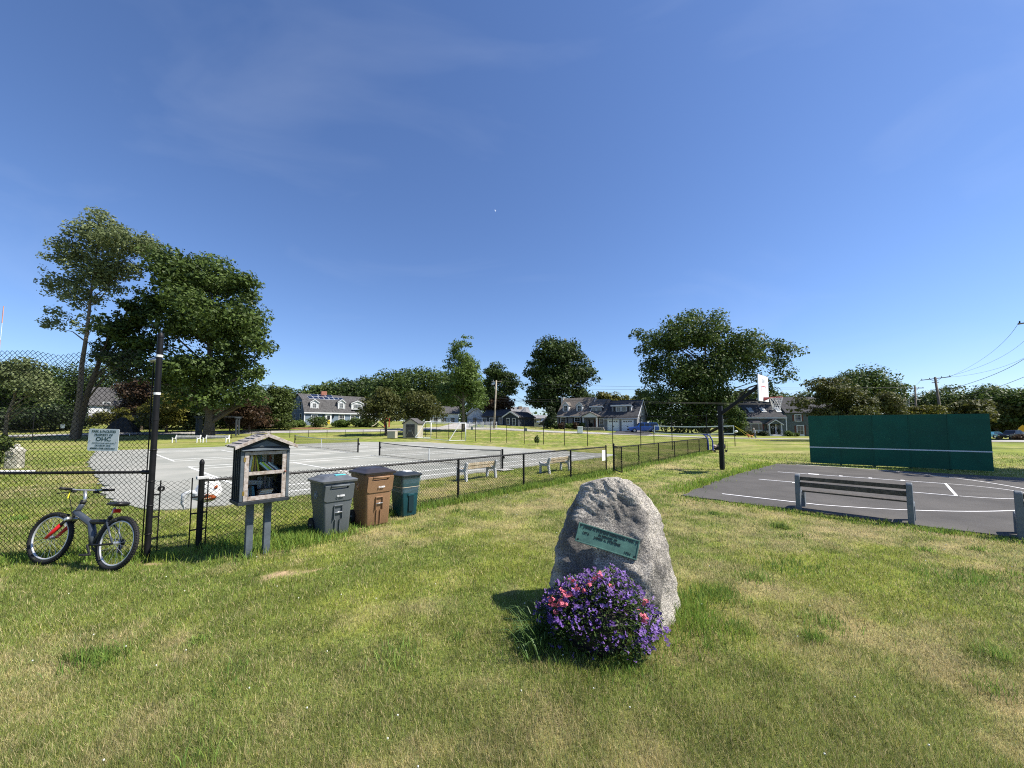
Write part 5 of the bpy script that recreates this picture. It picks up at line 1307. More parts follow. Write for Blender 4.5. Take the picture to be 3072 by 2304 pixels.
def dormer(h, xc, w, z0_, z1_, zp, yf, yb, wallm, roofm, trim, win=None, nx=2):
    """gabled dormer whose face is at yf"""
    t = thing('dormer', None, None); t.parent = h.root
    MB().prism([(xc - w / 2, z0_), (xc + w / 2, z0_), (xc + w / 2, z1_), (xc, zp), (xc - w / 2, z1_)], yf, yb, 'y').build('dormer_wall', wallm, t)
    for sg_ in (-1, 1):
        MB().prism([(xc + sg_ * (w / 2 + .14), z1_ - .1), (xc, zp + .0), (xc, zp + .14), (xc + sg_ * (w / 2 + .14), z1_ + .04)], yf - .15, yb, 'y').build('dormer_roof', roofm, t)
        MB().prism([(xc + sg_ * (w / 2 + .15), z1_ - .13), (xc, zp - .03), (xc, zp + .15), (xc + sg_ * (w / 2 + .15), z1_ + .05)], yf - .2, yf - .152, 'y').build('rake_trim', trim, t)
        MB().b2(xc + sg_ * (w / 2 - .09), xc + sg_ * (w / 2 + .02), yf - .05, yf - .001, z0_, z1_ - .05).build('corner_trim', trim, t)
    if win: h.window(xc, win[0], win[1], win[2], nx, 2, yf, trim, .13)
    return t

# -- blue gambrel house on the left
aB = R(47); A_ = XD(912.6, 74); zB0 = P(912, 1276, 74).z - .1
H = House('blue_house', 'slate blue gambrel house with solar panels, white dormers and a yellow door', A_, aB, zB0)
M_blue = siding_mat('blue_clapboard', (0.14, 0.185, 0.235)); M_bluesh = siding_mat('dark_blue_clapboard', (0.115, 0.15, 0.19))
Lm = H.at(1052, 1250)[0]; Le = H.at(1115, 1250)[0]; DP = 7.6
ze = H.at(913, 1237)[1]; zbk = H.at(906, 1199, 1.2)[1]; zrg = H.at(893.5, 1182, 3.8)[1]
H.part('wall', MB().prism([(0, -.8), (DP, -.8), (DP, ze), (DP - 1.2, zbk), (DP / 2, zrg), (1.2, zbk), (0, ze)], 0, Lm, 'x'), M_blue)
for sg_, (ya, za), (yb_, zb_) in ((1, (-.25, ze - .1), (1.2, zbk)), (1, (1.2, zbk), (3.8, zrg)), (-1, (DP + .25, ze - .1), (DP - 1.2, zbk)), (-1, (DP - 1.2, zbk), (3.8, zrg))):
    H.part('roof_slope', MB().prism([(ya, za), (yb_, zb_), (yb_, zb_ + .14), (ya, za + .14)], -.2, Lm + .1, 'x'), M_roofd)
zx = ze - .15; zrx = H.at(1085, 1193, 3.8)[1]
H.part('wing_wall', MB().prism([(.05, -.8), (DP - .4, -.8), (DP - .4, zx), (3.8, zrx), (.05, zx)], Lm + .01, Le, 'x'), M_blue)
gable_roof(H, Lm + .12, Le + .15, .05, 3.8, DP - .4, zx, zrx, M_roofd, .25)
H.part('fascia', MB().b2(-.2, Le + .1, -.32, -.26, ze - .18, ze + .06), M_trim)
for x in (-.02, Le + .0): H.part('corner_board', MB().b2(x - .08, x + .1, -.05, -.001, -.5, ze - .15), M_trim)
H.part('corner_board', MB().b2(Lm - .06, Lm + .06, -.05, -.001, -.5, ze - .15), M_trim)
for sg_, z_, y_ in ((0, .9, 2.0), (0, .9, 5.2), (0, 3.3, 2.3), (0, 3.3, 5.0)): H.window(-.001, z_, .75, 1.45, 1, 1, y_, M_trim, .12, side=-1)
H.part('gable_vent', MB().b2(-.05, -.001, 3.55, 4.05, zrg - 1.0, zrg - .35), M_trim)
for px in (943, 1025, 1085.5):
    xw, zt = H.at(px, 1244); 
    H.window(xw, zt - 1.55, .95, 1.45, 3, 2, 0, M_trim, .16, blind=(px == 943))
for px in (1058,): xw, zt = H.at(px, 1246); H.window(xw, zt - 1.5, .8, 1.4, 2, 2, 0, M_trim, .14)
xd, zt = H.at(985.5, 1243)
dr = thing('door', None, None); dr.parent = H.root
MB().b2(xd - .62, xd + .62, -.06, -.001, .0, zt + .05).build('door_frame', M_trim, dr)
MB().b2(xd - .42, xd + .42, -.09, -.061, .12, zt - .12).build('storm_door', M_white, dr)
MB().b2(xd - .3, xd + .3, -.1, -.0905, zt - 1.05, zt - .25).build('door_glass', M_glass, dr)
MB().b2(xd - .3, xd + .3, -.1, -.0905, .2, zt - 1.15).build('door_panel', mat('yellow_door', (0.62, 0.47, 0.03), 0.5, 0.08, 4), dr)
H.part('door_step', MB().b2(xd - .9, xd + .9, -1.0, -.101, -.4, .02), mat('step_stone', (0.5, 0.5, 0.48), 0.9, 0.1, 4))
for px in (970.5, 999.5):
    xw, zt2 = H.at(px, 1250); H.part('wall_lantern', MB().box((xw, -.12, zt2), (.16, .2, .42)).box((xw, -.16, zt2 + .3), (.26, .26, .08)), M_black)
ysl = lambda z: 0 + 1.2 * (z - ze) / (zbk - ze)
for px, wd_ in ((944, 1.5), (1025, 1.45)):
    xw, zp = H.at(px, 1199.5, .25); z1_ = H.at(px, 1206, .25)[1]; z0_ = H.at(px, 1227.5, .25)[1]
    dormer(H, xw, wd_, z0_, z1_ - .1, zp, .25, 3.0, M_trim, M_roofd, M_trim, (z0_ + .3, .62, z1_ - z0_ - .6))
xw, zp = H.at(1072, 1204, .3); z0_ = H.at(1072, 1229, .3)[1]; z1_ = H.at(1072, 1211, .3)[1]
dormer(H, xw, 2.5, z0_, z1_, zp, .3, 3.2, M_trim, M_roofd, M_trim, (z0_ + .35, 1.4, z1_ - z0_ - .55), 4)
H.part('chimney', MB().b2(H.at(971, 1180, 3.8)[0] - .55, H.at(971, 1180, 3.8)[0] + .55, 3.5, 4.1, zrg - .5, H.at(971, 1174, 3.8)[1]), M_brick)
M_pv = mat('solar_cell', (0.006, 0.010, 0.028), 0.12, spec=0.7); M_pvf = mat('solar_frame', (0.5, 0.52, 0.55), 0.4)
sl2 = (zrg - zbk) / 2.6
def panel(x0, x1, y0, y1):
    f = lambda y: zbk + (y - 1.2) * sl2 + .2
    pn = MB().prism([(y0, f(y0)), (y1, f(y1)), (y1, f(y1) + .04), (y0, f(y0) + .04)], x0, x1, 'x').build('solar_panel', M_pvf, H.root)
    MB().prism([(y0 + .04, f(y0 + .04) + .041), (y1 - .04, f(y1 - .04) + .041), (y1 - .04, f(y1 - .04) + .046), (y0 + .04, f(y0 + .04) + .046)], x0 + .04, x1 - .04, 'x').build('cells', M_pv, pn)
xa, xb = H.at(924, 1196, 1.8)[0], H.at(1031, 1200, 1.8)[0]
for k in range(7): panel(xa + (xb - xa) * k / 7 + .03, xa + (xb - xa) * (k + 1) / 7 - .02, 1.35, 2.5)
xa2, xb2 = H.at(932, 1184, 3.0)[0], H.at(998, 1189, 3.0)[0]
for k in range(3): panel(xa2 + (xb2 - xa2) * k / 3 + .03, xa2 + (xb2 - xa2) * (k + 1) / 3 - .02, 2.54, 3.6)

# -- grey cape with two garage doors
aG = R(-31); A_ = XD(1671, 84); zG0 = P(1671, 1284, 84).z - .3
H = House('grey_house', 'grey cape house with two white garage doors and a white chimney', A_, aG, zG0)
M_gsd = siding_mat('grey_clapboard', (0.20, 0.205, 0.215)); M_shut = mat('dark_shutter', (0.012, 0.013, 0.018), 0.6)
x1 = H.at(1765, 1240)[0]; x2 = H.at(1812, 1240)[0]; x3 = H.at(1912, 1250)[0]; DP = 9.0
ze = H.at(1690, 1247)[1]; zr = H.at(1690, 1197, 4.5)[1]; ze2 = H.at(1890, 1253)[1]; zr2 = H.at(1890, 1202, 4.5)[1]
H.part('wall', MB().prism([(0, -1), (DP, -1), (DP, ze), (4.5, zr), (0, ze)], 0, x1, 'x'), M_gsd)
gable_roof(H, -.15, x1 + .1, 0, 4.5, DP, ze, zr, M_roofb, .3)
H.part('middle_wall', MB().prism([(.3, -1), (DP, -1), (DP, ze - .2), (4.5, zr - .5), (.3, ze - .2)], x1 + .01, x2, 'x'), M_gsd)
gable_roof(H, x1 + .11, x2 + .05, .3, 4.5, DP, ze - .2, zr - .5, M_roofb, .3)
H.part('garage_wall', MB().prism([(-.4, -1), (DP, -1), (DP, ze2), (4.5, zr2), (-.4, ze2)], x2 + .01, x3, 'x'), M_gsd)
gable_roof(H, x2 + .06, x3 + .2, -.4, 4.5, DP, ze2, zr2, M_roofg, .35)
for sg_ in (1,):   # white rakes that catch the sun
    for xx, ye_, za_, zb_ in ((x1 + .13, 0, ze, zr), (x3 + .22, -.4, ze2, zr2)):
        sl_ = (zb_ - za_) / (4.5 - ye_)
        H.part('rake_board', MB().prism([(ye_ - .3, za_ - .3 * sl_ - .12), (4.5, zb_ - .12), (4.5, zb_ + .18), (ye_ - .3, za_ - .3 * sl_ + .18)], xx, xx + .06, 'x'), M_trim)
        H.part('rake_board', MB().prism([(DP + .3, za_ - .3 * sl_ - .12), (4.5, zb_ - .12), (4.5, zb_ + .18), (DP + .3, za_ - .3 * sl_ + .18)], xx, xx + .06, 'x'), M_trim)
H.part('gutter', MB().b2(-.1, x1, -.42, -.32, ze - .28, ze - .14), M_trim); H.part('gutter', MB().b2(x2 + .05, x3 + .2, -.86, -.76, ze2 - .3, ze2 - .16), M_trim)
H.part('chimney', MB().b2(-.75, -.16, 4.0, 4.9, -1, H.at(1681, 1193, 4.5)[1]), mat('white_brick', (0.62, 0.6, 0.57), 0.9, 0.15, 6))
for px in (1692, 1733):
    xw, zp = H.at(px + 5, 1207, 1.0); z0_ = H.at(px, 1236, 1.0)[1]; z1_ = H.at(px, 1217, 1.0)[1]
    dormer(H, xw, 1.35, z0_, z1_, zp, 1.0, 4.2, M_trim, M_roofb, M_trim, (z0_ + .25, .7, z1_ - z0_ - .35))
for px in (1690, 1732):
    xw, zt = H.at(px, 1251); H.window(xw, zt - 1.7, 1.15, 1.55, 2, 2, 0, M_trim, .12, M_shut)
xw, zt = H.at(1804, 1255, .3); H.window(xw, zt - 1.3, .7, 1.2, 2, 2, .3, M_trim, .12, M_shut)
def shed_dormer(pxa, pxb, pya, pyb, yf, roofm, zr_):
    xa, zt_ = H.at(pxa, pya, yf); xb, _ = H.at(pxb, pya, yf); zb_ = H.at(pxa, pyb, yf)[1]
    t = thing('dormer', None, None); t.parent = H.root
    MB().b2(xa, xb, yf, 4.4, zb_, zt_).build('dormer_wall', M_gsd, t)
    MB().prism([(yf - .25, zt_ + .02), (4.5, zr_ - .05), (4.5, zr_ + .08), (yf - .25, zt_ + .16)], xa - .15, xb + .15, 'x').build('dormer_roof', roofm, t)
    MB().b2(xa - .15, xb + .15, yf - .31, yf - .252, zt_ - .1, zt_ + .17).build('fascia', M_trim, t)
    MB().b2(xb + .0, xb + .03, yf, 4.3, zb_, zt_).build('cheek', M_trim, t)
    xc = (xa + xb) / 2
    for o_ in (-.55, .55): H.window(xc + o_, zt_ - 1.05, .8, .75, 2, 1, yf, M_trim, .1)
    for o_ in (-1.4, 1.4): MB().b2(xc + o_ - .2, xc + o_ + .2, yf - .04, yf - .001, zt_ - 1.1, zt_ - .2).build('shutter', M_shut, t)
shed_dormer(1771, 1808, 1221, 1236, 1.5, M_roofb, zr - .45)
shed_dormer(1835, 1893, 1218, 1241, 1.2, M_roofg, zr2)
for pa, pb in ((1822, 1858.5), (1864.5, 1902)):
    xa, zt = H.at(pa, 1260, -.4); xb, _ = H.at(pb, 1260, -.4); zb_ = H.at(pa, 1293, -.4)[1]
    g = thing('garage_door', None, None); g.parent = H.root
    MB().b2(xa, xb, -.47, -.401, zb_, zt + .12).build('door_frame', M_trim, g)
    for r_ in range(4): MB().b2(xa + .14, xb - .14, -.50 - .002 * (r_ % 2), -.471, zb_ + (zt - zb_) * r_ / 4 + .01, zb_ + (zt - zb_) * (r_ + 1) / 4 - .01).build('door_panel', M_white, g)
    for k in range(4):
        w_ = (xb - xa - .6) / 4; MB().b2(xa + .3 + w_ * k + .06, xa + .3 + w_ * (k + 1) - .06, -.515, -.503, zt - .42, zt - .16).build('pane', M_glass, g)
    for o_ in (.3, .7): MB().b2(xa + (xb - xa) * .45, xa + (xb - xa) * .55, -.52, -.503, zb_ + .8, zb_ + .95).build('handle', M_black, g)
# porch
xp, zp = H.at(1771, 1238, -1.8); xl_ = H.at(1749, 1254, -1.8)[0]; xr_ = H.at(1789, 1254, -1.8)[0]; zpe = H.at(1771, 1252, -1.8)[1]
pr_ = thing('porch', None, None); pr_.parent = H.root
MB().prism([(xl_ - .2, zpe), (xr_ + .2, zpe), (xr_ + .2, zpe + .2), (xp, zp), (xl_ - .2, zpe + .2)], -1.8, -1.68, 'y').build('porch_gable', M_trim, pr_)
for sg_, xe in ((-1, xl_ - .3), (1, xr_ + .3)): MB().prism([(xe, zpe + .15), (xp, zp + .02), (xp, zp + .16), (xe, zpe + .29)], -1.95, .2, 'y').build('porch_roof', M_roofb, pr_)
for x in (xl_, xr_): MB().b2(x - .11, x + .11, -1.78, -1.56, -.3, zpe).build('column', M_trim, pr_)
MB().b2(xl_ - .3, xr_ + .3, -1.9, .2, -.9, -.1).build('porch_floor', mat('porch_stone', (0.3, 0.29, 0.28), 0.9, 0.2, 3), pr_)
MB().b2(xp + .0, xp + 1.0, .2, .299, -.1, 2.1).build('front_door', mat('red_brown_door', (0.09, 0.03, 0.025), 0.5), pr_)
MB().b2(xp - 1.1, xp - .2, .2, .299, .3, 1.9).build('porch_window', M_glass, pr_)
H.window(x3 + .001, ze2 + .8, 1.0, 1.4, 2, 2, 4.3, M_trim, .14, side=1); H.window(x3 + .001, .5, 1.0, 1.5, 2, 2, 3.5, M_trim, .14, side=1)
# stone planter wall by the porch
sw = thing('stone_wall', 'low dry stone wall in front of the grey house porch', 'wall', XD(1775, 76), aG)
rr = random.Random(3); M_fs = mat('field_stone', (0.24, 0.22, 0.2), 0.9, 0.3, 4)
for r_ in range(2):
    x = -2.4
    while x < 2.4:
        w_ = rr.uniform(.3, .6); MB().box((x + w_ / 2, rr.uniform(-.05, .05), .18 + .34 * r_), (w_ - .03, .4, .33)).build('stone', M_fs, sw, bevel=.04); x += w_

# -- green house with skylights
aN = R(-5); A_ = XD(2226.4, 81); zN0 = P(2226, 1304.5, 81).z
H = House('green_house', 'dark green house with three skylights, bay window and small white porch', A_, aN, zN0)
M_grn = siding_mat('green_clapboard', (0.10, 0.118, 0.108))
x1 = H.at(2358, 1260)[0]; x2 = H.at(2452, 1260)[0]; ze = H.at(2240, 1249.5)[1]; zr = H.at(2240, 1206, 4.2)[1]; zr2 = H.at(2400, 1193, 4.6)[1]
H.part('wall', MB().prism([(0, -.6), (8.4, -.6), (8.4, ze), (4.2, zr), (0, ze)], 0, x1, 'x'), M_grn)
gable_roof(H, -.35, x1 + .05, 0, 4.2, 8.4, ze, zr, M_roofg, .35)
H.part('wing_wall', MB().prism([(.5, -.6), (9.2, -.6), (9.2, ze + .9), (4.6, zr2), (.5, ze + .9)], x1 + .01, x2 + 3, 'x'), M_grn)
gable_roof(H, x1 + .06, x2 + 3.3, .5, 4.6, 9.2, ze + .9, zr2, M_roofg, .3)
H.part('fascia', MB().b2(-.35, x1, -.42, -.36, ze - .42, ze - .2), M_trim)
for x in (-.02, x1 - .08): H.part('corner_board', MB().b2(x, x + .2, -.05, -.001, -.4, ze - .3), M_trim)
sl_ = (zr - ze) / 4.2
for px in (2250, 2288, 2333):
    y_ = 1.55; xw, _ = H.at(px, 1236, y_); f = lambda y: ze + y * sl_ + .17
    sk = MB().prism([(.95, f(.95)), (2.1, f(2.1)), (2.1, f(2.1) + .14), (.95, f(.95) + .14)], xw - .5, xw + .5, 'x').build('skylight', M_steel, H.root)
    MB().prism([(1.03, f(1.03) + .142), (2.02, f(2.02) + .142), (2.02, f(2.02) + .15), (1.03, f(1.03) + .15)], xw - .42, xw + .42, 'x').build('pane', mat('skylight_glass', (0.3, 0.33, 0.36), 0.1, spec=0.8), sk)
xa, zt = H.at(2243, 1271, -.7); xb, zb_ = H.at(2287, 1290, -.7)
by = thing('bay_window', None, None); by.parent = H.root
MB().prism([(xa - .25, 0), (xb + .25, 0), (xb, -.7), (xa, -.7)], zb_ - .6, zt + .1, 'z').build('bay_wall', M_trim, by)
MB().loft([[(xa - .45, .0, zt + .1), (xb + .45, .0, zt + .1), (xb + .1, -.85, zt + .1), (xa - .1, -.85, zt + .1)], [(xa + .2, 0, zt + .75), (xb - .2, 0, zt + .75), (xb - .5, -.25, zt + .75), (xa + .5, -.25, zt + .75)]]).build('bay_roof', M_roofg, by)
w_ = xb - xa
for a, b in ((.03, .2), (.25, .75), (.8, .97)): MB().b2(xa + w_ * a, xa + w_ * b, -.74, -.701, zb_ + .05, zt - .08).build('pane', M_glass, by)
M_shr = mat('brown_shutter', (0.11, 0.04, 0.025), 0.7)
for x in (xa - .55, xb + .55): H.part('shutter', MB().b2(x - .22, x + .22, -.05, -.001, zb_ + .05, zt - .05), M_shr)
xw, zt = H.at(2400, 1274, .5); H.window(xw, zt - 2.0, 1.2, 1.75, 2, 2, .5, M_trim, .14, M_shr)
H.part('window_air_conditioner', MB().b2(xw - .55, xw + .55, .1, .49, zt - 2.75, zt - 2.2), M_trim)
xw, zt = H.at(2393, 1248, .5); H.window(xw, zt - 1.0, 1.1, 1.2, 2, 2, .5, M_trim, .14, M_shr)
xl_, zpe = H.at(2308, 1270, -1.3); xr_, _ = H.at(2346, 1270, -1.3); xp, zp = H.at(2326.5, 1258, -1.3)
pr_ = thing('porch', None, None); pr_.parent = H.root
MB().prism([(xl_ - .1, zpe - .1), (xr_ + .1, zpe - .1), (xp, zp - .15)], -1.25, -1.2, 'y').build('porch_gable', M_grn, pr_)
for xe in (xl_ - .35, xr_ + .35):
    MB().prism([(xe, zpe - .22), (xp, zp), (xp, zp - .22), (xe, zpe - .42)], -1.4, -1.26, 'y').build('rake_trim', M_trim, pr_)
    MB().prism([(xe, zpe - .22), (xp, zp), (xp, zp + .1), (xe, zpe - .12)], -1.4, -.001, 'y').build('porch_roof', M_roofg, pr_)
for x in (xl_ + .05, xr_ - .05): MB().b2(x - .1, x + .1, -1.25, -1.05, -.2, zpe - .1).build('column', M_trim, pr_)
MB().b2(xl_ + .3, xr_ - .3, -.12, -.001, .1, zpe - .12).build('door_surround', M_trim, pr_)
MB().b2(xp - .5, xp + .5, -.16, -.121, .15, 2.25).build('front_door', mat('black_door', (0.014, 0.012, 0.012), 0.4), pr_)
MB().ring((xp, -.2, 1.6), .26, .08, 'y', 18, 6).build('wreath', mat('wreath', (0.42, 0.42, 0.38), 0.9, 0.2, 10), pr_)
for x in (xp - .95, xp + .95): MB().b2(x - .15, x + .15, -.14, -.121, .7, 2.1).build('side_light', M_glass, pr_)
MB().b2(xl_ - .1, xr_ + .1, -1.5, -.001, -.5, .08).build('porch_floor', M_trim, pr_); MB().b2(xl_ + .3, xr_ - .3, -1.9, -1.501, -.5, -.08).build('step', M_trim, pr_)
for x in (xl_ + .05, xr_ - .05): MB().b2(x - .08, x + .08, -1.3, -.2, .08, .95).build('railing', M_trim, pr_)
for x, l_ in ((xl_ + .55, 'left'), (xr_ - .55, 'right')):
    q = H.root.matrix_world; M_ = Matrix.Translation(H.root.location) @ Matrix.Rotation(aN, 4, 'Z'); p = M_ @ Vector((x, -1.15, .08))
    o = MB().tube([(0, 0, 0), (0, 0, .45), (0, 0, .5)], [.16, .22, .24], 12).ball((0, 0, .85), (.3, .3, .42), 10, 6).build('potted_shrub', mat('pot_shrub', (0.018, 0.025, 0.014), 0.9, 0.3, 8), loc=p); tag(o, 'dark potted shrub on the %s of the green house door' % l_, 'potted plant', 'potted shrubs by the green house door')

# -- small far houses
def far_house(name, label, px0, px1, d, ang, base_py, eave_py, ridge_py, wallm, roofm, dp=7, wins=(), ridge_along=True):
    A_ = XD(px0, d); z0 = P(px0, base_py, d).z
    H = House(name, label, A_, ang, z0 - .3)
    x1 = H.at(px1, 1270)[0]; ze = H.at((px0 + px1) / 2, eave_py)[1]
    if ridge_along:
        zr = H.at((px0 + px1) / 2, ridge_py, dp / 2)[1]
        H.part('wall', MB().prism([(0, -.8), (dp, -.8), (dp, ze), (dp / 2, zr), (0, ze)], 0, x1, 'x'), wallm); gable_roof(H, -.3, x1 + .3, 0, dp / 2, dp, ze, zr, roofm, .3)
    else:
        zr = H.at((px0 + px1) / 2, ridge_py)[1]
        H.part('wall', MB().prism([(0, -.8), (x1, -.8), (x1, ze), (x1 / 2, zr), (0, ze)], 0, dp, 'y'), wallm)
        for a, b in ((-.35, x1 / 2), (x1 + .35, x1 / 2)):
            MB().prism([(a, ze - .2), (b, zr + .02), (b, zr + .2), (a, ze)], -.3, dp + .3, 'y').build('roof', roofm, H.root)
            MB().prism([(a, ze - .3), (b, zr - .08), (b, zr + .22), (a, ze + .02)], -.4, -.31, 'y').build('rake_trim', M_trim, H.root)
    for wx, wz, ww, wh in wins: H.window(x1 * wx, wz, ww, wh, 2, 2, 0, M_trim, .14)
    return H
M_navy = siding_mat('navy_clapboard', (0.035, 0.045, 0.062)); M_wsd = siding_mat('white_clapboard', (0.66, 0.67, 0.68)); M_gry2 = siding_mat('pale_grey_clapboard', (0.4, 0.41, 0.43))
far_house('navy_cottage', 'navy blue cottage behind the utility pole, white window trim', 1447, 1512, 92, R(-20), 1279, 1248, 1230, M_navy, M_roofg, 7, ((.1, .9, .8, 1.3), (.42, .9, .8, 1.3), (.85, .9, .7, 1.3)))
far_house('navy_cottage_wing', 'gabled navy cottage wing with white rakes right of the utility pole', 1512, 1554, 88, R(-30), 1280, 1250, 1236, M_navy, M_roofg, 8, ((.3, .8, .7, 1.3), (.72, .7, .7, 1.4)), False)
far_house('white_house', 'white house half hidden behind the pale green tree and picket fence', 1290, 1375, 98, R(10), 1276, 1240, 1221, M_wsd, M_roofd, 8, ((.2, .8, .9, 1.4), (.5, .8, .9, 1.4), (.8, .8, .9, 1.4)))
far_house('white_cottage', 'small white gabled cottage right of the pale green tree', 1402, 1447, 100, R(5), 1276, 1242, 1218, M_wsd, M_roofd, 8, ((.5, .9, .9, 1.4),), False)
Ht = far_house('turret_house', 'grey roofed house with a white turret and chimney in the far gap', 1540, 1592, 135, R(10), 1268, 1252, 1222, M_gry2, mat('grey_shingles', (0.2, 0.2, 0.205), 0.9, 0.2, 3), 9, ())
xt, zt = Ht.at(1576, 1246, -1); 
MB().tube([(xt, -1, 0), (xt, -1, zt + .6)], 2.1, 8).build('turret', M_wsd, Ht.root); MB().tube([(xt, -1, zt + .55), (xt, -1, zt + 3.0)], [2.6, .02], 8).build('turret_roof', MATS['grey_shingles'], Ht.root)
xc, zc = Ht.at(1560, 1219, 4); MB().b2(xc - .6, xc + .6, 3.4, 4.6, 0, zc).build('chimney', mat('tan_brick', (0.33, 0.24, 0.17), 0.9, 0.2, 4), Ht.root)
far_house('low_grey_house', 'low grey roofed house left of the big oak', 1588, 1640, 118, R(0), 1271, 1257, 1247, M_gry2, MATS['grey_shingles'], 8, ((.3, .6, 1, 1), (.7, .6, 1, 1)))
Hw = far_house('white_farmhouse', 'white house glimpsed through the trees behind the tall fence', 262, 432, 80, R(38), 1268, 1215, 1165, M_wsd, M_roofd, 9, ((.2, .8, .9, 1.5), (.5, .8, .9, 1.5), (.8, .8, .9, 1.5), (.3, 3.2, .9, 1.4), (.7, 3.2, .9, 1.4)))
xc, zc = Hw.at(362, 1152, 4); MB().b2(xc - .7, xc + .7, 3.8, 5, 2, zc).build('chimney', mat('pale_brick', (0.5, 0.43, 0.36), 0.9, 0.2, 4), Hw.root)
far_house('garden_shed_house', 'small grey outbuilding beside the white farmhouse', 195, 250, 76, R(20), 1285, 1262, 1248, M_wsd, M_roofd, 5)
# picket fence
M_pick = mat('picket_white', (0.78, 0.78, 0.77), 0.6, 0.05, 3)
def pickets(label, a, b, h):
    d = b - a; L = math.hypot(d.x, d.y); t = thing('picket_fence', label, 'fence', a, math.atan2(d.y, d.x))
    n = int(L / .24); me = MB().prism([(-.05, 0), (.05, 0), (.05, h - .08), (0, h), (-.05, h - .08)], -.012, .012, 'y').mesh('picket', M_pick)
    for k in range(n): link('picket', me, t, 0, (k * .24 + .1, 0, b.z * k / n + a.z * (1 - k / n) - a.z))
    for z in (.25, h - .3): MB().bar((0, .03, z), (L, .03, z + b.z - a.z), .05, .08).build('rail', M_pick, t)
    for k in range(6): MB().b2(L * k / 5 - .06, L * k / 5 + .06, .035, .15, -.2, h + .1).build('post', M_pick, t)
pa, pb = XD(1388, 76), XD(1490, 76); pa.z = P(1388, 1284, 76).z; pb.z = P(1490, 1281, 76).z
pickets('white picket fence left of the utility pole', pa, pb, 1.15)
pa, pb = XD(1262, 80), XD(1352, 80); pa.z = P(1262, 1281, 80).z; pb.z = P(1352, 1281, 80).z
pickets('white picket fence behind the soccer goal', pa, pb, 1.1)

# ------------------------------------------------------------------ shed and deck box
sp0 = XD(1231, 52); sp0.z = P(1231, 1314, 52).z; 
sh = thing('garden_shed', 'beige plastic garden shed with dark double doors at the edge of the field', 'shed', sp0, R(-8))
M_bei = mat('beige_plastic', (0.40, 0.365, 0.285), 0.6, 0.06, 4); M_brn = mat('brown_plastic', (0.075, 0.068, 0.06), 0.6, 0.1, 4)
SW = 1.95; hE, hR = 1.95, 2.55
MB().prism([(-SW / 2, 0), (SW / 2, 0), (SW / 2, hE), (0, hR), (-SW / 2, hE)], 0, 2.2, 'y').build('wall', M_bei, sh)
for a in (-SW / 2 - .15, SW / 2 + .15): MB().prism([(a, hE - .08), (0, hR + .02), (0, hR + .14), (a, hE + .06)], -.18, 2.4, 'y').build('roof_slope', M_roofd, sh)
for k in range(2):
    x0 = -.62 + .63 * k; dr = MB().b2(x0, x0 + .61, -.05, -.001, .08, 1.85).build('door', M_brn, sh, bevel=.01)
    MB().b2(x0 + .1, x0 + .51, -.06, -.051, 1.5, 1.72).build('door_window', mat('shed_glass', (0.02, 0.02, 0.02), 0.2), dr)
    MB().bar((x0 + .1, -.062, .3 + .9 * k), (x0 + .5, -.062, 1.2 - .9 * k), .02, .03).build('door_brace', M_bei, dr)
MB().box((0.0, -.075, .95), (.08, .05, .14)).build('latch', M_steel, sh)
for x in (-SW / 2, SW / 2): MB().b2(x - .06, x + .06, -.02, .1, 0, hE - .05).build('corner_post', M_bei, sh)
db = XD(1178, 51.5); db.z = P(1178, 1314.5, 51.5).z
o = thing('deck_box', 'low beige storage box left of the garden shed', 'storage box', db, R(-8))
MB().b2(-.55, .55, -.4, .4, 0, .85).build('body', M_bei, o, bevel=.03); MB().b2(-.58, .58, -.44, .44, .852, .95).build('lid', M_bei, o, bevel=.03)

# ------------------------------------------------------------------ soccer goal
g0, g1 = XD(1293, 51), XD(1397, 46.5); g0.z = P(1293, 1313, 51).z; g1.z = P(1397, 1322, 46.5).z
d = g1 - g0; gl = thing('soccer_goal', 'white soccer goal frame standing in the field', 'goal', g0, math.atan2(d.y, d.x)); Lg = math.hypot(d.x, d.y); dz = d.z
M_goal = mat('goal_white', (0.78, 0.78, 0.77), 0.5, 0.05, 3)
for x, z in ((0, 0), (Lg, dz)):
    MB().tube([(x, 0, z), (x, 0, 2.1 + z)], .055, 8).build('post', M_goal, gl, smooth=True)
    MB().tube([(x, 0, 2.1 + z), (x - .2, -.75, 2.08 + z)], .04, 6).build('top_stay', M_goal, gl); MB().tube([(x - .2, -.75, 2.08 + z), (x - .75, -1.9, .05 + z)], .045, 6).build('back_stay', M_goal, gl)
    MB().tube([(x - .75, -1.9, .05 + z), (x, 0, .05 + z)], .035, 6).build('ground_bar', M_goal, gl)
MB().tube([(0, 0, 2.1), (Lg, 0, 2.1 + dz)], .055, 8).build('crossbar', M_goal, gl)
MB().tube([(-.75, -1.9, .05), (Lg - .75, -1.9, .05 + dz)], .035, 6).build('rear_bar', M_goal, gl)

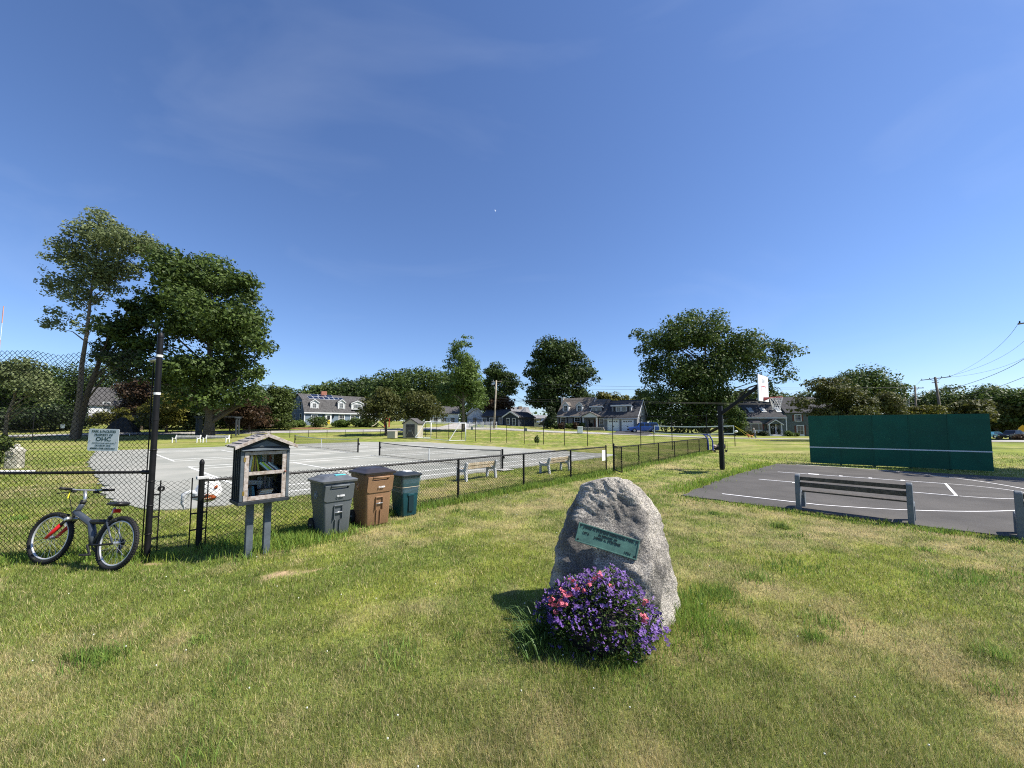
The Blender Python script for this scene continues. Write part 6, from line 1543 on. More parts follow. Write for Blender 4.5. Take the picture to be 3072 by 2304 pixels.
# ------------------------------------------------------------------ volleyball net
v0 = XD(1961, 40); v1 = XD(2203, 36.5)
d = v1 - v0; L = d.length
vb = thing('volleyball_net', 'volleyball net with white bands on black poles and yellow guy ropes', 'net', v0, math.atan2(d.y, d.x))
zt0, zt1 = P(1961, 1279, 40).z, P(2203, 1279, 36.5).z
zt0 += .05; zt1 += .05; hN = 0.72
for x, z in ((0, zt0), (L, zt1)): MB().tube([(x, 0, -.1), (x, 0, z + .04)], .035, 8).build('pole', M_black, vb)
W_t = mat('net_band', (0.74, 0.75, 0.76), 0.7)
def band(z0_, z1_): return MB().loft([[(L * k / 12, -.008, z0_ + (z1_ - z0_) * k / 12 - sg_ - .045), (L * k / 12, .008, z0_ + (z1_ - z0_) * k / 12 - sg_ - .045), (L * k / 12, .008, z0_ + (z1_ - z0_) * k / 12 - sg_ + .045), (L * k / 12, -.008, z0_ + (z1_ - z0_) * k / 12 - sg_ + .045)] for k in range(13) for sg_ in [.10 * math.sin(math.pi * k / 12)]])
band(zt0, zt1).build('top_band', W_t, vb); band(zt0 - hN, zt1 - hN).build('bottom_band', W_t, vb)
for x, z in ((.05, zt0), (L - .05, zt1)): MB().b2(x - .06, x + .06, -.012, .012, z - hN, z + .02).build('side_band', W_t, vb)
mb = MB()
for k in range(60): x = L * k / 60; zt_ = zt0 + (zt1 - zt0) * k / 60 - .1 * math.sin(math.pi * k / 60); mb.bar((x, 0, zt_ - hN), (x, 0, zt_), .004, .004)
for j in range(1, 6): mb.tube([(L * k / 12, 0, zt0 + (zt1 - zt0) * k / 12 - .1 * math.sin(math.pi * k / 12) - hN * j / 6) for k in range(13)], .002, 3, False)
tag(mb.build('net_mesh', M_net, vb), kind='stuff')
Mi = (Matrix.Translation(v0) @ Matrix.Rotation(math.atan2(d.y, d.x), 4, 'Z')).inverted()
for px, py in ((2278, 1338), (2301, 1335)):
    e = Mi @ G(px, py); MB().tube([(L, 0, zt1), tuple(e)], .010, 5).build('guy_rope', mat('yellow_rope', (0.55, 0.5, 0.04), 0.6), vb)
for px, py in ((1905, 1322), (1890, 1318)):
    e = Mi @ XD(px, 43); MB().tube([(0, 0, zt0), tuple(e)], .008, 4).build('guy_rope', mat('grey_rope', (0.3, 0.3, 0.22), 0.6), vb)
MB().ball((L + .12, -.05, zt1 - hN * .75), (.16, .1, .12), 8, 6).build('rope_bundle', W_t, vb)

# cart by the fence corner
cp_ = G(2168, 1357)
ct = thing('utility_cart', 'blue handled wire cart parked behind the hoop pole', 'cart', cp_, R(8))
M_cb = mat('cart_blue', (0.05, 0.075, 0.35), 0.45, 0.1, 5)
MB().tube([(-1.15, 0, 1.28), (-.98, 0, 1.2), (-.78, 0, .85), (-.74, 0, .15)], .045, 8).tube([(-1.15, .5, 1.28), (-.98, .5, 1.2), (-.78, .5, .85), (-.74, .5, .15)], .045, 8).bar((-1.15, 0, 1.28), (-1.15, .5, 1.28), .07, .07).build('handle_frame', M_cb, ct)
wb = MB()
for k in range(9):
    x = -.74 + .14 * k
    for y in (0, .5): wb.bar((x, y, .1), (x, y, .8), .014, .014)
for z in (.15, .45, .8):
    for y in (0, .5): wb.bar((-.74, y, z), (.4, y, z), .018, .018)
    for x in (-.74, .4): wb.bar((x, 0, z), (x, .5, z), .018, .018)
wb.build('basket', M_black, ct)
for x in (-.6, .3):
    for y in (.02, .48): MB().tube([(x, y - .02, .08), (x, y + .02, .08)], .08, 12).build('wheel', M_rubber, ct)
o = MB().ball((-.3, .25, .35), (.33, .2, .2), 10, 7).ball((.05, .25, .42), (.3, .2, .3), 10, 7).build('duffel_bag', mat('dark_fabric', (0.016, 0.017, 0.028), 0.8, 0.3, 8), loc=cp_, smooth=True); tag(o, 'dark duffel bag lying in the wire cart', 'bag')
o = MB().ball((-.5, .18, .42), (.2, .16, .13), 8, 6).ball((-.58, .2, .17), (.13, .16, .06), 8, 6).build('towel', mat('pale_towel', (0.55, 0.44, 0.38), 0.9, 0.1, 8), loc=cp_, smooth=True); tag(o, 'pale towel lying in the wire cart', 'towel')

# ------------------------------------------------------------------ cars
def car(name, label, pos, rz, L, Hh, W, col, kind, group='parked cars'):
    t = thing(name, label, 'car', pos, rz, group)
    m = mat(name + '_paint', col, 0.28, 0.05, 2, spec=0.6)
    c = .32
    if kind == 'pickup': low = [(0, .42), (.02, .8), (.2, .96), (L * .27, 1.05), (L * .30, 1.08), (L - .05, 1.08), (L, .95), (L, .45), (L - .2, .34), (.25, .34)]; cab = [(L * .27, 1.06), (L * .37, Hh - .04), (L * .42, Hh), (L * .93, Hh), (L * .985, 1.06)]; wins = [(L * .33, L * .40, L * .52), (L * .54, L * .54, L * .69), (L * .71, L * .71, L * .94)]
    elif kind == 'suv': low = [(0, .45), (.03, .85), (.25, 1.0), (L * .26, 1.08), (L - .08, 1.12), (L, .9), (L, .45), (L - .2, .34), (.25, .34)]; cab = [(L * .24, 1.06), (L * .35, Hh - .05), (L * .4, Hh), (L * .94, Hh - .02), (L * .985, 1.08)]; wins = [(L * .31, L * .38, L * .52), (L * .54, L * .54, L * .72), (L * .74, L * .74, L * .93)]
    else: low = [(0, .4), (.03, .68), (.3, .82), (L * .28, .92), (L * .8, .95), (L - .05, .9), (L, .5), (L - .2, .3), (.25, .3)]; cab = [(L * .26, .9), (L * .4, Hh - .04), (L * .48, Hh), (L * .66, Hh - .02), (L * .86, .93)]; wins = [(L * .34, L * .43, L * .54), (L * .56, L * .56, L * .76)]
    MB().prism(low, -W / 2, W / 2, 'y').build('body', m, t, bevel=.06)
    MB().loft([[(x, y * (1 if z < Hh - .2 else .86), z) for x, z in cab] for y in (-W / 2 + .06, W / 2 - .06)]).build('cabin', m, t, bevel=.04)
    zl, zh = (1.1 if kind != 'sedan' else .95), Hh - .1
    for y in (-W / 2 + .055, W / 2 - .055):
        for a, b, e in wins:
            s_ = 1 if y > 0 else -1
            MB().add([(a, y + s_ * .008, zl), (e, y + s_ * .008, zl), (e - .02, y * .87 + s_ * .012, zh), (b, y * .87 + s_ * .012, zh)], [(0, 1, 2, 3)] if s_ < 0 else [(3, 2, 1, 0)]).build('side_window', M_glass, t)
    x0, z0 = cab[0]; x1, z1 = cab[1]
    MB().add([(x0 + .04, -W / 2 + .16, z0 + .06), (x0 + .04, W / 2 - .16, z0 + .06), (x1 - .02, W / 2 - .24, z1 - .05), (x1 - .02, -W / 2 + .24, z1 - .05)], [(3, 2, 1, 0)]).build('windscreen', M_glass, t, loc=(-.02, 0, .015))
    for x in (L * .18, L * .80):
        for y in (-W / 2 + .02, W / 2 - .02):
            s_ = -1 if y < 0 else 1
            w = MB().tube([(x, y - .11, .36), (x, y + .11, .36)], .36, 18).build('tyre', M_rubber, t, auto=40)
            MB().tube([(x, y + s_ * .111, .36), (x, y + s_ * .125, .36)], .21, 12).build('rim', M_steel, w)
    for y in (-W / 2 + .25, W / 2 - .25):
        MB().box((.02, y, .72), (.08, .32, .16)).build('headlight', mat('lamp_clear', (0.6, 0.62, 0.65), 0.2), t); MB().box((L - .01, y, .85), (.06, .26, .2)).build('tail_light', mat('lamp_red', (0.35, 0.02, 0.02), 0.3), t)
    for x in (-.03, L - .04): MB().b2(x, x + .07, -W / 2 + .1, W / 2 - .1, .42, .58).build('bumper', M_black, t)
cp0 = XD(1884, 73); car('blue_pickup', 'bright blue pickup with a canopy parked before the garage doors', cp0, R(-6), 5.5, 1.80, 1.85, (0.015, 0.085, 0.36), 'pickup')
c0 = XD(3007, 78); c0.z = P(3007, 1317, 78).z; car('dark_suv', 'dark navy sport utility vehicle near the right edge beyond the green wall', c0, R(4), 4.8, 1.78, 1.9, (0.008, 0.01, 0.022), 'suv')
c0 = XD(3008, 86); c0.z = P(3000, 1314, 86).z; car('teal_car', 'teal sedan parked left of the dark vehicle at the right edge', c0, R(184), 4.4, 1.4, 1.8, (0.05, 0.2, 0.28), 'sedan')
c0 = XD(1612, 100); c0.z = P(1612, 1275, 100).z; car('white_van', 'pale vehicle parked far behind beside the big oak', c0, R(10), 4.6, 1.8, 1.9, (0.5, 0.55, 0.62), 'suv')

# ------------------------------------------------------------------ utility poles and wires
M_pole = mat('utility_pole_wood', (0.15, 0.125, 0.10), 0.9, 0.3, 2); M_polel = mat('weathered_pole', (0.34, 0.30, 0.24), 0.9, 0.2, 2)
def upole(label, base, top, r, m, arms=(), extra=None):
    t = thing('utility_pole', label, 'utility pole', base, 0, 'utility poles')
    tp = top - base
    MB().tube([(0, 0, -.5), tuple(tp)], [r * 1.15, r * .8], 8).build('pole', m, t, smooth=True)
    for k, (a, b) in enumerate(arms):
        a_ = a - base; b_ = b - base
        MB().bar(a_, b_, .1, .12).build('crossarm', m, t)
        for f in (.04, .3, .7, .96):
            q = a_.lerp(b_, f); MB().tube([q + Vector((0, 0, .06)), q + Vector((0, 0, .25))], .05, 6).build('insulator', M_black, t)
        c = a_.lerp(b_, .5)
        for f in (.3, .7): MB().bar(a_.lerp(b_, f), c + Vector((0, 0, -.55)), .03, .05).build('arm_brace', m, t)
    if extra: extra(t, tp)
    return t
def wire(label, pts, r=.02, group='overhead wires'):
    a, b = pts[0], pts[-1]; L = []
    if len(pts) == 3:
        a, mid, b = pts
        for k in range(25):
            s_ = k / 24; L.append(a * (2 * (s_ - .5) * (s_ - 1)) + mid * (-4 * s_ * (s_ - 1)) + b * (2 * s_ * (s_ - .5)))
    else: L = [a, b]
    tag(MB().tube(L, r, 4, False).build('overhead_wire', mat('wire_dark', (0.02, 0.02, 0.022), 0.6)), label, 'wire', group)
pb_ = XD(1482, 74); pt_ = P(1489, 1141, 74)
def lamp(t, tp): MB().bar(tp + Vector((-.9, 0, -.25)), tp + Vector((1.1, 0, -.25)), .09, .11).build('crossarm', M_polel, t); MB().tube([tp + Vector((-.6, 0, -.2)), tp + Vector((-.6, 0, .1))], .06, 6).build('insulator', M_steel, t); MB().b2(tp.x - .9, tp.x - .4, -.2, .2, tp.z - .9, tp.z - .5).build('transformer', M_steel, t)
upole('pale utility pole beside the white picket fence', pb_, pt_, .17, M_polel, (), lamp)
p1b = XD(2832, 66); p1t = P(2805, 1131, 66)
upole('leaning utility pole with a wide crossarm behind the green wall', p1b, p1t, .19, M_pole, ((P(2762, 1141, 67), P(2853, 1130, 65)),), lambda t, tp: MB().bar(tp + Vector((-.6, 0, -1.0)), tp + Vector((.6, 0, -.9)), .1, .12).build('lower_arm', M_pole, t))
p2b = XD(2749, 84); p2t = P(2745, 1159, 84)
upole('farther utility pole with a crossarm left of the leaning pole', p2b, p2t, .19, M_pole, ((P(2722, 1165, 84), P(2771, 1164, 84)),))
p3b = XD(2717, 108); p3t = P(2714, 1178, 108)
upole('small distant utility pole carrying a grey transformer', p3b, p3t, .17, M_polel, (), lambda t, tp: MB().tube([(tp.x + .35, -.3, tp.z - 3.4), (tp.x + .35, -.3, tp.z - 2.2)], .42, 10).build('transformer', M_steel, t))
p4b = XD(3115, 33); p4t = P(3112, 955, 33)
upole('near utility pole at the right edge, only its crossarm tip showing', p4b, p4t, .16, M_pole, ((P(3055, 972, 33), P(3165, 955, 33)),))
wire('upper wire sweeping from the right edge to the leaning pole', [P(3058, 965, 33), P(2960, 1068, 46), P(2852, 1129, 65)], .014)
wire('second wire sweeping from the right edge to the leaning pole', [P(3110, 968, 33), P(2990, 1078, 45), P(2825, 1134, 65)], .014)
wire('third slack wire from the right edge to the leaning pole', [P(3150, 1020, 34), P(3000, 1103, 45), P(2853, 1131, 65)], .012)
wire('thick cable rising to the right edge from the leaning pole', [P(3120, 1025, 34), P(2995, 1118, 45), P(2815, 1176, 66)], .028)
wire('low cable at the right edge above the trees', [P(3150, 1090, 40), P(3050, 1140, 46), P(2920, 1185, 60)], .026)
wire('wire from the leaning pole to the farther pole', [P(2762, 1140, 67), P(2745, 1157, 75), P(2722, 1163, 84)], .015)
wire('wire above the gap between the oak and the broad maple', [pt_ + Vector((.5, 0, 0)), P(1900, 1160, 79), P(2722, 1163, 84)], .018)
wire('second wire just below it over the grey house', [pt_ + Vector((-.5, 0, -.4)), P(1800, 1168, 79), P(2771, 1163, 84)], .018)
wire('upper cable crossing the green house roof', [P(1490, 1195, 74), P(2300, 1211, 66), P(2749, 1210, 84)], .02)
wire('lower cable crossing the green house roof', [P(1488, 1203, 74), P(2300, 1214, 66), P(2817, 1222, 66)], .02)
wire('steep wire in the gap left of the big oak', [P(1489, 1146, 74), P(1540, 1182, 90), P(1610, 1226, 130)], .022)
wire('middle slanting wire in the gap left of the big oak', [P(1489, 1175, 74), P(1545, 1200, 90), P(1605, 1226, 130)], .022)
wire('level wire in the gap left of the big oak', [P(1489, 1180, 74), P(1545, 1200, 90), P(1700, 1205, 110)], .018)

# warning sign at the right edge, mast on the left, moon
ys_ = XD(3068, 62); ys_.z = P(3068, 1325, 62).z
t = thing('warning_sign', 'yellow diamond road sign cut by the right edge', 'sign', ys_, R(-20))
zc = P(3068, 1285, 62).z - ys_.z
MB().box((0, 0, zc), (.8, .02, .8), Matrix.Rotation(R(45), 3, 'Y')).build('plate', mat('sign_yellow', (0.62, 0.33, 0.01), 0.5), t); MB().b2(-.035, .035, .012, .06, -.3, zc + .5).build('post', M_steel, t)
mt = XD(-22, 300)
t = thing('radio_mast', 'thin red and white mast at the far left edge', 'mast', mt, 0)
zt = P(2, 927, 300).z
for k in range(7): MB().tube([(0, 0, zt * k / 7 - (2 if k == 0 else 0)), (0, 0, zt * (k + 1) / 7)], .14 if k < 6 else .32, 5).build('segment', mat('mast_red', (0.5, 0.25, 0.2), 0.6) if k % 2 == 0 else M_white, t)
mo = P(1485, 632, 3000)
cres = MB(); L0, L1 = [], []
rad = 8.0
for k in range(17):
    a = R(-95 + 190 * k / 16); L0.append((rad * math.cos(a), 0, rad * math.sin(a))); L1.append((rad * .45 * math.cos(a) + 0, 0, rad * math.sin(a)))
poly = [(p[0], p[2]) for p in L0] + [(p[0], p[2]) for p in reversed(L1)]
mmo = mat('moon_glow', (0.75, 0.76, 0.8), 0.9)
mmo.node_tree.nodes['Principled BSDF'].inputs['Emission Color'].default_value = (0.62, 0.74, 0.95, 1); mmo.node_tree.nodes['Principled BSDF'].inputs['Emission Strength'].default_value = 0.2  # lit crescent only, glowing in place of reflected sunlight
o = cres.prism(poly, -1, 1, 'y').build('moon', mmo, loc=mo, rot=(0, R(-25), 0)); tag(o, 'pale crescent moon in the daytime sky', 'moon')

# stone post and step at the left edge, white box, play slide, arbor
sp = G(42, 1404)
t = thing('carved_stone_post', 'weathered carved stone post at the left edge behind the fence', 'stone post', sp, R(20))
M_cs = mat('carved_stone', (0.36, 0.34, 0.28), 0.9, 0.35, 6, 0.7, 18, bdist=.05)
MB().loft(bin_loops([(-.1, .24, -.2, .2, .06), (.35, .25, -.21, .21, .07), (.62, .23, -.2, .2, .07), (.78, .27, -.23, .23, .08), (.9, .2, -.17, .17, .1), (.98, .1, -.08, .08, .05)], 3)).build('shaft', M_cs, t, auto=45)
MB().ring((.02, -.22, .66), .09, .03, 'y', 14, 6).build('carved_ring', M_cs, t, smooth=True); MB().ball((.05, 0, 1.0), .1, 8, 6).build('finial', M_cs, t, smooth=True)
sb = G(30, 1416); o = MB().b2(-1.0, .8, -.22, .22, -.05, .05).build('stone_step', mat('pale_step', (0.5, 0.5, 0.48), 0.9, 0.1, 5), loc=sb, bevel=.015); tag(o, 'flat pale stone step beside the carved post', 'step')
wb_ = XD(1740, 66); wb_.z = P(1740, 1298, 66).z; o = MB().b2(-.42, .42, -.3, .3, -.1, 1.0).b2(-.46, .46, -.34, .34, 1.001, 1.08).build('utility_cabinet', mat('cabinet_white', (0.66, 0.68, 0.7), 0.5, 0.05, 3), loc=wb_, bevel=.03); tag(o, 'white utility cabinet beside the road before the grey house', 'cabinet')
ps = XD(1143, 70); ps.z = P(1143, 1281, 70).z
t = thing('play_slide', 'cream and red play slide right of the blue house', 'slide', ps, R(25))
MB().loft([[(x, -.28, z), (x, .28, z), (x, .28, z + .12), (x, -.28, z + .12)] for x, z in ((-1.6, .1), (-1.2, .25), (-.3, 1.1), (.2, 1.55), (.5, 1.6))]).build('chute', mat('slide_cream', (0.62, 0.55, 0.38), 0.5), t)
MB().b2(.5, 1.5, -.5, .5, 1.5, 1.6).b2(.5, 1.5, -.52, -.46, 1.6, 2.2).b2(.55, .65, -.5, -.4, 0, 1.5).b2(1.35, 1.45, -.5, -.4, 0, 1.5).b2(.55, .65, .4, .5, 0, 1.5).b2(1.35, 1.45, .4, .5, 0, 1.5).build('platform', mat('slide_red', (0.4, 0.05, 0.03), 0.6), t)
ab = XD(655, 56); t = thing('garden_arbor', 'dark wooden arbor behind the big maple trunk', 'arbor', ab, R(20))
M_ab = mat('arbor_wood', (0.045, 0.055, 0.065), 0.8, 0.2, 4)
for x in (-2.6, 2.2):
    for y in (0, 1.2): MB().b2(x - .09, x + .09, y - .09, y + .09, -.2, 2.6).build('post', M_ab, t)
    MB().b2(x - .12, x + .12, -.5, 1.7, 2.601, 2.75).build('beam', M_ab, t)
MB().b2(-2.5, -2.3, -.05, 1.25, .1, 2.4).build('side_panel', M_ab, t)
for y in (0, 1.2): MB().b2(-3.0, 2.6, y - .04, y + .04, 2.752, 2.86).build('rafter', M_ab, t)
gr_ = XD(368, 58); t = thing('covered_playset', 'dark tarp covered frame on the lawn behind the tall fence', 'tarp', gr_, R(10))
MB().loft([[(-2.0, -.8, .4), (2.0, -.8, .4), (2.0, .8, .4), (-2.0, .8, .4)], [(-1.2, -.5, 1.8), (1.3, -.5, 1.6), (1.3, .5, 1.6), (-1.2, .5, 1.8)], [(-.3, -.1, 2.7), (.3, -.1, 2.6), (.3, .1, 2.6), (-.3, .1, 2.7)]]).build('tarp', mat('tarp_dark', (0.013, 0.015, 0.018), 0.6, 0.3, 3), t, auto=30)
for x, y in ((-1.5, -.7), (1.5, -.7), (-1.5, .7), (1.5, .7)): MB().tube([(x, y, -.1), (x * .9, y, .6)], .06, 6).build('leg', M_white, t)

# ------------------------------------------------------------------ person with a dog
def skin(name, verts, edges, rad, root, mats, parent=None, loc=(0, 0, 0), rot=None, sub=1):
    me = bpy.data.meshes.new(name); me.from_pydata([tuple(v) for v in verts], edges, [])
    o = bpy.data.objects.new(name, me); COL.objects.link(o)
    sk = o.modifiers.new('skin', 'SKIN'); 
    for i, r_ in enumerate(rad): me.skin_vertices[0].data[i].radius = (r_, r_) if not hasattr(r_, '__len__') else r_
    me.skin_vertices[0].data[root].use_root = True
    ss_ = o.modifiers.new('sub', 'SUBSURF'); ss_.levels = sub; ss_.render_levels = sub
    dg = bpy.context.evaluated_depsgraph_get(); m2 = bpy.data.meshes.new_from_object(o.evaluated_get(dg))
    bpy.data.objects.remove(o)
    for m in mats: m2.materials.append(m)
    m2.polygons.foreach_set('use_smooth', [True] * len(m2.polygons))
    ob = link(name, m2, parent, 0, loc, rot); return ob
pp_ = XD(2264, 62.5); pp_.z = P(2264, 1317.5, 62.5).z + .02
per = thing('person', 'person in a grey shirt, blue jeans and pale cap walking a dog along the road', 'person', pp_, R(180))
M_skin = mat('skin', (0.42, 0.27, 0.2), 0.6); M_shirt = mat('grey_shirt', (0.34, 0.36, 0.37), 0.8, 0.1, 10); M_jean = mat('blue_jeans', (0.06, 0.085, 0.14), 0.8, 0.15, 10); M_shoe = mat('shoe', (0.1, 0.1, 0.1), 0.7)
vs = [(0, 0, .98), (.03, 0, 1.18), (.10, 0, 1.42), (.13, 0, 1.50), (.17, 0, 1.60), (.18, 0, 1.70),
      (0, .09, .93), (.12, .10, .52), (.02, .10, .10), (.16, .10, .05), (0, -.09, .93), (-.05, -.10, .52), (-.30, -.10, .14), (-.17, -.10, .06),
      (.10, .19, 1.40), (.05, .24, 1.12), (.20, .25, .92), (.25, .25, .85), (.10, -.19, 1.40), (.14, -.24, 1.13), (.36, -.24, 1.0), (.43, -.24, .97)]
ed = [(0, 1), (1, 2), (2, 3), (3, 4), (4, 5), (0, 6), (6, 7), (7, 8), (8, 9), (0, 10), (10, 11), (11, 12), (12, 13), (2, 14), (14, 15), (15, 16), (16, 17), (2, 18), (18, 19), (19, 20), (20, 21)]
rd = [.14, .135, .15, .06, .095, .08, .10, .07, .048, .04, .10, .07, .048, .04, .065, .048, .038, .04, .065, .048, .038, .04]
bdy = skin('body', vs, ed, rd, 0, [M_shirt, M_jean, M_skin, M_shoe], per)
for p in bdy.data.polygons:
    c = p.center
    p.material_index = 3 if c.z < .1 else (1 if c.z < .99 and abs(c.y) < .2 else (2 if c.z > 1.5 or (c.z < 1.02 and abs(c.y) > .2) else 0))
MB().ball((.17, 0, 1.71), (.115, .1, .085), 10, 6).box((.29, 0, 1.70), (.13, .15, .015)).build('cap', mat('cap', (0.55, 0.53, 0.48), 0.8), per, smooth=True)
MB().ball((.275, 0, 1.62), .018, 6, 4).build('nose', M_skin, per)
dp_ = XD(2249, 62.2); dp_.z = P(2249, 1317, 62.2).z + .0
dog = thing('dog', 'orange-brown dog walking on the road ahead of the person', 'dog', dp_, R(180))
vs = [(-.32, 0, .52), (0, 0, .52), (.28, 0, .53), (.42, 0, .66), (.52, 0, .74), (.66, 0, .70), (-.45, 0, .56), (-.62, 0, .72), (-.33, .08, .40), (-.26, .08, .32), (-.40, .08, .20), (-.36, .08, .03), (-.33, -.08, .40), (-.2, -.08, .32), (-.28, -.08, .2), (-.2, -.08, .03), (.28, .08, .40), (.33, .08, .22), (.36, .08, .03), (.28, -.08, .40), (.2, -.08, .22), (.14, -.08, .03)]
ed = [(0, 1), (1, 2), (2, 3), (3, 4), (4, 5), (0, 6), (6, 7), (0, 8), (8, 9), (9, 10), (10, 11), (0, 12), (12, 13), (13, 14), (14, 15), (2, 16), (16, 17), (17, 18), (2, 19), (19, 20), (20, 21)]
rd = [.11, .11, .14, .09, .085, .04, .04, .025, .08, .06, .035, .035, .08, .06, .035, .035, .07, .04, .035, .07, .04, .035]
skin('body', vs, ed, rd, 1, [mat('dog_fur', (0.34, 0.12, 0.035), 0.8, 0.2, 8)], dog)
for y in (-.06, .06): MB().prism([(.46, .78), (.52, .78), (.46, .70)], y - .012, y + .012, 'y').build('ear', MATS['dog_fur'], dog)
wire_l = MB().tube([Vector((2, 0, 0)), Vector((2.1, 0, 0))], .01, 4)
M1 = Matrix.Translation(per.location) @ Matrix.Rotation(R(180), 4, 'Z'); M2 = Matrix.Translation(dog.location) @ Matrix.Rotation(R(180), 4, 'Z')
a = M1 @ Vector((.43, -.24, .97)); b = M2 @ Vector((.40, 0, .7))
o = MB().tube([a, a.lerp(b, .5) - Vector((0, 0, .08)), b], .012, 4).build('leash', mat('leash', (0.3, 0.06, 0.03), 0.7)); tag(o, 'thin leash between the walking person and the dog', 'leash')
# ------------------------------------------------------------------ trees and shrubs
def leaves(clumps, n, size, rng, up=0.5, flat=0.6):
    """leaf faces spread through clumps: (centre, radius, weight)"""
    C = np.array([c for c, r, w in clumps]); Rr = np.array([r for c, r, w in clumps]); w = np.array([w for c, r, w in clumps], float); w /= w.sum()
    k = rng.choice(len(clumps), n, p=w)
    d = rng.normal(size=(n, 3)); d /= np.linalg.norm(d, axis=1, keepdims=True)
    rr = rng.random(n) ** 0.38
    p = C[k] + d * rr[:, None] * Rr[k]
    nrm = d * .6 + rng.normal(size=(n, 3)) * .55 + np.array((0, 0, up)); nrm /= np.linalg.norm(nrm, axis=1, keepdims=True)
    t = np.cross(nrm, rng.normal(size=(n, 3))); t /= np.linalg.norm(t, axis=1, keepdims=True) + 1e-9
    b = np.cross(nrm, t)
    s = size * np.clip(rng.lognormal(-.02, .38, n), .4, 2.1)[:, None] * 1.04
    q = np.stack([p - t * s * .5, p + b * s * .34 + t * s * .05, p + t * s * .55, p - b * s * .34 + t * s * .05], 1)
    tint = np.clip(rng.normal(.45, .2, n) + (rng.random(len(clumps))[k] - .5) * .35, 0, 1)
    return q.reshape(-1, 3), tint
def tree(name, label, base, blobs, n, leaf, m_leaf, trunk_r, m_bark=None, fork=0.35, sub=26, sub_r=0.34, lean=(0, 0), group=None, seed=1, cat='tree', limbs=14, droop=0.0, flat=.72, trunk_pts=None):
    """blobs: (centre, (rx, ry, rz)) big masses of the crown, each filled with leaf clumps of its own"""
    rng = np.random.default_rng(seed); rnd = random.Random(seed)
    t = thing(name, label, cat, base, 0, group)
    B = Vector(base); cl = []; ends = []
    vol = np.array([b[1][0] * b[1][2] for b in blobs]); vol = vol / vol.sum()
    tot = int(sub * 1.75); sub_r = sub_r * 1.22; n = int(n * 0.97)
    for (c, r), vf in zip(blobs, vol):
        m = max(3, int(round(tot * vf)))
        for k in range(m):
            d = rng.normal(size=3); d /= np.linalg.norm(d)
            rr = rng.random() ** .33 * .80
            cc = np.array(c) + d * rr * np.array(r) - np.array(B)
            sr = np.mean(r) * sub_r * rng.uniform(.65, 1.3)
            cl.append((cc, np.array((sr * 1.15, sr * 1.15, sr * flat)), sr ** 2))
            ends.append(Vector(cc))
    v, tint = leaves(cl, n, leaf, rng)
    raw('crown', v, np.arange(len(v)), 4, m_leaf, t, tint=tint)
    mb = MB(); topc = sum((Vector(b[0]) - B for b in blobs), Vector()) / len(blobs)
    zmin = min((b[0][2] - b[1][2]) for b in blobs) - B.z; ztop = max((b[0][2] + b[1][2]) for b in blobs) - B.z
    if trunk_pts: tp = [Vector(p) - B for p in trunk_pts]
    else:
        tp = [Vector((0, 0, -.4)), Vector((lean[0] * .3, lean[1] * .3, zmin * .7 + .3))]
        hgt = zmin + (ztop - zmin) * .72
        tp += [Vector((topc.x * .35 + lean[0] * .6, topc.y * .35, (zmin + hgt) / 2)), Vector((topc.x * .7 + lean[0], topc.y * .7, hgt))]
    nn = len(tp)
    rads = [trunk_r * (1.12 if i == 0 else 1.0 - .82 * (i / (nn - 1)) ** 1.1) for i in range(nn)]
    mb.tube(tp, rads, 9, False)
    pick = rnd.sample(ends, min(limbs, len(ends)))
    for e in pick:
        f = rnd.uniform(fork, .92)
        # start point on the trunk, below the end
        zt = min(max(e.z - abs(e.xy.length) * .6, zmin * .6), tp[-1].z)
        for i in range(nn - 1):
            if tp[i].z <= zt <= tp[i + 1].z + 1e-6: s_ = (zt - tp[i].z) / max(1e-6, tp[i + 1].z - tp[i].z); st = tp[i].lerp(tp[i + 1], s_); r0 = (rads[i] * (1 - s_) + rads[i + 1] * s_) * .42; break
        else: st = tp[-1]; r0 = rads[-1] * .8
        mid = st.lerp(e, .5) + Vector((rnd.uniform(-.3, .3), rnd.uniform(-.3, .3), .12 * (e - st).length))
        mb.tube([st, mid, e], [r0, r0 * .6, r0 * .15], 6, False)
    mb.build('trunk', m_bark or M_bark, t, smooth=True)
    return t
def blob(px, py, rx, ry, d, dz=0.0, deep=0.9):
    c = P(px, py, d + dz); s = d / F
    return (tuple(c), (rx * s, rx * s * deep, ry * s))
def base(px, d, py=None):
    p = XD(px, d)
    if py: p.z = P(px, py, d).z
    return p
L_dark = leaf_mat('leaf_dark', (0.022, 0.040, 0.011), (0.082, 0.125, 0.028), .28)
L_mid = leaf_mat('leaf_mid', (0.030, 0.052, 0.013), (0.120, 0.175, 0.038), .3)
L_lite = leaf_mat('leaf_light', (0.060, 0.098, 0.022), (0.165, 0.24, 0.052), .38)
L_silver = leaf_mat('leaf_silver', (0.085, 0.115, 0.042), (0.26, 0.30, 0.135), .35)
L_olive = leaf_mat('leaf_olive', (0.042, 0.052, 0.014), (0.125, 0.130, 0.030), .3)
L_red = leaf_mat('leaf_copper', (0.032, 0.019, 0.012), (0.100, 0.060, 0.030), .3)
L_gold = leaf_mat('leaf_gold', (0.070, 0.080, 0.012), (0.19, 0.18, 0.032), .35)
L_ever = leaf_mat('needle_green', (0.014, 0.026, 0.010), (0.045, 0.070, 0.020), .2)
L_thuja = leaf_mat('thuja_green', (0.035, 0.055, 0.012), (0.10, 0.135, 0.028), .25)

